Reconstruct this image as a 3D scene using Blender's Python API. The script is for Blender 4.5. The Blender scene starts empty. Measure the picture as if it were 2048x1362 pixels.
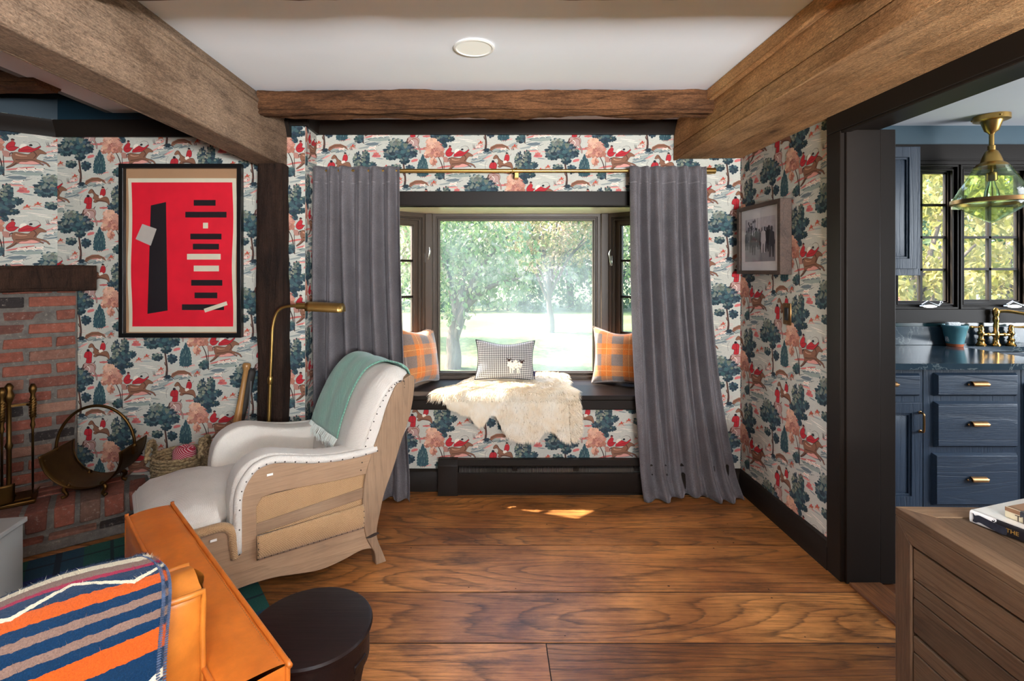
import bpy, bmesh, math, random
from mathutils import Vector, Matrix, noise as mnoise
PI = math.pi
SC = bpy.context.scene
COL = SC.collection
random.seed(7)

# ---------------------------------------------------------------- camera, sky, sun, added fill lamps, exposure
cam_d = bpy.data.cameras.new('camera')
cam = bpy.data.objects.new('camera', cam_d)
COL.objects.link(cam)
cam.location = (0, 0, 1.4)
cam.rotation_euler = (PI / 2, 0, 0)
cam_d.sensor_width = 36
cam_d.lens = 18
cam_d.shift_x = 39 / 2048
cam_d.shift_y = -140 / 2048
cam_d.clip_start = 0.05
SC.camera = cam

world = bpy.data.worlds.new('sky')
SC.world = world
world.use_nodes = True
wn = world.node_tree
bg = wn.nodes['Background']
sky = wn.nodes.new('ShaderNodeTexSky')
sky.sky_type = 'NISHITA'
sky.sun_disc = False
sky.sun_elevation = math.radians(49)
sky.sun_rotation = math.radians(-75)
sky.air_density = 1.0
sky.dust_density = 3.0
wn.links.new(sky.outputs[0], bg.inputs[0])
bg.inputs[1].default_value = 0.80

def lamp(name, kind, loc, direction, energy, color=(1, 1, 1), **kw):
    d = bpy.data.lights.new(name, kind)
    d.energy = energy
    d.color = color
    for k, v in kw.items():
        setattr(d, k, v)
    o = bpy.data.objects.new(name, d)
    COL.objects.link(o)
    o.location = loc
    o.rotation_euler = Vector(direction).to_track_quat('-Z', 'Y').to_euler()
    return o

SUN_FROM = Vector((-0.83, 0.28, 1.0))
lamp('sun', 'SUN', (-6, 6, 8), -SUN_FROM, 12.0, (1.0, 0.94, 0.82), angle=math.radians(0.6))
# unseen fill lamps, added: rear one aimed at the ceiling, one in the kitchen
lamp('rear_ceiling_fill', 'AREA', (1.0, -1.84, 1.35), (0.0, 0.32, 1), 420, (0.93, 0.97, 1.0), shape='RECTANGLE', size=1.1, size_y=0.9)
lamp('kitchen_side_fill', 'AREA', (5.15, 1.3, 1.5), (-1, 0, 0), 80, (0.92, 0.96, 1.0), shape='RECTANGLE', size=1.8, size_y=1.4)
SC.view_settings.view_transform = 'Standard'
SC.view_settings.look = 'None'
SC.view_settings.gamma = 1.0
SC.view_settings.use_curve_mapping = False
SC.view_settings.exposure = 0.86
SC.cycles.max_bounces = 8
SC.cycles.diffuse_bounces = 5
SC.cycles.glossy_bounces = 3
SC.cycles.transparent_max_bounces = 12
SC.cycles.transmission_bounces = 6
SC.cycles.caustics_reflective = False
SC.cycles.caustics_refractive = False
SC.cycles.sample_clamp_indirect = 6.0

# ---------------------------------------------------------------- helpers
def lin(c):
    r = []
    for v in c[:3]:
        v = v / 255.0
        r.append(v / 12.92 if v <= 0.04045 else ((v + 0.055) / 1.055) ** 2.4)
    return (r[0], r[1], r[2], 1.0)

def tag(o, label, cat, group=None, kind=None):
    o['label'] = label
    o['category'] = cat
    if group:
        o['group'] = group
    if kind:
        o['kind'] = kind
    return o

def thing(name, label, cat, loc=(0, 0, 0), rotz=0.0, group=None):
    o = bpy.data.objects.new(name, None)
    COL.objects.link(o)
    o.empty_display_size = 0.05
    o.location = loc
    o.rotation_euler = (0, 0, rotz)
    return tag(o, label, cat, group)

def struct(o):
    o['kind'] = 'structure'
    return o

def copy_tree(o, parent=None):
    kids = [c for c in COL.objects if c.parent == o]
    c = o.copy()
    COL.objects.link(c)
    c.parent = parent
    for k in kids:
        copy_tree(k, c)
    return c

def P(px, py, d):
    return Vector(((px - 985) * d / 1024.0, d, 1.4 - (py - 541) * d / 1024.0))

class MB:
    """collects shapes, then links them as ONE mesh object"""
    def __init__(self):
        self.v, self.f, self.r, self.mi, self.uv = [], [], [], [], {}
        self.cur = 0.0
        self.m = 0
    def add(self, verts, faces):
        b = len(self.v)
        self.v.extend([tuple(p) for p in verts])
        for f in faces:
            self.f.append(tuple(i + b for i in f))
            self.r.append(self.cur)
            self.mi.append(self.m)
        return b
    def box(self, x0, x1, y0, y1, z0, z1, M=None):
        vs = [Vector(p) for p in ((x0, y0, z0), (x1, y0, z0), (x1, y1, z0), (x0, y1, z0), (x0, y0, z1), (x1, y0, z1), (x1, y1, z1), (x0, y1, z1))]
        if M is not None:
            vs = [M @ p for p in vs]
        self.add(vs, [(3, 2, 1, 0), (4, 5, 6, 7), (0, 1, 5, 4), (1, 2, 6, 5), (2, 3, 7, 6), (3, 0, 4, 7)])
    def extrude(self, pts, a0, a1, mp):
        """2D outline pts extruded along the third axis; mp(u, v, a) -> xyz"""
        n = len(pts)
        vs = [mp(u, v, a0) for u, v in pts] + [mp(u, v, a1) for u, v in pts]
        fs = [tuple(range(n))[::-1], tuple(range(n, 2 * n))]
        fs += [(i, (i + 1) % n, n + (i + 1) % n, n + i) for i in range(n)]
        self.add(vs, fs)
    def ring(self, outer, inner, a0, a1, mp):
        n = len(outer)
        vs = [mp(u, v, a) for a in (a0, a1) for L in (outer, inner) for u, v in L]
        fs = []
        for i in range(n):
            j = (i + 1) % n
            fs += [(i, j, n + j, n + i), (2 * n + i, 3 * n + i, 3 * n + j, 2 * n + j),
                   (i, 2 * n + i, 2 * n + j, j), (n + i, n + j, 3 * n + j, 3 * n + i)]
        self.add(vs, fs)
    def lathe(self, prof, c=(0, 0, 0), seg=24, M=None, cap=True):
        vs, fs = [], []
        c = Vector(c)
        for r, z in prof:
            for i in range(seg):
                a = 2 * PI * i / seg
                p = Vector((r * math.cos(a), r * math.sin(a), z))
                vs.append((M @ p if M is not None else p) + c)
        for k in range(len(prof) - 1):
            for i in range(seg):
                j = (i + 1) % seg
                fs.append((k * seg + i, k * seg + j, (k + 1) * seg + j, (k + 1) * seg + i))
        if cap:
            fs.append(tuple(range(seg))[::-1])
            b = (len(prof) - 1) * seg
            fs.append(tuple(range(b, b + seg)))
        self.add(vs, fs)
    def tube(self, pts, rad, seg=10, closed=False, flat=None):
        pts = [Vector(p) for p in pts]
        n = len(pts)
        rads = rad if isinstance(rad, (list, tuple)) else [rad] * n
        vs, fs = [], []
        up = None
        for i, p in enumerate(pts):
            if closed:
                t = pts[(i + 1) % n] - pts[i - 1]
            else:
                t = pts[min(i + 1, n - 1)] - pts[max(i - 1, 0)]
            if t.length < 1e-9:
                t = Vector((0, 0, 1))
            t.normalize()
            if up is None:
                up = Vector((0, 0, 1)) if abs(t.z) < 0.9 else Vector((1, 0, 0))
            x = t.cross(up)
            if x.length < 1e-6:
                x = t.cross(Vector((0, 1, 0)))
            x.normalize()
            y = x.cross(t).normalized()
            up = y
            for k in range(seg):
                a = 2 * PI * k / seg
                ky = 1.0 if flat is None else flat
                vs.append(p + rads[i] * (math.cos(a) * x + ky * math.sin(a) * y))
        m = n if closed else n - 1
        for i in range(m):
            ii = (i + 1) % n
            for k in range(seg):
                kk = (k + 1) % seg
                fs.append((i * seg + k, ii * seg + k, ii * seg + kk, i * seg + kk))
        if not closed:
            fs.append(tuple(range(seg)))
            fs.append(tuple(range((n - 1) * seg, n * seg))[::-1])
        self.add(vs, fs)
    def cyl(self, p0, p1, r, seg=16):
        self.tube([p0, p1], r, seg)
    def grid(self, nu, nv, fn, uvfn=None, close_u=False):
        """fn(i/(nu-1), j/(nv-1)) -> point"""
        vs = [fn(i / (nu - 1), j / (nv - 1)) for j in range(nv) for i in range(nu)]
        fs = []
        for j in range(nv - 1):
            for i in range(nu - 1):
                fs.append((j * nu + i, j * nu + i + 1, (j + 1) * nu + i + 1, (j + 1) * nu + i))
        b = self.add(vs, fs)
        if uvfn:
            for j in range(nv):
                for i in range(nu):
                    self.uv[b + j * nu + i] = uvfn(i / (nu - 1), j / (nv - 1))
        return b
    def ball(self, c, rx, ry=None, rz=None, seg=14, rings=8):
        ry = ry or rx
        rz = rz or rx
        c = Vector(c)
        vs = [c + Vector((0, 0, -rz))]
        for k in range(1, rings):
            t = -PI / 2 + PI * k / rings
            for i in range(seg):
                a = 2 * PI * i / seg
                vs.append(c + Vector((rx * math.cos(t) * math.cos(a), ry * math.cos(t) * math.sin(a), rz * math.sin(t))))
        vs.append(c + Vector((0, 0, rz)))
        fs = [(0, 1 + (i + 1) % seg, 1 + i) for i in range(seg)]
        for k in range(rings - 2):
            for i in range(seg):
                j = (i + 1) % seg
                fs.append((1 + k * seg + i, 1 + k * seg + j, 1 + (k + 1) * seg + j, 1 + (k + 1) * seg + i))
        top = len(vs) - 1
        b = 1 + (rings - 2) * seg
        fs += [(b + i, b + (i + 1) % seg, top) for i in range(seg)]
        self.add(vs, fs)
    def build(self, name, mat, parent=None, smooth=40, bevel=0.0, bseg=2, sub=0, solid=0.0, label=None, offset=-1):
        me = bpy.data.meshes.new(name)
        me.from_pydata(self.v, [], self.f)
        mats = mat if isinstance(mat, (list, tuple)) else [mat]
        for m in mats:
            me.materials.append(m)
        if len(mats) > 1:
            me.polygons.foreach_set('material_index', self.mi)
        if any(self.r):
            at = me.attributes.new('rnd', 'FLOAT', 'FACE')
            at.data.foreach_set('value', self.r)
        if self.uv:
            ul = me.uv_layers.new(name='UVMap')
            for L in me.loops:
                ul.data[L.index].uv = self.uv.get(L.vertex_index, (0, 0))
        me.update()
        bm = bmesh.new()
        bm.from_mesh(me)
        if smooth != 'keep':
            bmesh.ops.recalc_face_normals(bm, faces=bm.faces)
        bm.to_mesh(me)
        bm.free()
        if smooth and smooth != 'keep':
            me.polygons.foreach_set('use_smooth', [True] * len(me.polygons))
            me.set_sharp_from_angle(angle=math.radians(smooth))
        o = bpy.data.objects.new(name, me)
        COL.objects.link(o)
        if parent is not None:
            o.parent = parent
        if solid:
            m = o.modifiers.new('solid', 'SOLIDIFY')
            m.thickness = solid
            m.offset = offset
        if bevel:
            m = o.modifiers.new('bevel', 'BEVEL')
            m.width = bevel
            m.segments = bseg
            m.limit_method = 'ANGLE'
            m.angle_limit = math.radians(35)
        if sub:
            m = o.modifiers.new('sub', 'SUBSURF')
            m.levels = sub
            m.render_levels = sub
        if label:
            o['label'] = label
        return o

XZ = lambda u, v, a: (u, a, v)      # outline in x-z, extruded along y
YZ = lambda u, v, a: (a, u, v)
XY = lambda u, v, a: (u, v, a)

def rect(x0, x1, y0, y1):
    return [(x0, y0), (x1, y0), (x1, y1), (x0, y1)]

def lerp_tab(tab, x):
    if x <= tab[0][0]:
        return tab[0][1]
    for (a, b), (c, d) in zip(tab, tab[1:]):
        if x <= c:
            return b + (d - b) * (x - a) / (c - a)
    return tab[-1][1]

def smooth_path(pts, n=6, closed=False):
    """Catmull-Rom through pts"""
    P_ = [Vector(p) for p in pts]
    out = []
    m = len(P_)
    rng = range(m) if closed else range(m - 1)
    for i in rng:
        p0 = P_[i - 1] if (closed or i > 0) else P_[0]
        p1, p2 = P_[i], P_[(i + 1) % m]
        p3 = P_[(i + 2) % m] if (closed or i + 2 < m) else P_[-1]
        for k in range(n):
            t = k / n
            out.append(0.5 * ((2 * p1) + (p2 - p0) * t + (2 * p0 - 5 * p1 + 4 * p2 - p3) * t * t + (3 * p1 - p0 - 3 * p2 + p3) * t ** 3))
    if not closed:
        out.append(P_[-1])
    return out

def sp2(pts, n=6, closed=False):
    return [(p.x, p.y) for p in smooth_path([(a, b, 0) for a, b in pts], n, closed)]

# ---------------------------------------------------------------- materials
class NT:
    def __init__(self, name):
        self.mat = bpy.data.materials.new(name)
        self.mat.use_nodes = True
        self.t = self.mat.node_tree
        self.b = self.t.nodes['Principled BSDF']
        self.out = self.t.nodes['Material Output']
    def n(self, kind, **kw):
        nd = self.t.nodes.new('ShaderNode' + kind)
        for k, v in kw.items():
            setattr(nd, k, v)
        return nd
    def l(self, a, b):
        self.t.links.new(a, b)
    def val(self, x, sock):
        if hasattr(x, 'is_output'):
            self.l(x, sock)
        else:
            sock.default_value = x
    def coord(self, which='Object'):
        return self.n('TexCoord').outputs[which]
    def mapping(self, vec, scale=(1, 1, 1), loc=(0, 0, 0), rot=(0, 0, 0)):
        m = self.n('Mapping')
        self.l(vec, m.inputs[0])
        m.inputs['Scale'].default_value = scale
        m.inputs['Location'].default_value = loc
        m.inputs['Rotation'].default_value = rot
        return m.outputs[0]
    def noise(self, vec, scale=5, detail=3, rough=0.5, dist=0.0):
        m = self.n('TexNoise')
        self.l(vec, m.inputs['Vector'])
        m.inputs['Scale'].default_value = scale
        m.inputs['Detail'].default_value = detail
        m.inputs['Roughness'].default_value = rough
        m.inputs['Distortion'].default_value = dist
        return m.outputs[0]
    def math(self, op, a, b=0.0, c=0.0, clamp=False):
        m = self.n('Math', operation=op, use_clamp=clamp)
        self.val(a, m.inputs[0])
        self.val(b, m.inputs[1])
        if op in ('MULTIPLY_ADD', 'COMPARE', 'WRAP', 'SMOOTH_MIN'):
            self.val(c, m.inputs[2])
        return m.outputs[0]
    def mix(self, fac, a, b, blend='MIX'):
        m = self.n('Mix', data_type='RGBA', blend_type=blend)
        self.val(fac, m.inputs[0])
        self.val(a, m.inputs[6])
        self.val(b, m.inputs[7])
        return m.outputs[2]
    def ramp(self, fac, stops, interp='LINEAR'):
        m = self.n('ValToRGB')
        self.l(fac, m.inputs[0])
        cr = m.color_ramp
        cr.interpolation = interp
        while len(cr.elements) < len(stops):
            cr.elements.new(0.5)
        for e, (p, c) in zip(cr.elements, stops):
            e.position = p
            e.color = c if len(c) == 4 else (c[0], c[1], c[2], 1)
        return m.outputs[0]
    def sep(self, vec):
        m = self.n('SeparateXYZ')
        self.l(vec, m.inputs[0])
        return m.outputs
    def bump(self, h, strength=0.3, dist=0.01):
        m = self.n('Bump')
        m.inputs['Strength'].default_value = strength
        m.inputs['Distance'].default_value = dist
        self.l(h, m.inputs['Height'])
        self.l(m.outputs[0], self.b.inputs['Normal'])
        return m.outputs[0]
    def set(self, **kw):
        for k, v in kw.items():
            self.val(v, self.b.inputs[k.replace('_', ' ')])
        return self.mat

def simple(name, col, rough=0.6, metal=0.0, var=0.12, vs=6.0, bump=0.0, bs=60.0, bd=0.002, sheen=0.0, coat=0.0, spec=0.5, stretch=(1, 1, 1), emit=None):
    k = NT(name)
    co = k.mapping(k.coord(), stretch)
    c = lin(col)
    if var:
        nz = k.noise(co, vs, 4, 0.6)
        f = k.ramp(nz, [(0.25, (1 - var,) * 3), (0.75, (1 + var,) * 3)])
        k.val(k.mix(1.0, c, f, 'MULTIPLY'), k.b.inputs['Base Color'])
    else:
        k.b.inputs['Base Color'].default_value = c
    k.set(Roughness=rough, Metallic=metal)
    k.b.inputs['Specular IOR Level'].default_value = spec
    if sheen:
        k.b.inputs['Sheen Weight'].default_value = sheen
        k.b.inputs['Sheen Roughness'].default_value = 0.4
    if coat:
        k.b.inputs['Coat Weight'].default_value = coat
        k.b.inputs['Coat Roughness'].default_value = 0.15
    if bump:
        k.bump(k.noise(co, bs, 3, 0.6), bump, bd)
    return k.mat

def wood(name, light, mid, dark, axis='X', along=0.7, across=7.0, rings=9.0, ringamt=0.55, rough=0.5, blotch=0.5, bump=0.25, coat=0.0, fibre=0.5, saw=0.0, knots=0.0, spec=0.4):
    """cathedral grain (contours of a stretched noise), pores, fibres, worn patches and optional knots; plank offset from 'rnd'"""
    k = NT(name)
    co = k.coord()
    at = k.n('Attribute', attribute_name='rnd')
    off = k.n('VectorMath', operation='SCALE')
    k.l(at.outputs['Vector'], off.inputs[0])
    off.inputs['Scale'].default_value = 37.0
    add = k.n('VectorMath', operation='ADD')
    k.l(co, add.inputs[0])
    k.l(off.outputs[0], add.inputs[1])
    v = add.outputs[0]
    def ax(a, b):
        return {'X': (a, b, b), 'Y': (b, a, b), 'Z': (b, b, a)}[axis]
    n1 = k.noise(k.mapping(v, ax(along, across)), 0.55, 1.5, 0.4, 0.25)
    wob = k.noise(k.mapping(v, ax(9, 60)), 1.0, 2, 0.5)
    ph = k.math('FRACT', k.math('ADD', k.math('MULTIPLY', n1, rings * 1.6), k.math('MULTIPLY', wob, 0.35)))
    line = k.ramp(ph, [(0.0, (1, 1, 1)), (0.07, (0.75,) * 3), (0.20, (0.22,) * 3), (0.45, (0.04,) * 3), (0.93, (0.0,) * 3), (1.0, (1.0,) * 3)])
    fib = k.noise(k.mapping(v, ax(5, 150)), 1.0, 4, 0.75)
    pore = k.noise(k.mapping(v, ax(14, 320)), 1.0, 2, 0.6)
    big = k.noise(v, 1.9, 4, 0.6)
    st = k.noise(k.mapping(v, ax(1.3, 4.5)), 2.2, 6, 0.7)
    base = k.mix(k.ramp(big, [(0.35, (0, 0, 0)), (0.65, (1, 1, 1))]), lin(light), lin(mid))
    lm = k.math('MULTIPLY', line, k.math('MULTIPLY_ADD', k.ramp(pore, [(0.35, (0, 0, 0)), (0.6, (1, 1, 1))]), 0.6, 0.4))
    base = k.mix(k.math('MULTIPLY', k.ramp(fib, [(0.42, (0, 0, 0)), (0.66, (1, 1, 1))]), fibre), base, lin(dark))
    base = k.mix(k.math('MULTIPLY', lm, ringamt), base, lin([c * 0.8 for c in dark]))
    patch = k.ramp(st, [(0.50, (0, 0, 0)), (0.70, (1, 1, 1))])
    base = k.mix(k.math('MULTIPLY', patch, blotch), base, lin([c * 0.62 for c in dark]))
    h = k.math('SUBTRACT', k.math('MULTIPLY', fib, 0.7), k.math('MULTIPLY', lm, 0.5))
    if knots:
        vo = k.n('TexVoronoi')
        k.l(k.mapping(v, ax(1.7, 4.2)), vo.inputs['Vector'])
        vo.inputs['Scale'].default_value = 1.0
        kn = k.ramp(k.math('ADD', vo.outputs['Distance'], k.math('MULTIPLY', wob, 0.08)), [(0.06, (1, 1, 1)), (0.14, (0.35,) * 3), (0.24, (0, 0, 0))])
        base = k.mix(k.math('MULTIPLY', kn, knots), base, lin([c * 0.5 for c in dark]))
    if saw:
        sp = k.noise(k.mapping(v, ax(70, 210)), 1.0, 3, 0.8)
        base = k.mix(1.0, base, k.ramp(sp, [(0.35, (1 - saw,) * 3), (0.65, (1 + saw * 0.7,) * 3)]), 'MULTIPLY')
        h = k.math('ADD', h, k.math('MULTIPLY', sp, 1.2))
    tone = k.ramp(k.math('FRACT', k.math('MULTIPLY', at.outputs['Fac'], 7.31)), [(0.0, (0.70,) * 3), (1.0, (1.18,) * 3)])
    base = k.mix(1.0, base, tone, 'MULTIPLY')
    k.val(base, k.b.inputs['Base Color'])
    k.val(k.math('MULTIPLY_ADD', fib, 0.25, rough - 0.12), k.b.inputs['Roughness'])
    k.b.inputs['Specular IOR Level'].default_value = spec
    if coat:
        k.b.inputs['Coat Weight'].default_value = coat
        k.b.inputs['Coat Roughness'].default_value = 0.25
    if bump:
        k.bump(k.math('ADD', h, k.math('MULTIPLY', st, 0.6)), bump, 0.006)
    return k.mat

def weave(name, col, col2, scale=420.0, rough=0.9, sheen=0.2, bump=0.5, var=0.1):
    k = NT(name)
    co = k.coord()
    x, y, z = k.sep(co)
    sx = k.math('SINE', k.math('MULTIPLY', k.math('ADD', x, y), scale * 1.0))
    sz = k.math('SINE', k.math('MULTIPLY', k.math('SUBTRACT', z, k.math('MULTIPLY', y, 0.6)), scale))
    w = k.math('MULTIPLY_ADD', k.math('MULTIPLY', sx, sz), 0.5, 0.5)
    nz = k.noise(co, 9, 4, 0.6)
    fine = k.noise(co, 260, 2, 0.6)
    c = k.mix(k.math('MULTIPLY_ADD', fine, 0.9, k.math('MULTIPLY', w, 0.25), clamp=True), lin(col2), lin(col))
    c = k.mix(1.0, c, k.ramp(nz, [(0.25, (1 - var,) * 3), (0.75, (1 + var,) * 3)]), 'MULTIPLY')
    k.val(c, k.b.inputs['Base Color'])
    k.set(Roughness=rough)
    k.b.inputs['Sheen Weight'].default_value = sheen
    k.b.inputs['Specular IOR Level'].default_value = 0.2
    k.bump(k.math('ADD', w, fine), bump, 0.0015)
    return k.mat

def glass_pane(name, dust=0.05, dcol=(218, 234, 240), streak=True):
    k = NT(name)
    co = k.coord()
    tr = k.n('BsdfTransparent')
    gl = k.n('BsdfGlossy')
    gl.inputs['Roughness'].default_value = 0.02
    df = k.n('BsdfTranslucent')
    df.inputs['Color'].default_value = lin(dcol)
    lw = k.n('LayerWeight')
    m1 = k.n('MixShader')
    k.l(k.math('MULTIPLY_ADD', k.math('POWER', lw.outputs['Facing'], 5.0), 0.3, 0.0008), m1.inputs[0])
    k.l(tr.outputs[0], m1.inputs[1])
    k.l(gl.outputs[0], m1.inputs[2])
    m2 = k.n('MixShader')
    a = k.noise(k.mapping(co, (1.2, 1.2, 0.9)), 1.6, 4, 0.6, 0.6)
    s = k.noise(k.mapping(co, (28, 28, 1.3)), 1.0, 4, 0.6, 0.3)
    f = k.math('MULTIPLY', k.ramp(a, [(0.3, (0.15,) * 3), (0.72, (1, 1, 1))]), k.math('MULTIPLY_ADD', s, 0.9, 0.55))
    k.l(k.math('MULTIPLY', f, dust), m2.inputs[0])
    k.l(m1.outputs[0], m2.inputs[1])
    k.l(df.outputs[0], m2.inputs[2])
    k.l(m2.outputs[0], k.out.inputs[0])
    return k.mat

def attr_mat(name, attr, rough=0.8, bump=0.0, spec=0.3):
    k = NT(name)
    a = k.n('Attribute', attribute_name=attr)
    nz = k.noise(k.coord(), 140, 3, 0.6)
    c = k.mix(1.0, a.outputs['Color'], k.ramp(nz, [(0.3, (0.93,) * 3), (0.7, (1.05,) * 3)]), 'MULTIPLY')
    k.val(c, k.b.inputs['Base Color'])
    k.set(Roughness=rough)
    k.b.inputs['Specular IOR Level'].default_value = spec
    return k.mat

# ---------------------------------------------------------------- the hunting-scene wallpaper (inked shapes in the wall meshes)
K_ = 0.000554          # metres per pattern unit
PITCH_U, PITCH_V = 0.5145, 0.461
PAPER = (198, 196, 184)
MOTIF = []             # (layer, colour, outline in pattern units, y down)
wr = random.Random(11)

def poly(layer, col, pts):
    MOTIF.append((layer, col, [(float(a), float(b)) for a, b in pts]))

def vary(col, a=10):
    d = wr.uniform(-a, a)
    return tuple(max(0, min(255, c + d + wr.uniform(-3, 3))) for c in col)

def blob(layer, col, cx, cy, rx, ry, k=9, deep=0.78, rot=0.0):
    pts = []
    ph = wr.uniform(0, 6.28)
    for i in range(k):
        a = ph + 2 * PI * i / k
        j = wr.uniform(0.86, 1.14)
        for da, rr in ((0, deep), (0.22, 0.98 * j), (0.5, 1.06 * j), (0.78, 0.98 * j)):
            t = a + da * 2 * PI / k
            x, y = rx * rr * math.cos(t), ry * rr * math.sin(t)
            pts.append((cx + x * math.cos(rot) - y * math.sin(rot), cy + x * math.sin(rot) + y * math.cos(rot)))
    poly(layer, vary(col, 6), pts)

def stroke(layer, col, pts, w0, w1=None, smooth=True):
    w1 = w0 if w1 is None else w1
    if smooth and len(pts) > 2:
        pts = sp2(pts, 5)
    L, R = [], []
    n = len(pts)
    for i, (x, y) in enumerate(pts):
        ax, ay = pts[max(i - 1, 0)]
        bx, by = pts[min(i + 1, n - 1)]
        d = math.hypot(bx - ax, by - ay) or 1
        w = (w0 + (w1 - w0) * i / (n - 1)) / 2
        L.append((x - (by - ay) / d * w, y + (bx - ax) / d * w))
        R.append((x + (by - ay) / d * w, y - (bx - ax) / d * w))
    poly(layer, col, L + R[::-1])

def sliver(layer, col, cx, cy, rx, ry, tilt=0.0):
    pts = []
    k = 16
    for i in range(k):
        a = 2 * PI * i / k
        j = wr.uniform(0.75, 1.1)
        x, y = rx * j * math.cos(a), ry * j * math.sin(a)
        pts.append((cx + x - y * tilt, cy + y + x * tilt))
    poly(layer, vary(col, 5), pts)

def inked(layer, col, pts):
    poly(layer, col, pts)
    stroke(layer + 1, (70, 50, 48), list(pts) + [pts[0]], 3.2, 3.2, False)

NAVY, TEAL, SAGE, MIST = (46, 62, 72), (68, 92, 96), (120, 126, 114), (162, 164, 148)
PINK, ROSE, RED, CRIM = (226, 152, 142), (206, 112, 108), (186, 44, 52), (140, 26, 38)
BRN, BRN2, UMB, TANP = (140, 96, 74), (96, 62, 50), (74, 54, 50), (196, 146, 120)
GREY, GREY2, CREAM = (156, 164, 158), (116, 128, 132), (238, 228, 212)

def clump(cx, cy, rx, ry, n, dark, mid, light, seed_k=9, lay=4):
    blob(lay, dark, cx, cy, rx, ry, max(7, int(seed_k * 1.4)), 0.82)
    for i in range(int(n * 1.5)):
        a, r = wr.uniform(0, 6.28), math.sqrt(wr.uniform(0.1, 1.0))
        x, y = cx + rx * 0.86 * r * math.cos(a), cy + ry * 0.86 * r * math.sin(a)
        lit = (-(x - cx) / rx * 0.5 - (y - cy) / ry * 0.8) + wr.uniform(-0.45, 0.45)
        c = light if lit > 0.32 else mid if lit > -0.25 else dark
        s = wr.uniform(0.12, 0.21) * min(rx, ry) + 6
        blob(lay + 1 + (i % 3), vary(c, 14), x, y, s * 1.15, s, 6, 0.72)

# ground washes
for cx, cy, rx, ry, t, c in ((930, 645, 120, 22, -0.25, GREY), (900, 690, 95, 10, -0.2, GREY2), (690, 850, 150, 26, 0.0, GREY), (610, 905, 90, 20, -0.1, GREY2),
                             (560, 940, 120, 12, -0.15, GREY), (1120, 560, 140, 26, 0.05, GREY), (1290, 500, 70, 16, -0.4, GREY), (740, 745, 130, 14, -0.1, GREY2),
                             (1000, 585, 60, 18, 0.1, GREY2), (860, 795, 60, 8, 0.1, GREY), (700, 240, 50, 5, 0.1, GREY2), (770, 390, 60, 7, 0, GREY)):
    sliver(1, c, cx, cy, rx, ry, t)
for cx, cy, rx, ry, t, c in ((310, 400, 52, 14, 0.0, ROSE), (225, 545, 90, 12, 0.0, ROSE), (1100, 262, 42, 16, -0.3, ROSE), (690, 735, 120, 22, -0.1, PINK),
                             (640, 805, 120, 10, -0.25, ROSE), (900, 530, 70, 12, -0.3, PINK), (930, 575, 60, 12, -0.5, PINK), (660, 215, 60, 14, 0, ROSE),
                             (590, 985, 90, 10, 0, PINK), (1150, 525, 110, 16, -0.05, PINK), (520, 750, 90, 12, -0.15, ROSE), (1010, 640, 60, 8, -0.5, PINK),
                             (740, 160, 40, 5, 0, PINK), (1240, 440, 60, 7, -0.2, PINK), (850, 610, 50, 6, -0.5, PINK)):
    sliver(2, c, cx, cy, rx, ry, t)
for cx, cy, rx, ry, t in ((770, 440, 100, 5, 0.12), (820, 465, 70, 4, 0.15), (650, 470, 60, 4, -0.1), (960, 730, 60, 4, 0.2), (420, 800, 40, 4, -0.2), (330, 470, 30, 4, 0)):
    sliver(1, CREAM, cx, cy, rx, ry, t)
for i in range(26):     # dry-brush hatching on the banks
    cx, cy = wr.choice(((930, 650), (690, 850), (1120, 560), (600, 900), (900, 690), (1010, 585)))
    x, y = cx + wr.uniform(-110, 110), cy + wr.uniform(-24, 24)
    stroke(3, vary(wr.choice((GREY2, NAVY, TEAL)), 15), [(x - 26, y + 9), (x + 26, y - 9)], 6, 2, False)
# rosy bush
blob(3, ROSE, 660, 190, 34, 22, 7)
blob(4, (190, 96, 96), 640, 205, 26, 14, 6)
blob(3, ROSE, 690, 208, 22, 12, 6)
# hedge they jump
pts = [(1030, 560), (1050, 520), (1110, 490), (1180, 488), (1240, 515), (1270, 560), (1240, 545), (1170, 528), (1100, 535), (1060, 565)]
poly(3, BRN, pts)
stroke(4, BRN2, [(1050, 540), (1120, 508), (1200, 505), (1250, 535)], 7, 3)
# large oak
stroke(3, UMB, [(960, 200), (972, 300), (985, 400), (992, 480), (985, 560)], 16, 26)
stroke(3, BRN, [(968, 300), (978, 400), (986, 500)], 5, 6)
stroke(3, UMB, [(975, 330), (940, 250), (900, 220)], 9, 4)
stroke(3, UMB, [(972, 300), (1010, 240), (1050, 200)], 8, 4)
stroke(3, UMB, [(985, 440), (972, 425), (968, 400)], 8, 10)
stroke(3, UMB, [(990, 540), (1040, 560), (1080, 590)], 14, 3)
stroke(3, UMB, [(985, 545), (940, 570)], 16, 4)
blob(4, NAVY, 1000, 560, 34, 22, 6)
clump(940, 140, 178, 92, 40, NAVY, TEAL, SAGE, 12)
clump(830, 190, 92, 70, 16, NAVY, TEAL, SAGE, 9)
clump(890, 60, 96, 52, 16, TEAL, SAGE, MIST, 8)
clump(1060, 180, 80, 60, 14, NAVY, TEAL, SAGE, 8)
clump(985, 262, 62, 44, 9, NAVY, TEAL, SAGE, 7)
clump(885, 350, 66, 44, 10, NAVY, TEAL, SAGE, 7)
clump(1048, 362, 56, 52, 10, NAVY, NAVY, TEAL, 7)
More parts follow.
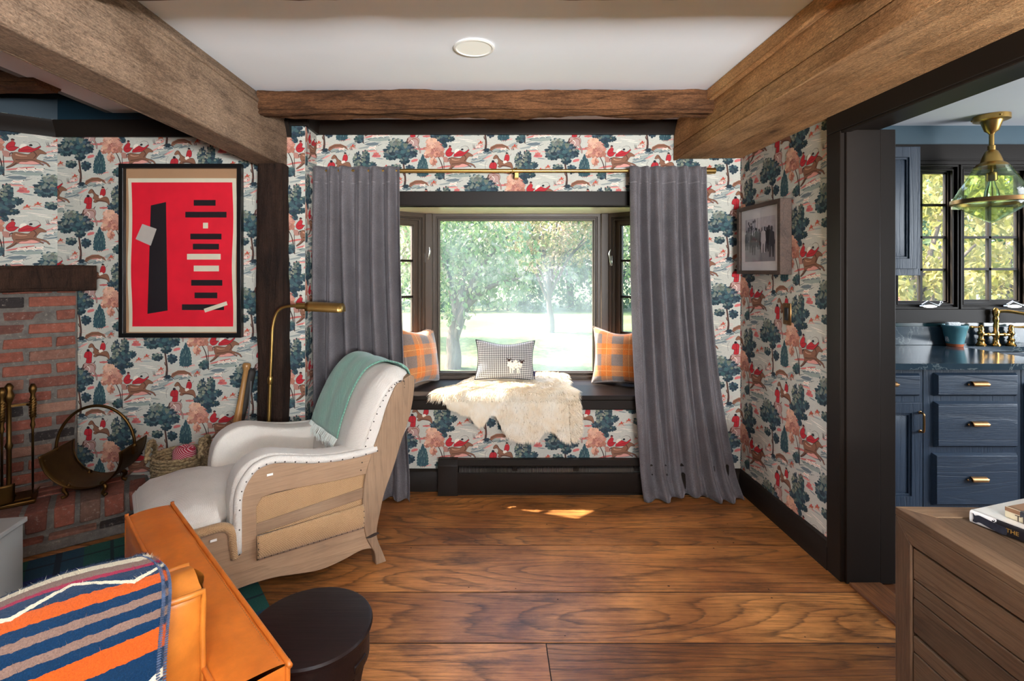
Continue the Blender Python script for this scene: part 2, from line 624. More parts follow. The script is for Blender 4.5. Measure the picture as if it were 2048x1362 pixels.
# cypress
for cx, top, bot, rx in ((1160, 250, 440, 34), (1225, 240, 435, 34), (1195, 190, 448, 44)):
    pts = []
    n = 12
    for i in range(n + 1):
        t = i / n
        w = rx * (math.sin(PI * min(1, t * 0.62 + 0.02)) ** 0.75) * (0.88 if i % 2 else 1.12)
        pts.append((cx - w, top + (bot - top) * t))
    for i in range(n, -1, -1):
        t = i / n
        w = rx * (math.sin(PI * min(1, t * 0.62 + 0.02)) ** 0.75) * (1.12 if i % 2 else 0.88)
        pts.append((cx + w, top + (bot - top) * t))
    poly(4, vary((56, 84, 90), 6), pts)
for i in range(26):
    x, y = 1195 + wr.uniform(-58, 58), wr.uniform(250, 430)
    stroke(5, vary(wr.choice(((96, 118, 116), (42, 66, 78), (110, 130, 122))), 8), [(x, y + 18), (x + 3, y - 18)], 9, 2, False)
for x in (1170, 1190, 1212):
    stroke(3, BRN2, [(x, 438), (x + 2, 462)], 6, 5, False)
# rust tree
stroke(3, UMB, [(400, 590), (450, 650), (485, 730), (500, 820), (505, 890)], 7, 15)
stroke(3, UMB, [(505, 590), (508, 700), (512, 800), (512, 900)], 6, 9)
stroke(3, UMB, [(430, 600), (440, 560), (470, 520)], 5, 3)
RUST, RUST2, RUST3 = (206, 150, 128), (178, 116, 100), (226, 178, 152)
clump(395, 545, 110, 98, 34, RUST2, RUST, RUST3, 10)
clump(370, 470, 72, 52, 14, RUST, RUST3, RUST3, 8)
clump(460, 590, 52, 56, 9, RUST2, RUST2, RUST, 7)
clump(320, 610, 46, 40, 9, RUST2, RUST, RUST3, 7)
clump(385, 690, 40, 46, 9, RUST2, RUST, RUST3, 7)
for i in range(22):
    a = wr.uniform(0, 6.28)
    x, y = 395 + 92 * math.cos(a) * wr.random(), 560 + 92 * math.sin(a) * wr.random()
    stroke(8, (150, 92, 82), sp2([(x - 14, y + 4), (x - 5, y - 8), (x + 8, y - 8), (x + 14, y + 3)], 2), 3, 2, False)
clump(460, 850, 52, 48, 10, NAVY, TEAL, SAGE, 7)
clump(480, 815, 32, 26, 5, TEAL, TEAL, SAGE, 6)
# upright leafy tree
for cx, cy, rx, ry in ((440, 250, 46, 92), (540, 240, 50, 96), (500, 330, 110, 90), (400, 390, 50, 40), (500, 430, 74, 60), (610, 320, 52, 40), (580, 430, 54, 32), (520, 505, 32, 30)):
    clump(cx, cy, rx, ry, int(rx * ry / 420), NAVY, TEAL, SAGE, 8)
for i in range(16):
    blob(8, vary((150, 150, 130), 12), 440 + wr.uniform(-40, 60), 290 + wr.uniform(-90, 70), 12, 10, 5, 0.6)
# far horse and rider
inked(4, BRN, sp2([(145, 235), (170, 200), (195, 205), (220, 245), (250, 270), (300, 280), (350, 285), (372, 330), (372, 372), (345, 345), (310, 335), (260, 330), (225, 345), (200, 335), (215, 312), (192, 300), (205, 270), (190, 240), (155, 247)], 3, True))
stroke(5, BRN2, [(230, 325), (290, 322), (350, 340)], 12, 5)
stroke(5, BRN2, [(190, 212), (225, 250), (262, 272)], 7, 4)
inked(5, RED, sp2([(272, 268), (284, 205), (310, 188), (332, 215), (328, 262), (300, 275)], 3, True))
poly(6, CREAM, [(262, 268), (295, 262), (308, 282), (270, 300), (258, 286)])
poly(6, (190, 130, 110), sp2([(292, 186), (302, 176), (314, 182), (312, 196), (298, 198)], 2, True))
poly(7, (40, 34, 40), sp2([(288, 184), (300, 168), (318, 178), (318, 186)], 2, True))
stroke(5, UMB, [(335, 210), (352, 190), (350, 182)], 4, 2)
# rider seen from behind
inked(3, (186, 150, 142), sp2([(75, 475), (92, 425), (130, 402), (190, 408), (222, 430), (226, 470), (214, 500), (238, 545), (242, 590), (230, 592), (222, 550), (190, 505), (180, 520), (198, 556), (184, 560), (140, 500), (108, 482), (84, 492)], 3, True))
stroke(4, BRN, [(100, 470), (150, 430), (205, 440), (215, 500), (232, 560)], 10, 5)
stroke(4, BRN2, [(95, 425), (85, 460), (92, 490)], 16, 6)
stroke(4, CREAM, [(130, 440), (160, 470), (150, 500)], 9, 4)
stroke(5, UMB, [(205, 410), (222, 385)], 12, 5, False)
inked(5, RED, sp2([(100, 345), (112, 298), (148, 278), (186, 300), (184, 350), (176, 408), (122, 406), (128, 360)], 3, True))
stroke(6, CRIM, [(150, 290), (152, 350), (150, 400)], 5, 4)
stroke(6, CRIM, [(122, 352), (150, 358), (180, 350)], 5, 4)
poly(6, (44, 36, 42), sp2([(128, 270), (142, 258), (160, 268), (156, 286), (134, 286)], 2, True))
stroke(3, UMB, [(60, 370), (55, 300), (80, 262)], 3, 2)
# galloping pair
inked(4, BRN, sp2([(572, 660), (600, 640), (650, 648), (700, 650), (735, 612), (775, 588), (800, 590), (842, 618), (836, 633), (800, 632), (778, 655), (762, 690), (800, 705), (846, 722), (874, 758), (862, 760), (835, 732), (790, 722), (822, 748), (810, 752), (770, 726), (720, 716), (680, 732), (640, 736), (612, 762), (578, 792), (536, 816), (530, 806), (565, 775), (588, 742), (575, 705)], 3, True))
stroke(5, BRN2, [(740, 615), (762, 650), (740, 690)], 12, 7)
stroke(5, BRN2, [(600, 720), (650, 716), (720, 704), (770, 712)], 10, 5)
stroke(5, TANP, [(600, 665), (640, 675), (690, 670)], 14, 6)
stroke(5, UMB, [(610, 750), (575, 785), (535, 810)], 8, 4)
stroke(5, UMB, [(580, 650), (560, 660), (555, 690)], 14, 4)
stroke(6, UMB, [(735, 610), (770, 586), (795, 590)], 7, 4)
inked(6, RED, sp2([(620, 632), (642, 582), (690, 562), (745, 582), (790, 552), (798, 562), (758, 602), (720, 628), (680, 632), (650, 636)], 3, True))
stroke(7, CRIM, [(640, 620), (690, 606), (740, 598)], 6, 4)
poly(7, CREAM, sp2([(632, 600), (640, 556), (672, 545), (690, 560), (660, 580)], 3, True))
poly(8, (40, 34, 40), sp2([(704, 552), (718, 540), (734, 548), (728, 562), (710, 562)], 2, True))
stroke(5, UMB, [(796, 552), (780, 520), (740, 512), (700, 530)], 4, 2)
inked(6, RED, sp2([(526, 602), (542, 560), (575, 532), (600, 545), (594, 580), (626, 588), (612, 602), (590, 628), (552, 634)], 3, True))
stroke(7, CRIM, [(545, 600), (575, 590), (600, 588)], 6, 4)
poly(7, (170, 90, 80), sp2([(565, 522), (578, 512), (590, 520), (586, 534), (570, 536)], 2, True))
poly(8, (60, 40, 44), sp2([(562, 518), (576, 502), (594, 512), (592, 520)], 2, True))
poly(4, (180, 130, 116), sp2([(500, 640), (545, 640), (570, 690), (520, 700), (505, 680)], 3, True))
# hounds
for hx, hy, s in ((650, 815, 1.0), (720, 808, 1.0), (790, 800, 1.0), (620, 945, 1.2), (905, 520, 0.8), (935, 580, 0.9), (1195, 545, 0.9), (880, 640, 0.8)):
    q = [(-44, 8), (-30, -10), (0, -8), (22, -16), (40, -18), (44, -8), (28, -2), (18, 8), (34, 22), (26, 24), (6, 10), (-14, 10), (-34, 24), (-40, 20), (-28, 6), (-46, 16)]
    poly(5, CREAM, [(hx + a * s, hy + b * s) for a, b in q])
    stroke(6, PINK, [(hx - 34 * s, hy + 2), (hx - 4, hy + 4 * s), (hx + 22 * s, hy - 4 * s)], 7, 3)
    blob(6, UMB, hx + 36 * s, hy - 13 * s, 6, 5, 5)
    stroke(4, GREY2, [(hx - 50, hy + 26 * s), (hx + 50, hy + 22 * s)], 9, 4, False)
# distant riders
for hx, hy in ((690, 375), (775, 340), (1320, 520), (930, 480)):
    q = [(-46, 6), (-30, -12), (6, -10), (26, -24), (46, -20), (30, -8), (24, 6), (44, 22), (36, 24), (10, 8), (-14, 10), (-40, 26), (-46, 20), (-28, 4)]
    poly(5, (184, 110, 84), [(hx + a * 0.75, hy + b * 0.75) for a, b in q])
    poly(6, (200, 70, 60), [(hx - 12, hy - 4), (hx - 6, hy - 26), (hx + 6, hy - 28), (hx + 12, hy - 6)])
    stroke(4, PINK, [(hx - 50, hy + 24), (hx + 50, hy + 20)], 6, 3, False)
# twigs and little pen lines
for i in range(34):
    x, y = wr.uniform(60, 980), wr.uniform(160, 980)
    stroke(2, vary(wr.choice((ROSE, GREY2, UMB, PINK)), 12), [(x, y), (x + wr.uniform(20, 48), y + wr.uniform(-10, 6))], 4, 1, False)
for bx, by in ((1290, 560), (1320, 530), (850, 540)):
    for i in range(4):
        stroke(4, UMB, [(bx + i * 8, by), (bx + i * 8 + wr.uniform(-16, 16), by - 46)], 5, 2, False)

MOTIF.sort(key=lambda t: t[0])
MOTIF = [(ly, tuple(lin(c)[:3]), [(-2.495 + x * K_, 1.074 - y * K_) for x, y in pts]) for ly, c, pts in MOTIF]
_bb = [(min(p[0] for p in q), max(p[0] for p in q), min(p[1] for p in q), max(p[1] for p in q)) for _, _, q in MOTIF]

def clip(pts, u0, u1, v0, v1):
    for ax, lim, sgn in ((0, u0, 1), (0, u1, -1), (1, v0, 1), (1, v1, -1)):
        out = []
        n = len(pts)
        for i in range(n):
            a, b = pts[i - 1], pts[i]
            da, db = (a[ax] - lim) * sgn, (b[ax] - lim) * sgn
            if (da >= 0) != (db >= 0):
                t = da / (da - db)
                out.append((a[0] + (b[0] - a[0]) * t, a[1] + (b[1] - a[1]) * t))
            if db >= 0:
                out.append(b)
        pts = out
        if len(pts) < 3:
            return None
    return pts

class Paper:
    """one wall: papered rectangles (u along the wall, v up) in a single mesh"""
    def __init__(self, mp):
        self.mp, self.v, self.f, self.c = mp, [], [], []
    def face(self, pts3, col):
        b = len(self.v)
        self.v += pts3
        self.f.append(tuple(range(b, b + len(pts3))))
        self.c.append(col)
    def rect(self, u0, u1, v0, v1, du, dv, back=0.06):
        mp = self.mp
        pc = lin(PAPER)[:3]
        q = [mp(u, v, 0) for u, v in ((u0, v0), (u1, v0), (u1, v1), (u0, v1))]
        self.face(q, pc)
        if back:
            bq = [mp(u, v, -back) for u, v in ((u0, v0), (u1, v0), (u1, v1), (u0, v1))]
            self.face(bq[::-1], pc)
            for i in range(4):
                j = (i + 1) % 4
                self.face([q[j], q[i], bq[i], bq[j]], pc)
        for i in range(-14, 15):
            ou = i * PITCH_U + du
            if ou - 3 > u1 or ou + 0.6 < u0 - 3:
                pass
            for j in range(-9, 10):
                ov = j * PITCH_V + (0.5 * PITCH_V if i % 2 else 0.0) + dv
                for rank, ((ly, col, pts), (a, b, c, d)) in enumerate(zip(MOTIF, _bb)):
                    if b + ou < u0 or a + ou > u1 or d + ov < v0 or c + ov > v1:
                        continue
                    p = [(x + ou, y + ov) for x, y in pts]
                    if a + ou < u0 or b + ou > u1 or c + ov < v0 or d + ov > v1:
                        p = clip(p, u0, u1, v0, v1)
                        if not p:
                            continue
                    off = 0.0002 + rank * 0.000004
                    self.face([mp(x, y, off) for x, y in p], col)
    def build(self, name, mat):
        me = bpy.data.meshes.new(name)
        me.from_pydata(self.v, [], self.f)
        me.materials.append(mat)
        at = me.attributes.new('ink', 'FLOAT_COLOR', 'FACE')
        flat = []
        for c in self.c:
            flat += [c[0], c[1], c[2], 1.0]
        at.data.foreach_set('color', flat)
        me.update()
        o = bpy.data.objects.new(name, me)
        COL.objects.link(o)
        return struct(o)

# ---------------------------------------------------------------- palette
M_paper = attr_mat('printed_wallpaper', 'ink', 0.75)
M_trim = simple('dark_brown_paint', (35, 29, 25), 0.42, var=0.08, vs=3, bump=0.12, bs=90, bd=0.001, spec=0.14)
M_sash = simple('brown_window_paint', (78, 67, 58), 0.4, var=0.08, vs=3, spec=0.3)
M_soffit = simple('cream_gloss_paint', (226, 214, 192), 0.25, var=0.03)
M_ceil = simple('ceiling_plaster', (232, 234, 238), 0.9, var=0.02, vs=2)
M_teal = simple('teal_wall_paint', (25, 50, 63), 0.5, var=0.08, vs=3)
M_kteal = simple('slate_blue_wall_paint', (62, 90, 104), 0.5, var=0.1, vs=2)
M_back = simple('plain_plaster', (120, 122, 122), 0.9, var=0.03)
M_floor = wood('oak_floorboards', (200, 132, 70), (138, 82, 40), (54, 28, 13), 'X', along=0.8, across=6.0, rings=15, ringamt=0.8, rough=0.42, blotch=0.75, bump=0.3, coat=0.10, fibre=0.62, knots=0.5)
M_beam = wood('rough_sawn_beam', (166, 138, 114), (132, 106, 84), (78, 56, 42), 'Y', along=0.8, across=6, rings=4, ringamt=0.35, rough=0.9, blotch=0.5, bump=0.8, fibre=0.35, saw=0.4, knots=0.5, spec=0.2)
M_beam2 = wood('rough_sawn_cedar', (226, 176, 124), (186, 136, 88), (104, 66, 40), 'Y', along=0.8, across=6, rings=5, ringamt=0.4, rough=0.9, blotch=0.4, bump=0.8, fibre=0.35, saw=0.35, knots=0.7, spec=0.2)
M_beamx = wood('hewn_dark_beam', (134, 90, 58), (92, 60, 38), (44, 28, 19), 'X', along=1.5, across=9, rings=5, ringamt=0.5, rough=0.9, blotch=0.7, bump=1.0, fibre=0.6, saw=0.35, knots=0.4, spec=0.2)
M_post = wood('hewn_dark_post', (74, 50, 36), (52, 34, 26), (22, 15, 12), 'Z', along=1.2, across=9, rings=5, ringamt=0.5, rough=0.8, blotch=0.7, bump=0.8, fibre=0.5, saw=0.25, spec=0.2)
M_pane = glass_pane('sunlit_dusty_pane', 0.11)
M_paneclear = glass_pane('clear_pane', 0.04)
M_chrome = simple('polished_chrome', (220, 220, 215), 0.18, 1.0, var=0)
M_brass = simple('satin_brass', (196, 158, 92), 0.34, 1.0, var=0.06, vs=20)
M_brassold = simple('tarnished_brass', (92, 66, 34), 0.45, 1.0, var=0.3, vs=9)
M_bronze = simple('antique_bronze', (170, 128, 84), 0.28, 1.0, var=0.1, vs=20)
M_iron = simple('black_iron', (26, 24, 24), 0.5, 0.6, var=0.1)
M_black = simple('black_lacquer', (20, 18, 18), 0.35, var=0.05)

YW, XR, YP, XL = 3.26, 1.58, 3.06, -1.12      # window wall, right wall, poster wall, return wall
CEIL = 2.342
BX0, BX1, SEAT, HEAD = -0.973, 1.27, 0.615, 1.81   # bay opening

# ---------------------------------------------------------------- floor
fl = MB()
fr = random.Random(5)
rows = [3.30, 3.151, 2.784, 2.611, 2.228, 1.924, 1.62, 1.30, 1.0, 0.7, 0.38, 0.05, -0.3, -0.62, -0.95, -1.3, -1.62, -1.95, -2.3, -2.62, -3.0]
joints = {4: [0.201, -2.3], 5: [-1.4, 1.2], 2: [-2.2], 3: [-1.6], 1: [-2.6], 6: [0.5], 7: [-1.0]}
for i in range(len(rows) - 1):
    y1, y0 = rows[i], rows[i + 1]
    xs = [-4.4] + sorted(joints.get(i + 1 - 1 if i != 5 else 4, []) if i != 4 else []) + [1.66]
    if i == 5:
        xs = [-4.4, -2.3, 0.201, 1.66]
    for a, b in zip(xs, xs[1:]):
        fl.cur = fr.uniform(0.05, 1)
        if i == 5 and a > 0:
            fl.cur = 0.412
        if i == 1: fl.cur = 0.27
        if i == 3: fl.cur = 0.53
        fl.box(a + 0.002, b - 0.002, y0 + 0.0038, y1 - 0.0038, -0.03, 0.0)
fl.cur = 0.06
fl.m = 1
fl.box(-4.4, 1.66, -3.0, 3.3, -0.045, -0.0025)
for i in range(len(rows) - 1):
    for q in range(26):
        x = -1.2 + q * 0.42 * 0.5 + fr.uniform(-0.12, 0.12)
        for y in (rows[i] - fr.uniform(0.02, 0.05), rows[i + 1] + fr.uniform(0.02, 0.05)):
            if fr.random() < 0.16 and x < 1.5 and y < 3.1:
                a, s = fr.uniform(0, 3), fr.uniform(0.003, 0.006)
                fl.add([(x + s * math.cos(a + t), y + s * 0.8 * math.sin(a + t), 0.0004) for t in (0, 1.05, 2.1, 3.14, 4.2, 5.2)], [(0, 1, 2, 3, 4, 5)])
o = struct(fl.build('floor', [M_floor, simple('dark_floor_joint', (24, 15, 10), 0.9, var=0.2)], smooth=0))
kf = MB()
for i in range(12):
    kf.cur = fr.uniform(0.05, 1)
    kf.box(1.66, 5.2, -0.2 + i * 0.3 + 0.0015, 0.1 + i * 0.3 - 0.0015, -0.03, -0.004)
M_kfloor = wood('kitchen_floorboards', (120, 70, 36), (84, 46, 22), (38, 20, 10), 'X', along=0.8, across=5, rings=8, ringamt=0.5, rough=0.4, coat=0.2)
struct(kf.build('floor_kitchen', M_kfloor))
th = MB()
th.cur = 0.3
th.box(1.585, 1.728, 1.41, 2.28, -0.02, 0.014)
struct(th.build('trim_threshold', wood('threshold_oak', (150, 96, 52), (116, 68, 34), (58, 32, 16), 'Y', rings=8, rough=0.5), bevel=0.006))

# ---------------------------------------------------------------- ceilings
c = MB()
c.box(-2.27, 1.735, -3.0, 3.3, CEIL, CEIL + 0.05)
struct(c.build('ceiling', M_ceil))
c = MB()
c.box(-4.45, -2.27, -3.0, 3.2, 2.78, 2.84)
c.box(-2.31, -2.27, -3.0, 3.06, CEIL, 2.78)
struct(c.build('ceiling_raised', M_back))
c = MB()
c.box(1.735, 5.25, -0.3, 3.5, 2.362, 2.41)
struct(c.build('ceiling_kitchen', M_ceil))

# ---------------------------------------------------------------- papered walls
# window wall, around the bay opening
w = Paper(lambda u, v, a: (u, YW - a, v))
du, dv = 0.875, 1.402 - 4 * PITCH_V
w.rect(XL, BX1, HEAD + 0.0, CEIL, du, dv)
w.rect(XL, BX0, 0.0, HEAD, du, dv)
w.rect(BX1, XR, 0.0, CEIL, du, dv)
w.rect(BX0, BX1, 0.0, SEAT - 0.09, du, dv)
w.build('wall_window', M_paper)
w = Paper(lambda u, v, a: (u, YP - a, v))
w.rect(-2.6, XL, 0.0, 2.30, 0, 0, back=0.002)
w.build('wall_poster', M_paper)
w = Paper(lambda u, v, a: (XL + a, u, v))
w.rect(YP + 0.003, YW, 0.0, CEIL, -0.35, 0.3, back=0.05)
w.build('wall_return', M_paper)
w = Paper(lambda u, v, a: (XR - a, -u, v))
w.rect(-YW, -2.31, 0.0, 2.13, -0.937, 0.976 - 2 * PITCH_V)
w.build('wall_right', M_paper)
EX, EN = Vector((0.8, 0.6, 0)), Vector((0.6, -0.8, 0))       # along the slanted chimney wall, and out of it
CORN = Vector((-2.6, 3.06, 0))
w = Paper(lambda u, v, a: tuple(CORN + EX * u + EN * a + Vector((0, 0, v))))
w.rect(-1.6, 0.0, 1.2, 2.30, -0.08, -0.02, back=0.05)
w.build('wall_chimney', M_paper)
# teal strips above the crown
t = MB()
t.box(-4.4, -2.27, YP, YP + 0.05, 2.28, 2.80)
t.box(-2.31, XL, YP + 0.001, YP + 0.05, 2.28, CEIL)
struct(t.build('wall_poster_upper', M_teal))
t = MB()
Mc = Matrix.Translation(CORN) @ Matrix.Rotation(math.atan2(0.6, 0.8), 4, 'Z')
t.box(-2.0, 0, 0.0, 0.05, 2.28, 2.80, Mc)
struct(t.build('wall_chimney_upper', M_teal))
# side walls, rear wall with its tall windows
t = MB()
t.box(-4.45, -4.4, -3.0, 3.2, 0, 2.8)
struct(t.build('wall_left', M_teal))
t = MB()
t.box(1.58, 1.73, -3.0, 1.40, 0, 2.4)
struct(t.build('wall_right_rear', M_back))
t = MB()
for a, b, c0, c1 in ((-4.45, 0.3, 0, 2.8), (1.56, 5.2, 0, 2.8), (0.3, 1.56, 0, 0.7), (0.3, 1.56, 2.3, 2.8)):
    t.box(a, b, -1.96, -1.9, c0, c1)
struct(t.build('wall_rear', M_back))
t = MB()
for x in (0.3, 0.90, 1.50):
    t.box(x, x + 0.06, -1.95, -1.9, 0.7, 2.3)
for z in (0.7, 1.22, 1.74, 2.255):
    t.box(0.3, 1.56, -1.945, -1.905, z, z + 0.045)
struct(t.build('window_8', M_trim))
t = MB()
t.box(1.73, 5.2, -0.3, -0.25, 0, 2.4)
for y0, y1, z0, z1 in ((-0.3, 0.4, 0, 2.4), (2.2, 3.5, 0, 2.4), (0.4, 2.2, 0, 0.8), (0.4, 2.2, 2.2, 2.4)):
    t.box(5.2, 5.25, y0, y1, z0, z1)
struct(t.build('wall_kitchen', M_kteal))

# ---------------------------------------------------------------- crown, baseboard, casings
def crown_prof(d=0.07, h=0.085):
    return [(0, 0), (0.018, 0), (0.022, 0.012), (d * 0.55, h * 0.45), (d * 0.9, h * 0.8), (d, h), (0, h)]
t = MB()
t.extrude([(YW - u, 2.262 + v * 0.94) for u, v in crown_prof()], XL, 1.166, YZ)
t.extrude([(YP - u, 2.262 + v * 0.94) for u, v in crown_prof(0.03)], -1.218, XL + 0.03, YZ)
t.extrude([(XL + u, 2.262 + v * 0.94) for u, v in crown_prof(0.05)], YP - 0.03, YW, XZ)
struct(t.build('trim_1', M_trim))
t = MB()
t.extrude([(YP - u, 2.195 + v) for u, v in crown_prof(0.06, 0.09)], -2.60, -1.2, YZ)
t.extrude([(-u, 2.195 + v) for u, v in crown_prof(0.06, 0.09)], -2.0, 0.02, lambda u, v, a: Mc @ Vector((a, u, v)))
struct(t.build('trim_2', M_trim))
t = MB()
bp = [(0, 0), (0.02, 0), (0.02, 0.105), (0.012, 0.118), (0.012, 0.13), (0, 0.14)]
t.extrude([(YW - u, v) for u, v in bp], XL, XR, YZ)
t.extrude([(XL + u, v) for u, v in bp], YP, YW, XZ)
struct(t.build('baseboard_window', M_trim))
t = MB()
t.extrude([(XR - u, v) for u, v in bp], 2.39, YW, XZ)
struct(t.build('baseboard_right', M_trim))
t = MB()
t.extrude([(YP - u, v) for u, v in bp], -2.0, XL, YZ)
struct(t.build('baseboard_poster', M_trim))
# opening to the kitchen
t = MB()
t.box(1.562, 1.745, 2.30, 2.395, 0, 2.03)
t.box(1.58, 1.733, 2.285, 2.33, 0, 2.03)
t.box(1.73, 1.80, 2.285, 2.31, 0, 2.03)
t.box(1.562, 1.58, 1.405, 2.395, 2.03, 2.128)
t.box(1.58, 1.735, 1.405, 2.395, 2.03, 2.36)
t.box(1.565, 1.60, 1.405, 2.30, 2.018, 2.031)
struct(t.build('door_1', M_trim, bevel=0.003))
t = MB()
t.box(1.645, 1.73, 2.395, 3.5, 0, 2.37)
struct(t.build('wall_right_core', M_kteal))

# ---------------------------------------------------------------- beams and post
def rough_bar(mb, x0, x1, y0, y1, z0, z1, axis, seg, amp, seed, wane=0.0):
    """a hand-worked bar: square section with wandering edges"""
    rr = random.Random(seed)
    lo = {'X': (x0, x1), 'Y': (y0, y1), 'Z': (z0, z1)}[axis]
    sec = []
    c8 = 14
    for k in range(c8 * 4):
        s, t_ = divmod(k, c8)
        t2 = t_ / c8 * 2 - 1
        p = [(t2, -1), (1, t2), (-t2, 1), (-1, -t2)][s]
        sec.append(p)
    vs, fs = [], []
    n = len(sec)
    for i in range(seg + 1):
        a = lo[0] + (lo[1] - lo[0]) * i / seg
        for k, (u, v) in enumerate(sec):
            q = Vector((a * 3.1, u * 1.3 + seed, v * 1.3))
            d = mnoise.noise(q) * amp + mnoise.noise(q * 4.3) * amp * 0.45
            m = max(abs(u), abs(v))
            corner = min(abs(u), abs(v))
            rnd = 1 - 0.10 * max(0, corner - 0.8) / 0.2 * (1 + wane)
            if axis == 'X':
                hy, hz = (y1 - y0) / 2, (z1 - z0) / 2
                vs.append((a, (y0 + y1) / 2 + u * rnd * (hy + d), (z0 + z1) / 2 + v * rnd * (hz + d)))
            elif axis == 'Y':
                hx, hz = (x1 - x0) / 2, (z1 - z0) / 2
                vs.append(((x0 + x1) / 2 + u * rnd * (hx + d), a, (z0 + z1) / 2 + v * rnd * (hz + d)))
            else:
                hx, hy = (x1 - x0) / 2, (y1 - y0) / 2
                vs.append(((x0 + x1) / 2 + u * rnd * (hx + d), (y0 + y1) / 2 + v * rnd * (hy + d), a))
    for i in range(seg):
        for k in range(n):
            j = (k + 1) % n
            fs.append((i * n + k, i * n + j, (i + 1) * n + j, (i + 1) * n + k))
    fs.append(tuple(range(n)))
    fs.append(tuple(range(seg * n, seg * n + n)))
    mb.add(vs, fs)

b = MB()
b.cur = 0.2
b.box(-1.36, -1.222, -3.0, 3.05, 2.012, 2.29)
b.cur = 0.45
b.box(-1.36, -1.236, -3.0, 3.05, 2.29, CEIL)
b.cur = 0.6
b.box(-1.236, -1.216, -3.0, 2.84, 2.275, 2.30)
b.cur = 0.75
b.box(-1.376, -1.36, -3.0, 3.05, 2.012, 2.05)
o = struct(b.build('beam_left', M_beam, bevel=0.006))
b = MB()
b.cur = 0.1
b.box(1.165, 1.575, -1.88, 3.25, 2.135, CEIL)
b.cur = 0.33
b.box(1.15, 1.168, -1.88, 3.25, 2.098, 2.175)
b.cur = 0.52
b.box(1.152, 1.166, -1.88, 3.25, 2.178, CEIL)
b.cur = 0.7
b.box(1.168, 1.372, -1.88, 3.25, 2.108, 2.136)
b.cur = 0.87
b.box(1.375, 1.577, -1.88, 3.25, 2.112, 2.136)
b.cur = 0.95
b.box(1.116, 1.152, -1.88, 2.78, 2.285, CEIL)
struct(b.build('beam_right', M_beam2, bevel=0.004))
b = MB()
b.cur = 0.37
rough_bar(b, -1.226, 1.16, 2.66, 2.80, 2.228, CEIL + 0.006, 'X', 130, 0.015, 3, 1.5)
struct(b.build('beam_cross', M_beamx, smooth=60))
b = MB()
b.cur = 0.81
rough_bar(b, -1.226, 1.16, 1.44, 1.583, 2.228, CEIL + 0.006, 'X', 90, 0.008, 9, 1.5)
struct(b.build('beam_cross_near', M_beamx, smooth=60))
b = MB()
b.cur = 0.63
rough_bar(b, -4.4, -2.24, 2.5, 2.66, 2.31, 2.5, 'X', 50, 0.008, 21, 1.0)
struct(b.build('beam_chimney', M_beamx, smooth=60))
b = MB()
b.cur = 0.55
rough_bar(b, -1.352, -1.205, 2.925, 3.055, 0.0, 2.015, 'Z', 70, 0.009, 14, 0.6)
struct(b.build('beam_post', M_post, smooth=60))

# recessed light
t = thing('ceiling_light', 'round flush white recessed light in the ceiling between the beams', 'light', (-0.078, 2.158, CEIL))
m = MB()
m.lathe([(0.085, 0.0), (0.086, -0.006), (0.078, -0.008), (0.074, -0.006), (0.074, 0.0)], seg=48, cap=False)
m.build('trim_ring', simple('white_enamel', (236, 234, 228), 0.4, var=0), t)
k = NT('lamp_lens')
k.set(Base_Color=lin((240, 238, 230)), Roughness=0.5, Emission_Color=lin((255, 250, 238)), Emission_Strength=0.06)
m = MB()
m.lathe([(0.0, -0.005), (0.0745, -0.005)], seg=48, cap=False)
m.build('lens', k.mat, t)

# ---------------------------------------------------------------- bay window
BC0, BC1, YB = -0.432, 0.781, 3.72
st = MB()
seat_poly = [(BX0, 3.208), (BX1, 3.208), (BX1, YW + 0.0), (BC1 + 0.05, YB + 0.06), (BC0 - 0.05, YB + 0.06), (BX0, YW + 0.0)]
st.extrude(seat_poly, SEAT - 0.03, SEAT, XY)
st.extrude(rect(BX0, BX1, 3.218, YW), SEAT - 0.092, SEAT - 0.03, XY)
struct(st.build('trim_window_seat', M_trim, bevel=0.006))
st = MB()
st.extrude(seat_poly[2:] , HEAD, HEAD + 0.03, XY)
struct(st.build('trim_bay_soffit', M_soffit))
st = MB()
st.box(BX0 - 0.09, BX1 + 0.07, 3.238, YW, HEAD, HEAD + 0.092)
st.box(BX0 - 0.09, BX0, 3.238, YW, SEAT, HEAD)
st.box(BX1, BX1 + 0.07, 3.238, YW, SEAT, HEAD)
st.box(BX0, BX1, 3.232, 3.246, HEAD - 0.004, HEAD + 0.004)
struct(st.build('trim_bay_casing', M_trim, bevel=0.003))
# exterior skin of the bay below the seat and above the head keeps daylight out of the joints
st = MB()
st.extrude(seat_poly, SEAT - 0.6, SEAT - 0.095, lambda u, v, a: (u, v + 0.07, a))
st.extrude(seat_poly, HEAD + 0.031, HEAD + 0.7, lambda u, v, a: (u, v + 0.07, a))
struct(st.build('wall_bay_exterior', M_back))

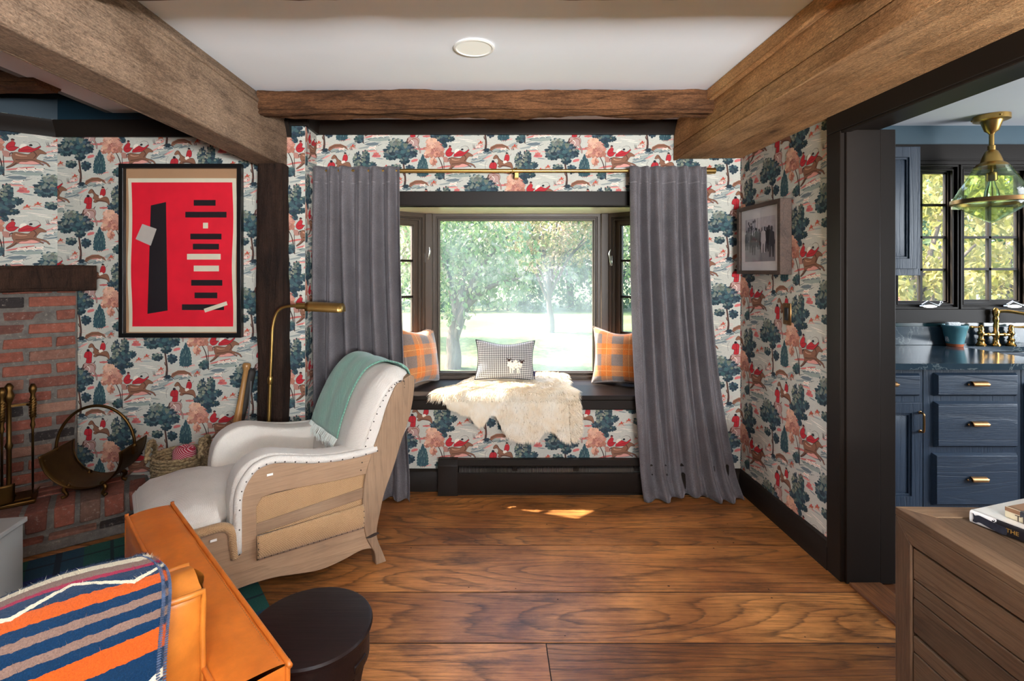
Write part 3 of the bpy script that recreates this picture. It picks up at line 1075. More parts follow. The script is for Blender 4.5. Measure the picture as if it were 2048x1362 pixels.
def window_unit(name, p0, p1, z0, z1, post, sash, rows_, cols, pane_mat, latch=None, depth=0.09, frame_w=0.03):
    """a window between plan points p0 and p1 (left to right seen from inside); frame > sash stiles, muntins; pane"""
    p0, p1 = Vector((p0[0], p0[1], 0)), Vector((p1[0], p1[1], 0))
    L = (p1 - p0).length
    e = (p1 - p0) / L
    ang = math.atan2(e.y, e.x)
    root = bpy.data.objects.new(name, None)
    COL.objects.link(root)
    root.location = (p0.x, p0.y, z0)
    root.rotation_euler = (0, 0, ang)
    root['kind'] = 'structure'
    H = z1 - z0
    m = MB()
    def ringbox(w0, w1, y0, y1):
        m.ring(rect(w0, L - w0, w0, H - w0), rect(w1, L - w1, w1, H - w1), y0, y1, XZ)
    f = frame_w
    ringbox(0, f, 0.0, depth)
    ringbox(f, f + 0.008, 0.018, depth)
    ringbox(f + 0.008, f + 0.018, 0.028, depth)
    ringbox(f + 0.014, f + 0.022, 0.012, 0.03)
    m.build('frame', M_sash if pane_mat is not M_paneclear or HEAD == z1 else M_trim, root, bevel=0.0015)
    s0 = f + 0.018
    m = MB()
    m.ring(rect(s0, L - s0, s0, H - s0), rect(s0 + sash, L - s0 - sash, s0 + sash, H - s0 - sash), 0.036, 0.075, XZ)
    m.ring(rect(s0 + sash, L - s0 - sash, s0 + sash, H - s0 - sash), rect(s0 + sash + 0.008, L - s0 - sash - 0.008, s0 + sash + 0.008, H - s0 - sash - 0.008), 0.046, 0.070, XZ)
    m.build('sash', M_sash if HEAD == z1 else M_trim, root, bevel=0.0015)
    g0 = s0 + sash
    gw, gh = L - 2 * g0, H - 2 * g0
    m = MB()
    for i in range(1, rows_):
        z = g0 + gh * i / rows_
        m.box(g0, L - g0, 0.045, 0.072, z - 0.008, z + 0.008)
    for i in range(1, cols):
        x = g0 + gw * i / cols
        m.box(x - 0.008, x + 0.008, 0.045, 0.072, g0, H - g0)
    if rows_ > 1 or cols > 1:
        m.build('muntin', M_trim, root)
    m = MB()
    m.box(g0 - 0.003, L - g0 + 0.003, 0.056, 0.060, g0 - 0.003, H - g0 + 0.003)
    m.build('pane', pane_mat, root)
    if latch is not None:
        x, z = latch
        m = MB()
        m.box(x - 0.011, x + 0.011, -0.008, 0.004, z - 0.04, z + 0.03)
        m.tube([(x, -0.01, z - 0.03), (x + 0.006, -0.03, z + 0.0), (x + 0.004, -0.04, z + 0.045), (x + 0.010, -0.03, z + 0.075)], [0.007, 0.006, 0.005, 0.004], 8)
        m.build('latch', M_chrome, root, bevel=0.002)
    return root

window_unit('window_1', (BC0, YB - 0.02), (BC1, YB - 0.02), SEAT, HEAD, 0, 0.0, 1, 1, M_pane, frame_w=0.022)
window_unit('window_2', (BX0, YW), (BC0 - 0.045, YB - 0.03), SEAT, HEAD, 0, 0.035, 4, 2, M_paneclear, latch=(0.655, 0.80 * 1.0 + 0.08))
window_unit('window_3', (BC1 + 0.045, YB - 0.03), (BX1, YW), SEAT, HEAD, 0, 0.035, 4, 2, M_paneclear, latch=(0.036, 0.86))
m = MB()
for x0, x1 in ((BC0 - 0.05, BC0), (BC1, BC1 + 0.05)):
    m.box(x0, x1, YB - 0.05, YB + 0.07, SEAT, HEAD)
struct(m.build('window_4', M_sash, bevel=0.004))

# ---------------------------------------------------------------- kitchen wall and its windows
YK = 3.40
def kx(px, d=YK):
    return (px - 985) * d / 1024
def kz(py, d=YK):
    return 1.4 - (py - 541) * d / 1024
wx0, wx1 = kx(1786), kx(1916)
vx0, vx1 = kx(1918), kx(2062)
wz0, wz1 = kz(618), kz(330)
t = MB()
t.box(1.73, wx0, YK, YK + 0.05, 0, 2.37)
t.box(vx1, 5.2, YK, YK + 0.05, 0, 2.37)
t.box(wx0, vx1, YK, YK + 0.05, wz1, 2.37)
t.box(wx0, vx1, YK, YK + 0.05, 0, wz0)
struct(t.build('wall_kitchen_window', M_kteal))
t = MB()
t.box(1.75, 5.2, YK - 0.02, YK, kz(322), kz(290))
t.box(1.75, 5.2, YK - 0.028, YK - 0.02, kz(323), kz(320))
t.box(wx0 - 0.085, wx0, YK - 0.022, YK, kz(645), wz1)
t.box(wx0 - 0.085, vx1 + 0.05, YK - 0.026, YK, kz(645), wz0)
t.box(wx0 - 0.085, vx1 + 0.1, YK - 0.018, YK, wz1, kz(320))
t.box(wx1, vx0, YK - 0.02, YK + 0.06, wz0, wz1)
struct(t.build('trim_kitchen_window', M_trim, bevel=0.002))
window_unit('window_5', (wx0, YK - 0.012), (wx1, YK - 0.012), wz0, wz1, 0, 0.012, 4, 2, M_paneclear, frame_w=0.014, depth=0.08)
window_unit('window_6', (vx0, YK - 0.012), (vx1, YK - 0.012), wz0, wz1, 0, 0.02, 4, 2, M_paneclear, frame_w=0.014, depth=0.08)
for nm, px, lab in (('crank_handle', 1857, 'chrome folding crank on the sill of the kitchen window beside the upper cabinet'), ('crank_handle', 2026, 'chrome folding crank on the kitchen window sill above the brass faucet')):
    c = Vector((kx(px, 3.37), 3.37, kz(612, 3.37)))
    r = thing(nm, lab, 'window crank', c)
    m = MB()
    m.extrude(sp2([(-0.045, -0.004), (-0.03, 0.006), (0.03, 0.006), (0.045, -0.004), (0, -0.010)], 4, True), -0.012, 0.024, XZ)
    m.build('base', M_chrome, r)
    m = MB()
    m.tube([(-0.05, -0.01, 0.008), (-0.022, -0.02, 0.032), (0.05, -0.02, 0.004), (0.066, -0.02, 0.022)], [0.006, 0.006, 0.005, 0.005], 8)
    m.ball((0.068, -0.02, 0.026), 0.009)
    m.build('arm', M_chrome, r)
r = thing('casement_lock', 'pale metal casement lock on the post between the two kitchen windows', 'window lock', (kx(1914, 3.37), 3.378, kz(409, 3.37)))
m = MB()
m.box(-0.03, 0.03, -0.008, 0.002, -0.034, 0.036)
m.build('plate', simple('nickel', (206, 204, 192), 0.35, 0.6, var=0.1), r, bevel=0.002)
m = MB()
m.tube([(0.0, -0.012, 0.0), (0.02, -0.03, 0.02), (0.035, -0.035, 0.055)], 0.006, 8)
m.build('lever', M_chrome, r)

# ---------------------------------------------------------------- curtains and rod
def curtain(name, label, x0t, x1t, x0b, x1b, ztop, zbot, yc, mat, seed, flare=0.0, nf=7, left_edge=None):
    rr = random.Random(seed)
    r = thing(name, label, 'curtain', ((x0t + x1t) / 2, yc, ztop), group='grey velvet curtains on the brass rod')
    cx = (x0t + x1t) / 2
    nu, nv = 150, 70
    ph = [rr.uniform(-0.6, 0.6) for _ in range(nf + 2)]
    def fn(u, v):
        z = zbot + (ztop - zbot) * (1 - v)
        s = v
        sm = s * s * (3 - 2 * s)
        a = x0t + (x0b - x0t) * (0.15 * s + 0.85 * s ** 2.2)
        b = x1t + (x1b - x1t) * (0.15 * s + 0.85 * s ** 2.2)
        k = u * nf
        w = math.sin(2 * PI * (k + 0.25 * mnoise.noise(Vector((k * 0.7, s * 1.5, seed)))) + ph[int(k) % len(ph)] * s)
        w2 = mnoise.noise(Vector((u * 5, s * 2.2, seed + 3.3)))
        amp = 0.026 + 0.026 * math.sin(PI * min(1, s * 1.15)) + 0.004 * s
        pinch = 1.0 if s > 0.03 else 0.75
        y = -amp * pinch * w + 0.02 * w2 * s
        y -= 0.07 * max(0, (s - 0.93) / 0.07) ** 1.5 * (0.6 + 0.4 * math.sin(u * 9))
        x = a + (b - a) * u
        return (x - cx, y, z - ztop + (0.012 * w2 if v > 0.97 else 0))
    m = MB()
    m.grid(nu, nv, fn)
    m.build('panel', mat, r, smooth=180, solid=0.004, offset=0)
    m = MB()
    m.grid(nu, 3, lambda u, v: (fn(u, 0.004 + v * 0.006)[0], fn(u, 0.055)[1] - 0.0035, -0.098 - v * 0.006))
    m.build('hem_stitch', M_hem, r, smooth=180)
    return r

def velvet(name, col):
    k = NT(name)
    co = k.coord()
    nz = k.noise(co, 7, 5, 0.65)
    fine = k.noise(co, 190, 2, 0.7)
    c = k.mix(1.0, lin(col), k.ramp(nz, [(0.3, (0.82,) * 3), (0.7, (1.14,) * 3)]), 'MULTIPLY')
    c = k.mix(1.0, c, k.ramp(fine, [(0.3, (0.75,) * 3), (0.7, (1.25,) * 3)]), 'MULTIPLY')
    k.val(c, k.b.inputs['Base Color'])
    k.set(Roughness=0.85)
    k.b.inputs['Sheen Weight'].default_value = 0.55
    k.b.inputs['Sheen Roughness'].default_value = 0.35
    k.b.inputs['Sheen Tint'].default_value = lin((190, 182, 186))
    k.b.inputs['Specular IOR Level'].default_value = 0.15
    k.bump(fine, 0.25, 0.002)
    return k.mat
M_velvet = velvet('grey_velvet', (104, 99, 101))
M_hem = simple('grey_hem_thread', (124, 118, 120), 0.9, var=0)
curtain('curtain', 'gathered grey velvet curtain hanging behind the back of the armchair', -1.108, -0.575, -1.10, -0.50, 2.044, 0.012, 3.168, M_velvet, 4, nf=6)
curtain('curtain', 'gathered grey velvet curtain pooling on the floor by the papered corner', 0.845, 1.320, 0.915, 1.520, 2.042, 0.012, 3.155, M_velvet, 9, nf=6)
r = thing('curtain_rod', 'slim brass curtain rod across the top of the bay window', 'curtain rod', (0.13, 3.196, 2.022))
m = MB(); m.cyl((-1.24, 0, 0), (0.06, 0, 0), 0.0125, 20); m.build('outer_tube', M_brass, r)
m = MB(); m.cyl((0.0, 0, 0), (1.25, 0, 0), 0.0105, 20); m.build('inner_tube', M_brass, r)
Mx = Matrix.Rotation(PI / 2, 4, 'Y')
for x0, x1 in ((-1.245, -1.185), (1.19, 1.262)):
    m = MB()
    m.lathe([(0.0145, x0), (0.019, x0 + 0.003), (0.019, x1 - 0.003), (0.0145, x1)], seg=24, M=Mx)
    m.build('finial', M_brass, r)
m = MB()
m.tube([(0.0 + 0.02 * math.cos(a), 0, 0.0)[:1] + (0.017 * math.sin(a), 0.017 * math.cos(a)) for a in [i * 2 * PI / 20 for i in range(20)]], 0.004, 6, closed=True)
m.box(0.008, 0.032, -0.004, 0.085, -0.046, -0.036)
m.box(0.008, 0.032, -0.016, -0.008, -0.046, -0.014)
m.box(0.002, 0.038, 0.082, 0.088, -0.07, -0.02)
m.build('bracket', M_brass, r, bevel=0.001)

# ---------------------------------------------------------------- baseboard heater
r = thing('baseboard_heater', 'long dark brown baseboard heater under the window seat', 'heater', (-0.336, YW - 0.02, 0.0))
m = MB()
prof = [(0, 0.015), (-0.055, 0.015), (-0.060, 0.022), (-0.060, 0.135), (-0.052, 0.142), (-0.050, 0.142), (-0.050, 0.03), (0, 0.03)]
m.extrude(prof, 0.0, 1.80, YZ)
m.extrude([(0, 0.03), (-0.006, 0.03), (-0.006, 0.215), (0, 0.215)], 0, 1.80, YZ)
m.extrude([(0, 0.215), (-0.035, 0.215), (-0.058, 0.188), (-0.055, 0.182), (-0.034, 0.205), (0, 0.205)], 0, 1.80, YZ)
m.extrude([(-0.006, 0.0), (-0.048, 0.0), (-0.048, 0.016), (-0.006, 0.016)], 0, 1.80, YZ)
m.build('housing', M_trim, r)
for x0, x1 in ((-0.004, 0.12), (1.70, 1.804)):
    m = MB()
    m.extrude([(0.0, 0.0), (-0.064, 0.0), (-0.064, 0.186), (-0.038, 0.22), (0, 0.22)], x0, x1, YZ)
    m.build('end_cap', M_trim, r, bevel=0.003)
m = MB()
m.cyl((0.12, -0.03, 0.10), (1.70, -0.03, 0.10), 0.012)
for i in range(180):
    x = 0.13 + i * 0.0087
    m.box(x, x + 0.0012, -0.048, -0.01, 0.07, 0.165)
m.build('fin', simple('aluminium_fin', (190, 186, 176), 0.4, 0.7, var=0.1), r, smooth=0)
for x in (0.46, 0.84, 1.22):
    m = MB()
    m.extrude([(-0.008, 0.15), (-0.05, 0.15), (-0.052, 0.165), (-0.012, 0.19), (-0.008, 0.19)], x, x + 0.03, YZ)
    m.build('bracket', M_trim, r)

# ---------------------------------------------------------------- deep armchair on a bare wooden frame
M_ashwood = wood('bare_oak_frame', (172, 140, 110), (150, 118, 90), (110, 84, 62), 'X', along=1.2, across=11, rings=6, ringamt=0.28, rough=0.65, blotch=0.18, bump=0.2, fibre=0.35)
M_ashwoodz = wood('bare_oak_upright', (172, 140, 110), (150, 118, 90), (110, 84, 62), 'Z', along=1.2, across=11, rings=6, ringamt=0.28, rough=0.65, blotch=0.18, bump=0.2, fibre=0.35)
M_linen = weave('pale_linen', (220, 213, 204), (198, 189, 178), 900, var=0.06)
M_burlap = weave('burlap', (186, 150, 110), (140, 104, 70), 700, bump=0.9, var=0.08)
M_nail = simple('dark_nail', (58, 46, 38), 0.5, 0.5, var=0)
W2 = 0.32
ch = thing('armchair', 'deep cream linen armchair with exposed oak frame and burlap side beside the bay window', 'armchair',
           (-0.527 - 0.6 * W2, 2.455 + 0.8 * W2, 0), math.atan2(-0.6, -0.8))
post = sp2([(-0.019, 0.0), (0.0, 0.05), (0.026, 0.12), (0.029, 0.169), (0.012, 0.25), (-0.010, 0.333), (-0.055, 0.44), (-0.097, 0.554), (-0.135, 0.65), (-0.158, 0.734), (-0.171, 0.82), (-0.170, 0.872)], 4)
post += [(-0.150, 0.882), (-0.125, 0.872)] + sp2([(-0.098, 0.852), (-0.068, 0.837), (-0.02, 0.74), (0.011, 0.647), (0.052, 0.545), (0.085, 0.45), (0.100, 0.34), (0.098, 0.24), (0.085, 0.15), (0.055, 0.085), (0.042, 0.06), (0.034, 0.0)], 4)
TOPARM = [(0.03, 0.535), (0.12, 0.530), (0.20, 0.532), (0.28, 0.540), (0.36, 0.555), (0.43, 0.573), (0.49, 0.585), (0.54, 0.580), (0.58, 0.558), (0.605, 0.52), (0.618, 0.47), (0.620, 0.40), (0.620, 0.25)]
for sgn in (1, -1):
    y0, y1 = (W2 - 0.04, W2) if sgn > 0 else (-W2, -W2 + 0.04)
    m = MB()
    m.cur = 0.3
    m.extrude(post, y0 - 0.002 * sgn, y1 + 0.003 * sgn, XZ)
    m.build('back_post', M_ashwoodz, ch, smooth=30, bevel=0.004)
    m = MB()
    m.cur = 0.5
    m.extrude(sp2(TOPARM[:-1], 3) + [TOPARM[-1], (0.560, 0.25), (0.562, 0.42)] + sp2([(0.54, 0.455), (0.48, 0.462), (0.36, 0.455), (0.2, 0.446), (0.06, 0.443)], 3), y0, y1, XZ)
    m.build('arm_rail', M_ashwood, ch, smooth=30, bevel=0.003)
    m = MB()
    m.cur = 0.7
    m.extrude([(0.08, 0.333), (0.565, 0.303), (0.565, 0.350), (0.08, 0.383)], y0 + 0.002, y1 - 0.002, XZ)
    m.build('middle_rail', M_ashwood, ch, bevel=0.003)
    m = MB()
    m.cur = 0.9
    bot = sp2([(0.03, 0.075), (0.10, 0.092), (0.20, 0.075), (0.30, 0.068), (0.40, 0.085), (0.50, 0.104), (0.62, 0.108), (0.72, 0.090), (0.80, 0.082), (0.86, 0.10)], 4)
    m.extrude(bot + [(0.885, 0.16), (0.885, 0.365), (0.66, 0.365), (0.65, 0.255), (0.05, 0.255)], y0 + 0.001, y1 - 0.001, XZ)
    m.build('side_apron', M_ashwood, ch, smooth=30, bevel=0.003)
    m = MB()
    m.cur = 0.2
    m.extrude(sp2([(0.835, 0.10), (0.85, 0.05), (0.865, 0.0105)], 3) + [(0.905, 0.0105)] + sp2([(0.90, 0.05), (0.888, 0.14), (0.886, 0.2)], 3) + [(0.835, 0.2)], y0 - 0.004 * sgn, y1 + 0.004 * sgn, XZ)
    m.build('front_leg', M_ashwoodz, ch, smooth=30, bevel=0.004)
    # padded arm behind and above the rail
    yi, yo = (W2 - 0.135, W2 - 0.022) if sgn > 0 else (-W2 + 0.022, -W2 + 0.135)
    out = [(0.03, 0.30), (0.02, 0.572), (0.10, 0.562), (0.20, 0.563), (0.28, 0.571), (0.36, 0.588), (0.43, 0.607), (0.50, 0.622), (0.56, 0.615), (0.61, 0.588), (0.642, 0.54), (0.656, 0.47), (0.658, 0.40), (0.655, 0.27), (0.60, 0.262)]
    m = MB()
    m.extrude(sp2(out[1:-1], 3) + [out[-1], out[0]], yi, yo, XZ)
    m.build('padded_arm', M_linen, ch, smooth=180, bevel=0.028, bseg=5)
    # rolled linen welt along the edge of the wood
    m = MB()
    yy = (W2 - 0.006) * sgn
    path = smooth_path([(u + (0.012 if u > 0.6 else 0), yy, v + (0.016 if u < 0.6 else 0.0)) for u, v in TOPARM], 3)
    m.tube(path, 0.0165, 10)
    m.build('arm_welt', M_linen, ch, smooth=180)
    m = MB()
    for i in range(0, len(path), 2):
        p = path[i]
        m.ball((p.x - 0.004 * (p.x > 0.6), yy + 0.0145 * sgn, p.z - 0.007 * (p.x < 0.6)), 0.0035, seg=6, rings=4)
    m.build('nail_row', M_nail, ch)['kind'] = 'stuff'
    # burlap recess, burlap skirt, burlap edging of the front rail
    m = MB()
    ya = (W2 - 0.008) * sgn
    m.box(0.07, 0.57, min(ya, ya - 0.012 * sgn), max(ya, ya - 0.012 * sgn), 0.30, 0.455)
    m.box(0.03, 0.08, min(ya, ya - 0.03 * sgn), max(ya, ya - 0.03 * sgn), 0.30, 0.50)
    m.build('burlap_panel', M_burlap, ch)
    m = MB()
    def skirt(u, v):
        x = 0.098 + (0.562 - 0.098) * u
        z = 0.200 + (0.307 - 0.012 * u - 0.200) * v + 0.006 * u
        bul = 0.012 * math.sin(PI * min(1, max(0, v))) ** 0.6 + 0.003
        return (x, (W2 + bul) * sgn, z)
    m.grid(40, 9, skirt)
    m.build('burlap_skirt', M_burlap, ch, smooth=180, solid=0.012, offset=0)
    m = MB()
    for i in range(19):
        p = skirt(i / 18 * 0.98 + 0.01, 0.03)
        m.ball((p[0], p[1] + 0.004 * sgn, p[2]), 0.0036, seg=6, rings=4)
    for j in range(1, 4):
        for u in (0.008, 0.992):
            p = skirt(u, j / 4)
            m.ball((p[0], p[1] + 0.004 * sgn, p[2]), 0.0036, seg=6, rings=4)
    m.build('skirt_nails', M_nail, ch)['kind'] = 'stuff'
    m = MB()
    m.tube(smooth_path([(0.640, yy, 0.235), (0.648, yy, 0.29), (0.655, yy, 0.345), (0.685, yy, 0.372), (0.75, yy, 0.374), (0.88, yy, 0.366)], 5), 0.019, 10)
    m.build('burlap_edging', M_burlap, ch, smooth=180)
    m = MB()
    m.extrude(sp2([(0.02, 0.148), (0.06, 0.140), (0.085, 0.146), (0.04, 0.156)], 4, True), (W2 + 0.001) * sgn, (W2 + 0.006) * sgn, XZ)
    m.build('iron_key', M_nail, ch)
    for q, (u, v) in enumerate(((0.51, 0.545), (0.72, 0.335))):
        m = MB()
        m.box(u - 0.012, u + 0.012, min((W2 + 0.003) * sgn, (W2 + 0.005) * sgn), max((W2 + 0.003) * sgn, (W2 + 0.005) * sgn), v - 0.005, v + 0.004, None)
        m.build('paper_tag', simple('white_tag', (236, 234, 228), 0.8, var=0) if q == 0 else bpy.data.materials['white_tag'], ch)
# front apron, back boards
m = MB()
m.box(0.862, 0.885, -W2 + 0.035, W2 - 0.035, 0.10, 0.365)
m.build('front_apron', M_ashwood, ch, bevel=0.003)
m = MB()
m.extrude(sp2([(0.03, 0.10), (0.02, 0.25), (-0.06, 0.45), (-0.13, 0.65), (-0.155, 0.82)], 4) + [(-0.13, 0.82), (-0.10, 0.65), (-0.03, 0.45), (0.05, 0.25), (0.05, 0.10)], -W2 + 0.035, W2 - 0.035, XZ)
m.build('back_panel', M_burlap, ch, smooth=60)
# back upholstery rolling over the top, with little pleats at the shoulders
BACK = [(0.175, 0.40), (0.165, 0.50), (0.135, 0.62), (0.085, 0.74), (0.030, 0.835), (-0.030, 0.895), (-0.090, 0.918), (-0.145, 0.905), (-0.172, 0.868), (-0.172, 0.80), (-0.150, 0.68)]
backp = [Vector((a, 0, b)) for a, b in BACK]
bpth = smooth_path(backp, 5)
def back_at(v, lift=0.0):
    n = len(bpth) - 1
    i = min(n - 1, int(v * n))
    t = v * n - i
    p = bpth[i].lerp(bpth[i + 1], t)
    d = (bpth[min(i + 2, n)] - bpth[max(i - 1, 0)]).normalized()
    nrm = Vector((d.z, 0, -d.x))
    return p + nrm * lift, nrm
def backfn(u, v):
    y = (u * 2 - 1) * (W2 - 0.005 - 0.05 * max(0, 1 - v / 0.16))
    p, nrm = back_at(v)
    e = abs(u * 2 - 1)
    drop = 0.058 * max(0, (e - 0.72) / 0.28) ** 2.0
    pleat = 0.004 * math.sin(v * 52) * max(0, (e - 0.62) / 0.38) * (1 if v > 0.35 else 0.2)
    q = p - nrm * (drop - pleat)
    return (q.x, y, q.z)
m = MB()
m.grid(50, 56, backfn)
m.build('back_cushion', M_linen, ch, smooth=180, solid=0.05, offset=-1)
m = MB()
for sgn in (1, -1):
    for i in range(26):
        p, nrm = back_at(0.08 + i * 0.032)
        q = p - nrm * 0.060
        m.ball((q.x, (W2 + 0.001) * sgn, q.z), 0.0034, seg=6, rings=4)
m.build('back_nails', M_nail, ch)['kind'] = 'stuff'
for sgn in (1, -1):
    m = MB()
    side = []
    for i in range(30):
        p, nrm = back_at(0.16 + i / 29 * 0.80)
        q = p - nrm * 0.057
        side.append((q.x, q.z))
    m.extrude(side + [(-0.13, 0.62), (-0.05, 0.47)], (W2 - 0.05) * sgn, (W2 - 0.004) * sgn, XZ)
    m.build('back_side', M_linen, ch, smooth=40)
# seat cushion
def cushion(mb, x0, x1, y0, y1, z0, z1, crown=0.03, r=0.05, n=26, sag=None):
    def prof(t):        # 0..1 around the short section -> (side, height)
        return t
    def top(u, v):
        e = max(abs(u * 2 - 1), abs(v * 2 - 1))
        return e
    nx, ny = n, n
    for sgn in (1, -1):
        def fn(u, v):
            uu, vv = u * 2 - 1, v * 2 - 1
            px = math.copysign(1 - (1 - abs(uu)) ** 1.0, uu)
            c = (1 - uu ** 2) * (1 - vv ** 2)
            edge = min(1.0, (1 - abs(uu)) * (x1 - x0) / 2 / r) , min(1.0, (1 - abs(vv)) * (y1 - y0) / 2 / r)
            ex = math.sqrt(max(0, 1 - (1 - edge[0]) ** 2))
            ey = math.sqrt(max(0, 1 - (1 - edge[1]) ** 2))
            h = min(ex, ey) * 1.0
            hz = (z1 - z0) / 2
            z = (z0 + z1) / 2 + sgn * (hz * (0.35 + 0.65 * h) + crown * c * (1 if sgn > 0 else 0.2))
            x = (x0 + x1) / 2 + uu * (x1 - x0) / 2
            y = (y0 + y1) / 2 + vv * (y1 - y0) / 2
            if sag:
                z += sag(x, y) * (sgn > 0)
            return (x, y, z)
        mb.grid(nx, ny, fn)
m = MB()
def sag(x, y):
    return 0.012 * mnoise.noise(Vector((x * 5, y * 5, 0.3))) + 0.004 * mnoise.noise(Vector((x * 17, y * 14, 1.3)))
zz = W2 - 0.128
m.grid(44, 40, lambda u, v: None or (0, 0, 0)) if False else None
def seat_outline(x):
    return lerp_tab([(0.1, zz), (0.64, zz), (0.70, W2 - 0.03), (0.90, W2 - 0.045), (0.935, W2 - 0.10)], x)
def seatfn(sgn):
    def fn(u, v):
        x = 0.12 + (0.955 - 0.12) * u
        vv = v * 2 - 1
        y = vv * seat_outline(x)
        fr = min(1.0, (1 - u) * 0.835 / 0.075)
        sd = min(1.0, (1 - abs(vv)) * seat_outline(x) / 0.06)
        h = min(math.sqrt(max(0, 1 - (1 - fr) ** 2)), math.sqrt(max(0, 1 - (1 - sd) ** 2)))
        z = 0.385 + sgn * 0.055 * (0.30 + 0.70 * h)
        if sgn > 0:
            z += 0.045 * (1 - vv * vv) * min(1, (1 - u) * 5) + sag(x, y) * h
        return (x, y, z)
    return fn
m = MB()
m.grid(60, 40, seatfn(1))
m.grid(60, 40, seatfn(-1))
def rim(u, v):
    # closes the cushion edge all the way round
    return None
for edge in ('f', 'l', 'r'):
    def ef(u, v, edge=edge):
        a = (1, u) if edge == 'f' else (u, 0) if edge == 'l' else (u, 1)
        p, q = Vector(seatfn(1)(*a)), Vector(seatfn(-1)(*a))
        r_ = p.lerp(q, v)
        bul = 0.012 * math.sin(PI * v)
        return (r_.x + (bul if edge == 'f' else 0), r_.y + (bul if edge == 'r' else -bul if edge == 'l' else 0), r_.z)
    m.grid(40, 7, ef)
o = m.build('seat_cushion', M_linen, ch, smooth=180)
bmw = bmesh.new(); bmw.from_mesh(o.data); bmesh.ops.remove_doubles(bmw, verts=bmw.verts, dist=0.0008); bmesh.ops.recalc_face_normals(bmw, faces=bmw.faces); bmw.to_mesh(o.data); bmw.free()
m = MB()
seam = [seatfn(1)(1, v / 30) for v in range(31)]
m.tube([(0.953, p[1], p[2] + 0.001) for p in seam], 0.0035, 6)
m.build('seat_seam', M_linen, ch, smooth=180)

# green throw over the chair back
th_ = thing('throw', 'sea green wool throw with white fringe draped over the armchair back', 'throw', tuple(ch.location), ch.rotation_euler.z)
def throw_mat():
    k = NT('green_wool')
    co = k.coord()
    x, y, z = k.sep(co)
    tw = k.math('SINE', k.math('MULTIPLY', k.math('ADD', z, k.math('MULTIPLY', y, 0.9)), 520.0))
    fine = k.noise(co, 240, 3, 0.7)
    c = k.mix(k.math('MULTIPLY_ADD', tw, 0.28, 0.5), lin((72, 128, 106)), lin((134, 178, 158)))
    c = k.mix(1.0, c, k.ramp(fine, [(0.3, (0.85,) * 3), (0.7, (1.15,) * 3)]), 'MULTIPLY')
    k.val(c, k.b.inputs['Base Color'])
    k.set(Roughness=0.95)
    k.b.inputs['Sheen Weight'].default_value = 0.4
    k.bump(k.math('ADD', tw, fine), 0.35, 0.002)
    return k.mat
M_throw = throw_mat()
def throw_edges(v):
    lo = lerp_tab([(0, -0.335), (0.15, -0.335), (0.5, -0.345), (1, -0.345)], v)
    hi = lerp_tab([(0, 0.155), (0.2, 0.13), (0.40, 0.115), (0.55, 0.15), (0.66, 0.265), (1, 0.25)], v)
    return lo, hi
def throwfn(u, v, lift=0.008):
    lo, hi = throw_edges(v)
    y = lo + (hi - lo) * u
    vv = 0.165 + 0.785 * v
    p, nrm = back_at(vv, lift + 0.0025 * math.sin(u * 19 + v * 4) + 0.003)
    e = abs(y) / (W2 - 0.005)
    p = p - nrm * (0.058 * max(0, (min(e, 1.08) - 0.72) / 0.28) ** 2.0)
    return (p.x, y, p.z)
m = MB()
m.grid(34, 60, throwfn)
m.build('cloth', M_throw, th_, smooth=180, solid=0.006, offset=1)
m = MB()
rr = random.Random(2)
for i in range(64):
    u = i / 63
    p = Vector(throwfn(u, 0.0, 0.012))
    q = p + Vector((0.012 + rr.uniform(-0.006, 0.012), rr.uniform(-0.012, 0.012), -0.052 - rr.uniform(0, 0.018)))
    mid = p.lerp(q, 0.5) + Vector((0.012, rr.uniform(-0.006, 0.006), 0))
    m.tube([p, mid, q], [0.0022, 0.002, 0.0012], 5)
m.build('fringe', simple('white_fringe', (222, 228, 220), 0.9, var=0.05), th_)

# ---------------------------------------------------------------- sheepskin and cushions on the window seat
sk = thing('sheepskin', 'cream long-haired sheepskin hanging over the middle of the window seat', 'sheepskin', (0.08, 3.30, SEAT))
HANG = [(-0.385, 0.69), (-0.36, 0.645), (-0.31, 0.60), (-0.26, 0.548), (-0.18, 0.515), (-0.14, 0.50), (-0.11, 0.45), (-0.08, 0.44), (-0.05, 0.455), (-0.015, 0.515), (0.02, 0.50), (0.05, 0.44), (0.08, 0.375), (0.12, 0.35), (0.17, 0.337), (0.24, 0.338), (0.28, 0.345), (0.305, 0.375), (0.325, 0.405), (0.35, 0.41), (0.38, 0.40), (0.40, 0.375), (0.43, 0.345), (0.48, 0.327), (0.52, 0.333), (0.545, 0.36), (0.565, 0.42)]
def skin_pt(u, v):
    """v 0..0.5 on the seat (back to front), 0.5..1 hanging"""
    xl = lerp_tab([(0, -0.13), (0.12, -0.19), (0.25, -0.23), (0.36, -0.33), (0.5, -0.385), (1, -0.375)], v)
    xr = lerp_tab([(0, 0.50), (0.15, 0.53), (0.3, 0.50), (0.42, 0.535), (1, 0.555)], v)
    x = xl + (xr - xl) * u
    yb = 3.665 + 0.02 * math.sin(u * 9)
    if v <= 0.47:
        t = v / 0.47
        y = yb + (3.215 - yb) * t
        z = SEAT + 0.010 + 0.02 * max(0, mnoise.noise(Vector((x * 4, y * 4, 0.2)))) + 0.03 * math.exp(-((y - 3.60) / 0.05) ** 2) * (u > 0.55)
        return Vector((x, y, z))
    if v <= 0.53:
        a = (v - 0.47) / 0.06 * PI / 2
        return Vector((x, 3.215 - 0.032 * math.sin(a), SEAT - 0.022 + 0.032 * math.cos(a)))
    t = (v - 0.53) / 0.47
    zb = lerp_tab(HANG, x)
    zt = SEAT - 0.022
    zb = min(zb + 0.012, zt - 0.005)
    y = 3.183 + 0.012 * math.sin(x * 14) * t
    return Vector((x, y, zt + (zb - zt) * t))
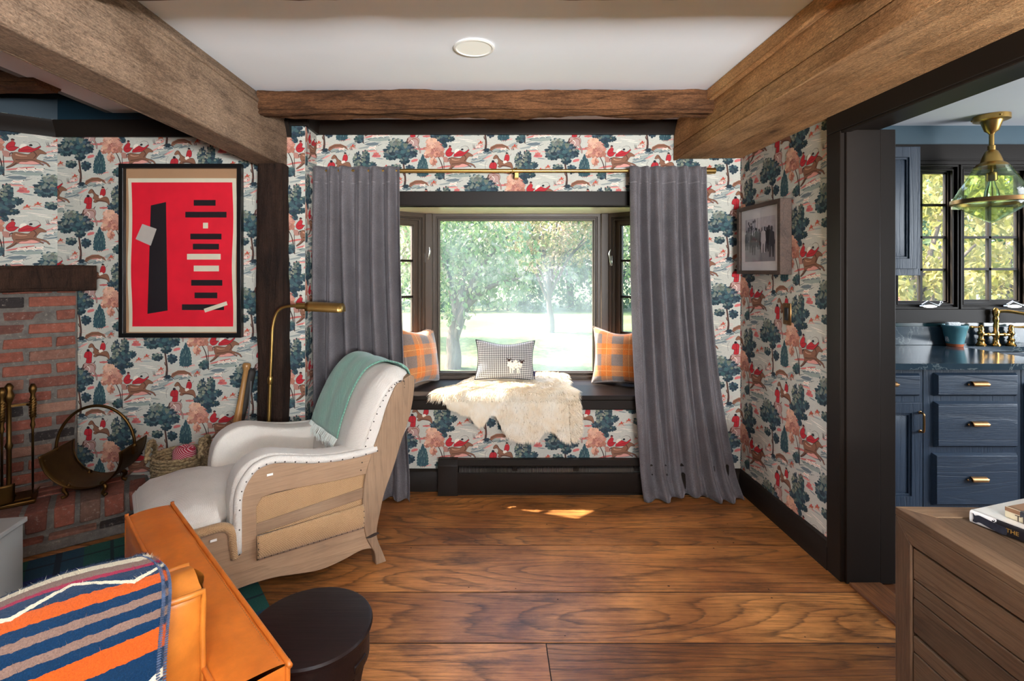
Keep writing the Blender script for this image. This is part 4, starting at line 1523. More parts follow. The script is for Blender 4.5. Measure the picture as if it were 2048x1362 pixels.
base = Vector(sk.location)
m = MB()
m.grid(90, 80, lambda u, v: skin_pt(u, v) - base)
def wool_mat(name, c1, c2):
    k = NT(name)
    nz = k.noise(k.coord(), 11, 3, 0.6)
    k.val(k.mix(k.ramp(nz, [(0.35, (0, 0, 0)), (0.7, (1, 1, 1))]), lin(c1), lin(c2)), k.b.inputs['Base Color'])
    k.set(Roughness=0.75)
    k.b.inputs['Specular IOR Level'].default_value = 0.25
    k.b.inputs['Subsurface Weight'].default_value = 0.0
    return k.mat
M_wool = wool_mat('cream_wool', (250, 242, 226), (242, 224, 194))
m.build('hide', M_wool, sk, smooth=180, solid=0.004, offset=0)
m = MB()
rr = random.Random(77)
for i in range(42000):
    u, v = rr.random(), rr.random()
    p = skin_pt(u, v)
    if v > 0.53 and (lerp_tab(HANG, p.x) > SEAT - 0.02):
        continue
    e = 0.012
    a = skin_pt(min(1, u + e), v) - skin_pt(max(0, u - e), v)
    b = skin_pt(u, min(1, v + e)) - skin_pt(u, max(0, v - e))
    n = a.cross(b)
    if n.length < 1e-9:
        continue
    n.normalize()
    if (v < 0.5 and n.z < 0) or (v >= 0.5 and n.y > 0):
        n = -n
    down = b.normalized()
    cl = Vector((mnoise.noise(p * 26), mnoise.noise(p * 26 + Vector((5, 0, 0))), mnoise.noise(p * 26 + Vector((0, 9, 0))))) * 0.38
    side = a.normalized() * ((u - 0.5) * 2 * (1 if abs(u - 0.5) > 0.42 else 0.1))
    dirn = (n * (0.55 if v < 0.5 else 0.75) + down * (0.35 if v < 0.5 else 0.55) + cl + side).normalized()
    if v < 0.03:
        dirn = (dirn - down * 0.9).normalized()
    Lh = rr.uniform(0.018, 0.032) * (1.25 if v < 0.5 else 1.0)
    tip = p + dirn * Lh + down * 0.010 + Vector((0, 0, -0.006))
    midp = p + n * Lh * 0.30 + dirn * Lh * 0.35
    if tip.z < SEAT + 0.002 and p.y > 3.2:
        tip.z = SEAT + 0.002
    wv = a.normalized() * 0.0015 if rr.random() < 0.5 else b.normalized().cross(dirn).normalized() * 0.0015
    bi = m.add([p - wv - base, p + wv - base, midp + wv * 0.9 - base, midp - wv * 0.9 - base, tip - base], [(0, 1, 2, 3), (3, 2, 4)])
o = m.build('fleece', M_wool, sk, smooth='keep')
o['kind'] = 'stuff'

def plaid_mat():
    k = NT('orange_plaid_wool')
    u = k.n('UVMap').outputs[0]
    x, y, z = k.sep(u)
    def band(c, per, w, ph=0.0):
        t = k.math('FRACT', k.math('ADD', k.math('DIVIDE', c, per), ph))
        return k.math('LESS_THAN', t, w)
    bx, by = band(x, 0.155, 0.5, 0.0), band(y, 0.155, 0.5, 0.22)
    s = k.math('MULTIPLY', k.math('ADD', bx, by), 0.5)
    c = k.ramp(s, [(0.0, lin((214, 118, 40))), (0.5, lin((178, 118, 74))), (1.0, lin((126, 112, 104)))], 'CONSTANT')
    c = k.ramp(s, [(0.0, lin((222, 120, 36))), (0.25, lin((190, 122, 72))), (0.75, lin((128, 112, 104)))], 'CONSTANT')
    line = k.math('MAXIMUM', band(x, 0.155, 0.025, 0.26), band(y, 0.155, 0.025, 0.48))
    c = k.mix(k.math('MULTIPLY', line, 0.5), c, lin((236, 190, 120)))
    nz = k.noise(k.coord(), 230, 3, 0.7)
    c = k.mix(1.0, c, k.ramp(nz, [(0.3, (0.75,) * 3), (0.7, (1.25,) * 3)]), 'MULTIPLY')
    k.val(c, k.b.inputs['Base Color'])
    k.set(Roughness=0.95)
    k.b.inputs['Sheen Weight'].default_value = 0.5
    k.bump(nz, 0.5, 0.002)
    return k.mat
def check_mat():
    k = NT('black_cream_check')
    u = k.n('UVMap').outputs[0]
    x, y, z = k.sep(u)
    fx = k.math('LESS_THAN', k.math('FRACT', k.math('DIVIDE', x, 0.0132)), 0.52)
    fy = k.math('LESS_THAN', k.math('FRACT', k.math('DIVIDE', y, 0.0132)), 0.52)
    s = k.math('MULTIPLY', k.math('ADD', fx, fy), 0.5)
    c = k.ramp(s, [(0.0, lin((228, 224, 216))), (0.25, lin((150, 148, 148))), (0.75, lin((44, 42, 46)))], 'CONSTANT')
    nz = k.noise(k.coord(), 260, 2, 0.7)
    c = k.mix(1.0, c, k.ramp(nz, [(0.3, (0.85,) * 3), (0.7, (1.15,) * 3)]), 'MULTIPLY')
    k.val(c, k.b.inputs['Base Color'])
    k.set(Roughness=0.95)
    k.b.inputs['Sheen Weight'].default_value = 0.3
    return k.mat
M_plaid, M_check = plaid_mat(), check_mat()

def pillow_surface(w, h, t, pinch=0.10, dent=0.0, seed=0):
    def fn(sgn):
        def f(u, v):
            a, b = u * 2 - 1, v * 2 - 1
            ca, cb = 1 - a * a, 1 - b * b
            x = a * w / 2 * (1 - pinch * cb * abs(a) ** 2 * (1 - 0.0))
            z = b * h / 2 * (1 - pinch * ca * abs(b) ** 2)
            if b > 0:
                z -= dent * ca ** 2 * b ** 2
            th = t / 2 * (max(0, ca) ** 0.45) * (max(0, cb) ** 0.45)
            th *= 1 + 0.10 * mnoise.noise(Vector((a * 2.2, b * 2.2, seed + sgn)))
            return (x, sgn * th, z + h / 2)
        return f
    return fn
def pillow(name, label, cat, w, h, t, loc, rot, mat, pinch=0.10, dent=0.0, group=None, seed=0):
    r = thing(name, label, cat, loc, 0, group)
    r.rotation_euler = rot
    f = pillow_surface(w, h, t, pinch, dent, seed)
    m = MB()
    for s in (1, -1):
        m.grid(36, 30, f(s), uvfn=lambda u, v: (u * w, v * h))
    o = m.build('cover', mat, r, smooth=180)
    bm = bmesh.new(); bm.from_mesh(o.data); bmesh.ops.remove_doubles(bm, verts=bm.verts, dist=0.0004); bmesh.ops.recalc_face_normals(bm, faces=bm.faces); bm.to_mesh(o.data); bm.free()
    m = MB()
    edge = [f(1)(i / 40, 0) for i in range(41)] + [f(1)(1, i / 40) for i in range(1, 41)] + [f(1)(1 - i / 40, 1) for i in range(1, 41)] + [f(1)(0, 1 - i / 40) for i in range(1, 40)]
    m.tube([(p[0], 0, p[2]) for p in edge], 0.003, 6, closed=True)
    m.build('seam', mat, r, smooth=180)
    return r, f
pl, f = pillow('pillow', 'orange and taupe plaid wool pillow at the curtain beside the armchair', 'pillow', 0.40, 0.40, 0.16, (-0.475, 3.50, SEAT + 0.004), (math.radians(-12), math.radians(4), math.radians(62)), M_plaid, 0.12, 0.02, 'plaid pillows on the window seat', 1)
pr, f = pillow('pillow', 'orange and taupe plaid wool pillow with a white sewn label, beside the pooling curtain', 'pillow', 0.41, 0.40, 0.17, (0.875, 3.49, SEAT + 0.004), (math.radians(-14), math.radians(-2), math.radians(-26)), M_plaid, 0.12, 0.03, 'plaid pillows on the window seat', 2)
m = MB()
q = [f(-1)(0.80 + a * 0.17, 0.06 + b * 0.16) for a, b in ((0, 0), (1, 0), (1, 1), (0, 1))]
m.add([(p[0], p[1] - 0.008, p[2]) for p in q], [(0, 1, 2, 3)])
m.build('sewn_label', simple('white_label', (236, 234, 238), 0.8, var=0), pr, smooth=0, solid=0.002)
m = MB()
c = [sum(p[i] for p in q) / 4 for i in range(3)]
m.ball((c[0], c[1] - 0.010, c[2] - 0.004), 0.012, 0.002, 0.012)
m.box(c[0] - 0.022, c[0] + 0.02, c[1] - 0.014, c[1] - 0.011, c[2] + 0.014, c[2] + 0.020)
m.build('label_emblem', simple('label_print', (150, 96, 130), 0.8, var=0), pr)
pc, f = pillow('pillow', 'small black and cream check pillow with a woolly sheep on it', 'pillow', 0.415, 0.275, 0.12, (0.085, 3.50, SEAT + 0.035), (math.radians(-16), math.radians(1), 0), M_check, 0.10, 0.02, None, 3)
# the woolly sheep patch
rr = random.Random(8)
m = MB()
for i in range(46):
    a, rad = rr.uniform(0, 6.28), math.sqrt(rr.random())
    x, z = 0.062 + 0.048 * rad * math.cos(a), 0.098 + 0.030 * rad * math.sin(a)
    y = f(-1)(min(1, max(0, x / 0.415 + 0.5)), z / 0.275)[1]
    m.ball((x, y - 0.004, z), rr.uniform(0.007, 0.011), seg=8, rings=5)
for x in (0.035, 0.05, 0.08, 0.092):
    y = f(-1)(x / 0.415 + 0.5, 0.24)[1]
    m.tube([(x, y - 0.004, 0.075), (x + 0.002, y - 0.004, 0.045)], 0.005, 6)
m.build('sheep_patch', simple('white_boucle', (240, 232, 218), 0.95, var=0.08, vs=90), pc)
M_felt = simple('dark_brown_felt', (70, 50, 44), 0.95, var=0.1)
for nm, hx, hz in (('sheep_tail', 0.024, 0.128), ('sheep_head', 0.112, 0.118)):
    m = MB()
    y = f(-1)(hx / 0.415 + 0.5, hz / 0.275)[1]
    m.ball((hx, y - 0.010, hz), 0.010, 0.007, 0.008)
    for s in (-1, 1):
        m.tube([(hx, y - 0.012, hz + 0.004), (hx + s * 0.014, y - 0.012, hz + 0.012), (hx + s * 0.018, y - 0.012, hz + 0.003)], [0.004, 0.003, 0.002], 6)
    m.build(nm, M_felt, pc)
m = MB()
y = f(-1)(0.965, 0.14)[1]
m.box(0.196, 0.206, -0.02, 0.0, 0.03, 0.06)
m.build('side_tag', simple('navy_tag', (46, 44, 84), 0.8, var=0), pc)

# ---------------------------------------------------------------- corner fireplace
FB = Vector((-2.442, 3.016, 0))
FROT = math.atan2(0.6, 0.8)
Mf = Matrix.Translation(FB) @ Matrix.Rotation(FROT, 4, 'Z')      # local x right along the brick face, -y out of it
def brick_mat():
    k = NT('old_brick')
    at = k.n('Attribute', attribute_name='rnd')
    co = k.coord()
    c = k.ramp(at.outputs['Fac'], [(0.0, lin((104, 97, 90))), (0.04, lin((104, 97, 90))), (0.05, lin((104, 58, 46))), (0.35, lin((128, 70, 54))), (0.6, lin((142, 80, 62))), (0.8, lin((98, 58, 48))), (0.93, lin((154, 112, 92))), (0.97, lin((46, 38, 36)))], 'LINEAR')
    n1 = k.noise(co, 24, 5, 0.7)
    c = k.mix(1.0, c, k.ramp(n1, [(0.3, (0.65,) * 3), (0.7, (1.25,) * 3)]), 'MULTIPLY')
    n2 = k.noise(co, 60, 4, 0.75)
    c = k.mix(k.math('MULTIPLY', k.ramp(n2, [(0.58, (0, 0, 0)), (0.72, (1, 1, 1))]), 0.5), c, lin((176, 160, 146)))
    k.val(c, k.b.inputs['Base Color'])
    k.set(Roughness=0.92)
    k.bump(k.math('ADD', n1, n2), 0.6, 0.006)
    return k.mat
M_brick = brick_mat()
rr = random.Random(31)
def jit_brick(mb, x0, x1, y0, y1, z0, z1, j, M):
    mb.cur = rr.uniform(0.06, 0.96) if rr.random() > 0.06 else 0.99
    b = len(mb.v)
    mb.box(x0, x1, y0, y1, z0, z1, None)
    for i in range(b, len(mb.v)):
        p = Vector(mb.v[i]) + Vector((rr.uniform(-j, j), rr.uniform(-j, j), rr.uniform(-j, j)))
        mb.v[i] = tuple(M @ p if M else p)
fp = thing('fireplace', 'corner brick chimney breast with a dark timber mantel and raised hearth', 'fireplace', tuple(FB), FROT)
m = MB()
m.cur = 0.02
m.box(-1.4, -0.004, 0.006, 0.045, 0.19, 1.285)
row = 0
z = 0.198
while z < 1.27:
    x = 0.0 - (0.0 if row % 2 else 0.105)
    if row % 2 == 0:
        jit_brick(m, -0.098, -0.012, 0.0, 0.06, z, z + 0.056, 0.004, None)
    else:
        x = -0.012
    x = -0.118 if row % 2 == 0 else -0.012
    while x > -1.35:
        jit_brick(m, x - 0.205, x, 0.0 + rr.uniform(-0.003, 0.003), 0.06, z, z + 0.056, 0.004, None)
        x -= 0.225
    z += 0.0765
    row += 1
m.build('chimney_brick', M_brick, fp, bevel=0.006)
m = MB()
m.cur = 0.5
rough_bar(m, -1.45, 0.088, -0.145, -0.018, 1.285, 1.425, 'X', 60, 0.008, 41, 0.8)
m.build('mantel', M_post, fp, smooth=60)
m = MB()
m.cur = 0.02
m.extrude([(-1.5, -0.445), (0.33, -0.445), (0.33, -0.205), (0.105, -0.035), (0.0, 0.045), (-1.5, 0.0)], 0.0, 0.186, XY)
m.extrude([(-1.5, -0.52), (0.34, -0.52), (0.33, -0.44), (-1.5, -0.44)], 0.0, 0.05, XY)
x = 0.32
while x > -1.4:
    jit_brick(m, x - 0.084, x, -0.458, -0.25, 0.086, 0.19, 0.005, None)
    x -= 0.106
x = 0.30
while x > -1.4:
    jit_brick(m, x - 0.19, x, -0.505, -0.42, 0.008, 0.066, 0.005, None)
    x -= 0.21
for i in range(3):
    x = 0.21 - i * 0.05
    while x > -1.4:
        if x < 0.16 or i == 0:
            jit_brick(m, x - 0.20, x, -0.235 + i * 0.078, -0.165 + i * 0.078, 0.16, 0.192, 0.004, None)
        x -= 0.215
m.build('hearth', M_brick, fp, bevel=0.007)

# brass log holder
lh = thing('log_holder', 'curved brass log holder with a hoop handle standing on the brick hearth', 'log holder', (-2.20, 2.84, 0.185), math.radians(10))
m = MB()
R_ = 0.185
def scuttle(u, v):
    a = math.radians(-185 + 190 * u)
    x, z = R_ * 1.02 * math.cos(a), R_ * 0.98 * math.sin(a)
    end = abs(u * 2 - 1)
    y = (v - 0.5) * (0.22 + 0.07 * end ** 2)
    return (x, y, z + R_ + 0.045)
m.grid(44, 10, scuttle)
m.build('sheet', M_brassold, lh, smooth=180, solid=0.004, offset=0)
m = MB()
for v in (0, 1):
    m.tube([scuttle(i / 40, v) for i in range(41)], 0.004, 6)
m.build('rolled_edge', M_brassold, lh, smooth=180)
m = MB()
m.tube([(-0.195 * math.cos(t) , 0.0, 0.205 + 0.045 - 0.02 + 0.235 * math.sin(t)) for t in [PI * i / 28 for i in range(29)]], 0.008, 10)
m.build('hoop_handle', M_brassold, lh, smooth=180)
for sx in (-1, 1):
    m = MB()
    m.ball((sx * 0.195, 0, 0.235), 0.014)
    m.box(sx * 0.195 - 0.008, sx * 0.195 + 0.008, -0.02, 0.02, 0.19, 0.235)
    m.build('handle_mount', M_brassold, lh)
for sx in (-1, 1):
    for sy in (-1, 1):
        m = MB()
        m.tube(smooth_path([(sx * 0.075, sy * 0.09, 0.072), (sx * 0.10, sy * 0.10, 0.05), (sx * 0.085, sy * 0.10, 0.02), (sx * 0.105, sy * 0.105, 0.008)], 4), [0.012] * 6 + [0.009] * 5 + [0.012] * 2, 8)
        m.build('foot', M_brassold, lh, smooth=180)
for i, (u, v) in enumerate(((0.06, 0.12), (0.3, 0.15), (0.34, 0.25), (0.36, 0.12), (0.30, 0.85), (0.62, 0.2), (0.64, 0.8))):
    p = scuttle(u, v)
    m = MB()
    m.ball((p[0] * 1.01, p[1], p[2]), 0.007, seg=8, rings=5)
    m.build('rivet', M_brassold, lh)

# brass fire tools
ft = thing('fire_tool_stand', 'brass fire tool stand with a square base at the chimney brick', 'fire tools', (-2.504, 2.651, 0.192), math.radians(37))
m = MB()
m.box(-0.11, 0.11, -0.075, 0.075, 0.0, 0.022)
m.box(-0.095, 0.095, -0.062, 0.062, 0.022, 0.034)
m.build('base', M_brassold, ft, bevel=0.006)
m = MB()
m.lathe([(0.03, 0.034), (0.016, 0.06), (0.011, 0.1), (0.011, 0.28), (0.018, 0.30), (0.011, 0.32), (0.011, 0.52), (0.02, 0.54), (0.024, 0.56), (0.014, 0.585), (0.02, 0.605), (0.006, 0.625)], seg=16)
m.build('post', M_brassold, ft, smooth=180)
m = MB()
m.box(-0.09, 0.09, -0.006, 0.006, 0.50, 0.512)
for x in (-0.09, 0.09):
    m.tube([(x + 0.018 * math.cos(a), -0.018 + 0.018 * math.sin(a), 0.506) for a in [i * 0.45 for i in range(12)]], 0.005, 6)
m.build('hook_bar', M_brassold, ft)
for nm, lab, x, y, kind in (('fire_poker', 'brass fire poker with a twisted handle hanging on the tool stand', 0.095, -0.03, 0), ('ash_shovel', 'brass handled ash shovel hanging on the fire tool stand', -0.02, -0.055, 1)):
    t_ = thing(nm, lab, 'fire tool', (Mf.to_3x3() @ Vector((x, y, 0)))[:2] and tuple(Vector((-2.504, 2.651, 0.0)) + Mf.to_3x3() @ Vector((x, y, 0))), math.radians(37))
    t_.location.z = 0.232
    m = MB()
    m.lathe([(0.005, 0.03), (0.006, 0.34), (0.012, 0.36), (0.007, 0.38), (0.0115, 0.40), (0.0125, 0.50), (0.009, 0.52), (0.017, 0.54), (0.017, 0.555), (0.008, 0.575)], seg=12)
    m.build('shaft', M_brassold, t_, smooth=180)
    m = MB()
    for ph in range(3):
        m.tube([(0.012 * math.cos(s * 14 + ph * 2.1), 0.012 * math.sin(s * 14 + ph * 2.1), 0.40 + 0.10 * s) for s in [i / 30 for i in range(31)]], 0.004, 5)
    m.build('twisted_grip', M_brassold, t_)
    m = MB()
    if kind == 0:
        m.tube([(0, 0, 0.04), (0, 0, 0.0), (0.02, -0.01, 0.02), (0.03, -0.015, 0.035)], [0.005, 0.004, 0.004, 0.002], 6)
        m.build('hook_tip', M_brassold, t_)
    else:
        m.grid(9, 9, lambda u, v: ((u - 0.5) * 0.10, -0.012 + 0.02 * (2 * u - 1) ** 2 - 0.012, 0.10 * v - 0.02))
        m.build('blade', M_brassold, t_, solid=0.003)
ft_base = thing('hearth_brush', 'dark hearth brush with a brass handle hanging on the tool stand', 'brush', tuple(Vector((-2.504, 2.651, 0.232)) + Mf.to_3x3() @ Vector((-0.095, -0.03, 0))), math.radians(37))
m = MB()
m.lathe([(0.006, 0.13), (0.006, 0.36), (0.012, 0.38), (0.012, 0.48), (0.006, 0.50), (0.016, 0.53), (0.006, 0.56)], seg=12)
m.build('handle', M_brassold, ft_base, smooth=180)
m = MB()
m.lathe([(0.036, 0.0), (0.034, 0.05), (0.022, 0.11), (0.008, 0.135)], seg=18)
m.build('bristles', M_iron, ft_base, smooth=60)

# ---------------------------------------------------------------- woven baskets, rolled cloth, bats
def rope_mat(name, c1, c2):
    k = NT(name)
    co = k.coord()
    n = k.noise(k.mapping(co, (60, 60, 160)), 1.0, 3, 0.6)
    k.val(k.mix(k.ramp(n, [(0.35, (0, 0, 0)), (0.7, (1, 1, 1))]), lin(c1), lin(c2)), k.b.inputs['Base Color'])
    k.set(Roughness=0.9)
    k.bump(n, 0.5, 0.004)
    return k.mat
M_seagrass = rope_mat('woven_seagrass', (104, 84, 58), (190, 164, 122))
def basket(name, label, loc, r0, r1, h, rot=0.0, hand=0.055):
    b = thing(name, label, 'basket', loc, rot)
    m = MB()
    rows = int(h / 0.017)
    for i in range(rows):
        z = 0.009 + i * 0.017
        r = r0 + (r1 - r0) * (i / rows) ** 0.7
        pts = []
        for k_ in range(64):
            a = 2 * PI * k_ / 64
            q = r + 0.0035 * math.sin(k_ * PI / 2 + i * PI)
            pts.append((q * math.cos(a), q * math.sin(a), z + 0.002 * math.sin(k_ * PI / 2 + 1)))
        m.tube(pts, 0.0105, 6, closed=True)
    m.lathe([(0.0, 0.004), (r0, 0.004)], seg=40, cap=False)
    m.build('woven_body', M_seagrass, b, smooth=180)
    for s in (-1, 1):
        m = MB()
        pts = [(s * (r1 + 0.006), hand * 1.3 * math.cos(t), h - 0.02 + hand * 1.5 * math.sin(t)) for t in [PI * i / 18 for i in range(19)]]
        for ph in range(2):
            m.tube([(p[0] + 0.008 * math.cos(i * 1.1 + ph * PI), p[1], p[2] + 0.008 * math.sin(i * 1.1 + ph * PI)) for i, p in enumerate(pts)], 0.0095, 6)
        m.build('loop_handle', M_seagrass, b, smooth=180)
    return b
basket('basket', 'round seagrass basket with a loop handle on the floor between the hearth and the armchair', (-1.765, 2.885, 0.0), 0.11, 0.13, 0.385, math.radians(20))
basket('basket', 'seagrass basket at the dark post holding the leaning bats', (-1.50, 2.905, 0.0), 0.105, 0.125, 0.40, math.radians(25), 0.05)
rc = thing('rolled_blanket', 'rolled red and white striped blanket standing up in the seagrass basket', 'blanket', (-1.715, 2.85, 0.016), 0)
def stripe_mat():
    k = NT('red_white_ticking')
    x, y, z = k.sep(k.coord())
    s = k.math('FRACT', k.math('MULTIPLY', k.math('ADD', z, k.math('MULTIPLY', x, 0.9)), 95.0))
    k.val(k.mix(k.math('LESS_THAN', s, 0.30), lin((164, 36, 58)), lin((226, 196, 196))), k.b.inputs['Base Color'])
    k.set(Roughness=0.9)
    return k.mat
m = MB()
m.lathe([(0.0, 0.0), (0.052, 0.0), (0.058, 0.02), (0.06, 0.2), (0.058, 0.385), (0.046, 0.402), (0.03, 0.405), (0.026, 0.39), (0.014, 0.395), (0.0, 0.396)], seg=28, cap=False)
m.build('roll', stripe_mat(), rc, smooth=60)

def leaning(name, label, cat, foot, top, prof, mat, extra=None):
    foot, top = Vector(foot), Vector(top)
    r = thing(name, label, cat, tuple(foot))
    q = (top - foot).to_track_quat('Z', 'Y')
    r.rotation_mode = 'QUATERNION'
    r.rotation_quaternion = q
    m = MB()
    m.lathe(prof, seg=20)
    m.build('body', mat, r, smooth=60)
    if extra:
        extra(r)
    return r
M_batwood = wood('varnished_ash', (214, 160, 98), (190, 132, 72), (132, 84, 42), 'Z', along=1.2, across=14, rings=6, ringamt=0.35, rough=0.35, blotch=0.05, bump=0.05, coat=0.3)
M_darkbat = simple('dark_leather_grip', (44, 38, 34), 0.7, var=0.2, vs=40, bump=0.4, bs=120)
leaning('baseball_bat', 'pale varnished wooden bat leaning knob up at the dark post', 'bat', (-1.525, 2.875, 0.03), (-1.43, 2.985, 0.862),
        [(0.0, 0.0), (0.026, 0.003), (0.031, 0.03), (0.032, 0.25), (0.027, 0.42), (0.018, 0.60), (0.0145, 0.72), (0.0145, 0.80), (0.022, 0.815), (0.024, 0.83), (0.018, 0.842), (0, 0.845)], M_batwood)
def hilt(r):
    m = MB()
    m.lathe([(0.024, 0.0), (0.026, 0.22), (0.024, 0.44), (0.0, 0.445)], seg=18)
    m.build('wooden_end', simple('reddish_wood', (122, 78, 48), 0.5, var=0.2, vs=30), r, smooth=60)
leaning('wooden_club', 'dark leather wrapped club leaning behind the pale bat', 'bat', (-1.565, 2.93, 0.03), (-1.398, 3.02, 0.90),
        [(0.0, 0.40), (0.026, 0.402), (0.026, 0.42), (0.022, 0.44), (0.024, 0.60), (0.026, 0.70), (0.024, 0.795), (0.012, 0.81), (0, 0.812)], M_darkbat, hilt)
leaning('riding_crop', 'thin dark riding stick leaning at the dark post beside the bats', 'stick', (-1.385, 3.005, 0.0), (-1.366, 3.03, 0.95),
        [(0.0, 0.0), (0.007, 0.002), (0.010, 0.3), (0.0115, 0.7), (0.008, 0.92), (0.0, 0.925)], M_darkbat)
rl = thing('steel_ruler', 'thin pale steel rule leaning beside the pale wooden bat', 'ruler', (-1.437, 2.93, 0.0))
rl.rotation_mode = 'QUATERNION'
rl.rotation_quaternion = (Vector((-1.402, 2.975, 0.78)) - Vector((-1.437, 2.93, 0.0))).to_track_quat('Z', 'Y')
m = MB()
m.box(-0.007, 0.007, -0.0015, 0.0015, 0.0, 0.76)
m.build('blade', simple('brushed_steel', (196, 200, 204), 0.35, 0.7, var=0.05), rl)
m = MB()
for i in range(70):
    m.box(0.001 if i % 5 else -0.002, 0.007, -0.0022, -0.0014, 0.02 + i * 0.0104, 0.0215 + i * 0.0104)
m.build('graduation', M_black, rl, smooth=0)

# ---------------------------------------------------------------- brass reading lamp
fl_ = thing('floor_lamp', 'slim brass pharmacy floor lamp standing before the dark timber post', 'lamp', (-1.25, 2.815, 0.0))
m = MB()
m.lathe([(0.085, 0.0), (0.086, 0.012), (0.078, 0.02), (0.03, 0.026), (0.014, 0.04), (0.012, 0.06)], seg=40)
m.build('base', M_brass, fl_, smooth=50)
def tilt(z):
    return 0.038 * (z / 1.05)
m = MB()
m.tube([(0, 0, 0.03), (tilt(0.79), 0, 0.79)], 0.0105, 14)
m.build('lower_pole', M_brass, fl_, smooth=60)
m = MB()
m.lathe([(0.0105, 0.0), (0.0145, 0.004), (0.0145, 0.03), (0.012, 0.04), (0.008, 0.045)], (tilt(0.785), 0, 0.775), seg=16)
m.build('collar', M_brass, fl_, smooth=50)
m = MB()
z0 = 1.20
arm = smooth_path([(tilt(0.8), 0, 0.80), (tilt(1.0), 0, 1.0), (tilt(1.08) + 0.002, 0, 1.09), (0.058, 0, 1.155), (0.085, 0, 1.19), (0.125, 0, 1.203), (0.18, 0, 1.205)], 6)
m.tube(arm, 0.008, 12)
m.build('arm', M_brass, fl_, smooth=180)
m = MB()
m.cyl((0.172, 0, 1.205), (0.225, 0, 1.204), 0.017, 20)
m.cyl((0.225, 0, 1.204), (0.255, 0, 1.203), 0.020, 20)
m.build('socket', M_brass, fl_, smooth=50)
m = MB()
def shade(u, v):
    a = math.radians(-20 + 220 * u)
    x = 0.236 + 0.19 * v
    r = 0.036
    return (x, 0.052 * math.cos(a), 1.193 + 0.036 * math.sin(a) - 0.010 * v)
m.grid(30, 12, shade)
m.add([shade(i / 29, 0) for i in range(30)], [tuple(range(30))])
m.add([shade(i / 29, 1) for i in range(30)], [tuple(range(30))])
m.build('lamp_shade', M_brass, fl_, smooth=50, solid=0.002, offset=0)
m = MB()
m.ball((0.31, 0, 1.192), 0.036, 0.02, 0.02)
m.build('bulb', simple('opal_bulb', (236, 232, 222), 0.4, var=0), fl_)

# ---------------------------------------------------------------- framed red print (plain stand-in for the poster)
D_ = 3.02
pf = thing('framed_poster', 'tall red framed print in a black frame on the wallpaper', 'picture', (-1.846, YP - 0.004, 1.517))
w_, h_ = 0.362, 0.514
m = MB()
m.ring(rect(-w_, w_, -h_, h_), rect(-w_ + 0.026, w_ - 0.026, -h_ + 0.026, h_ - 0.026), -0.036, 0.0, XZ)
m.build('frame', M_black, pf, bevel=0.003)
m = MB()
m.box(-w_ + 0.02, w_ - 0.02, -0.006, -0.002, -h_ + 0.02, h_ - 0.02)
m.build('backing_board', simple('kraft_board', (176, 134, 98), 0.8, var=0.06), pf)
pr_ = MB()
def sheet(x0, x1, z0, z1, yb, mi, wave=0.003):
    pr_.m = mi
    pr_.grid(16, 22, lambda u, v: (x0 + (x1 - x0) * u + 0.004 * math.sin(v * 9 + 1) * (1 if u < 0.1 or u > 0.9 else 0), yb + wave * 0.25 * math.sin(v * 14 + u * 5), z0 + (z1 - z0) * v))
X0, X1, Z0, Z1 = -0.322, 0.322, -0.483, 0.432
sheet(X0, X1, Z0, Z1, -0.0085, 0)
sheet(-0.300, 0.300, -0.45, 0.407, -0.0105, 1)
def flat(pts, mi, y=-0.0125):
    pr_.m = mi
    pr_.add([(a, y, b) for a, b in pts], [tuple(range(len(pts)))])
# abstract upright shape and plain bars
flat([(-0.185, 0.27), (-0.095, 0.29), (-0.085, -0.355), (-0.205, -0.375)], 2)
flat([(-0.275, 0.07), (-0.235, 0.16), (-0.15, 0.13), (-0.185, 0.03)], 3, -0.0135)
for z, a, b, mi in ((0.285, 0.07, 0.20, 2), (0.215, 0.02, 0.265, 2), (0.15, 0.125, 0.155, 0), (0.085, 0.05, 0.235, 2), (0.025, 0.065, 0.22, 2), (-0.035, 0.03, 0.23, 0), (-0.105, 0.07, 0.22, 0), (-0.19, 0.055, 0.24, 2), (-0.265, 0.075, 0.21, 2), (-0.335, 0.0, 0.25, 2)):
    flat(rect(a, b, z - 0.017, z + 0.017), mi)
flat([(0.13, -0.345), (0.265, -0.30), (0.272, -0.322), (0.138, -0.367)], 0, -0.0135)
M_red = simple('scarlet_ink', (226, 22, 46), 0.55, var=0.12, vs=7)
pr_.build('print', [simple('aged_cream_paper', (222, 212, 186), 0.7, var=0.06), M_red, simple('black_ink', (28, 20, 24), 0.55, var=0.1), simple('silver_grey_ink', (190, 180, 170), 0.55, var=0.15)], pf, smooth=0)
def picture_glass():
    k = NT('picture_glass')
    tr, gl, fr, mx = k.n('BsdfTransparent'), k.n('BsdfGlossy'), k.n('LayerWeight'), k.n('MixShader')
    gl.inputs['Roughness'].default_value = 0.01
    k.l(k.math('MULTIPLY_ADD', k.math('POWER', fr.outputs['Facing'], 5.0), 0.5, 0.02), mx.inputs[0]); k.l(tr.outputs[0], mx.inputs[1]); k.l(gl.outputs[0], mx.inputs[2])
    k.l(mx.outputs[0], k.out.inputs[0])
    return k.mat
M_glass = picture_glass()
m = MB()
m.box(-w_ + 0.022, w_ - 0.022, -0.021, -0.019, -h_ + 0.022, h_ - 0.022)
m.build('glazing', M_glass, pf)

# ---------------------------------------------------------------- small framed photograph and light switch on the right wall
pp = thing('framed_photograph', 'small grey photograph of standing people in a brown wooden frame', 'picture', (XR - 0.004, 2.935, 1.58), -PI / 2)
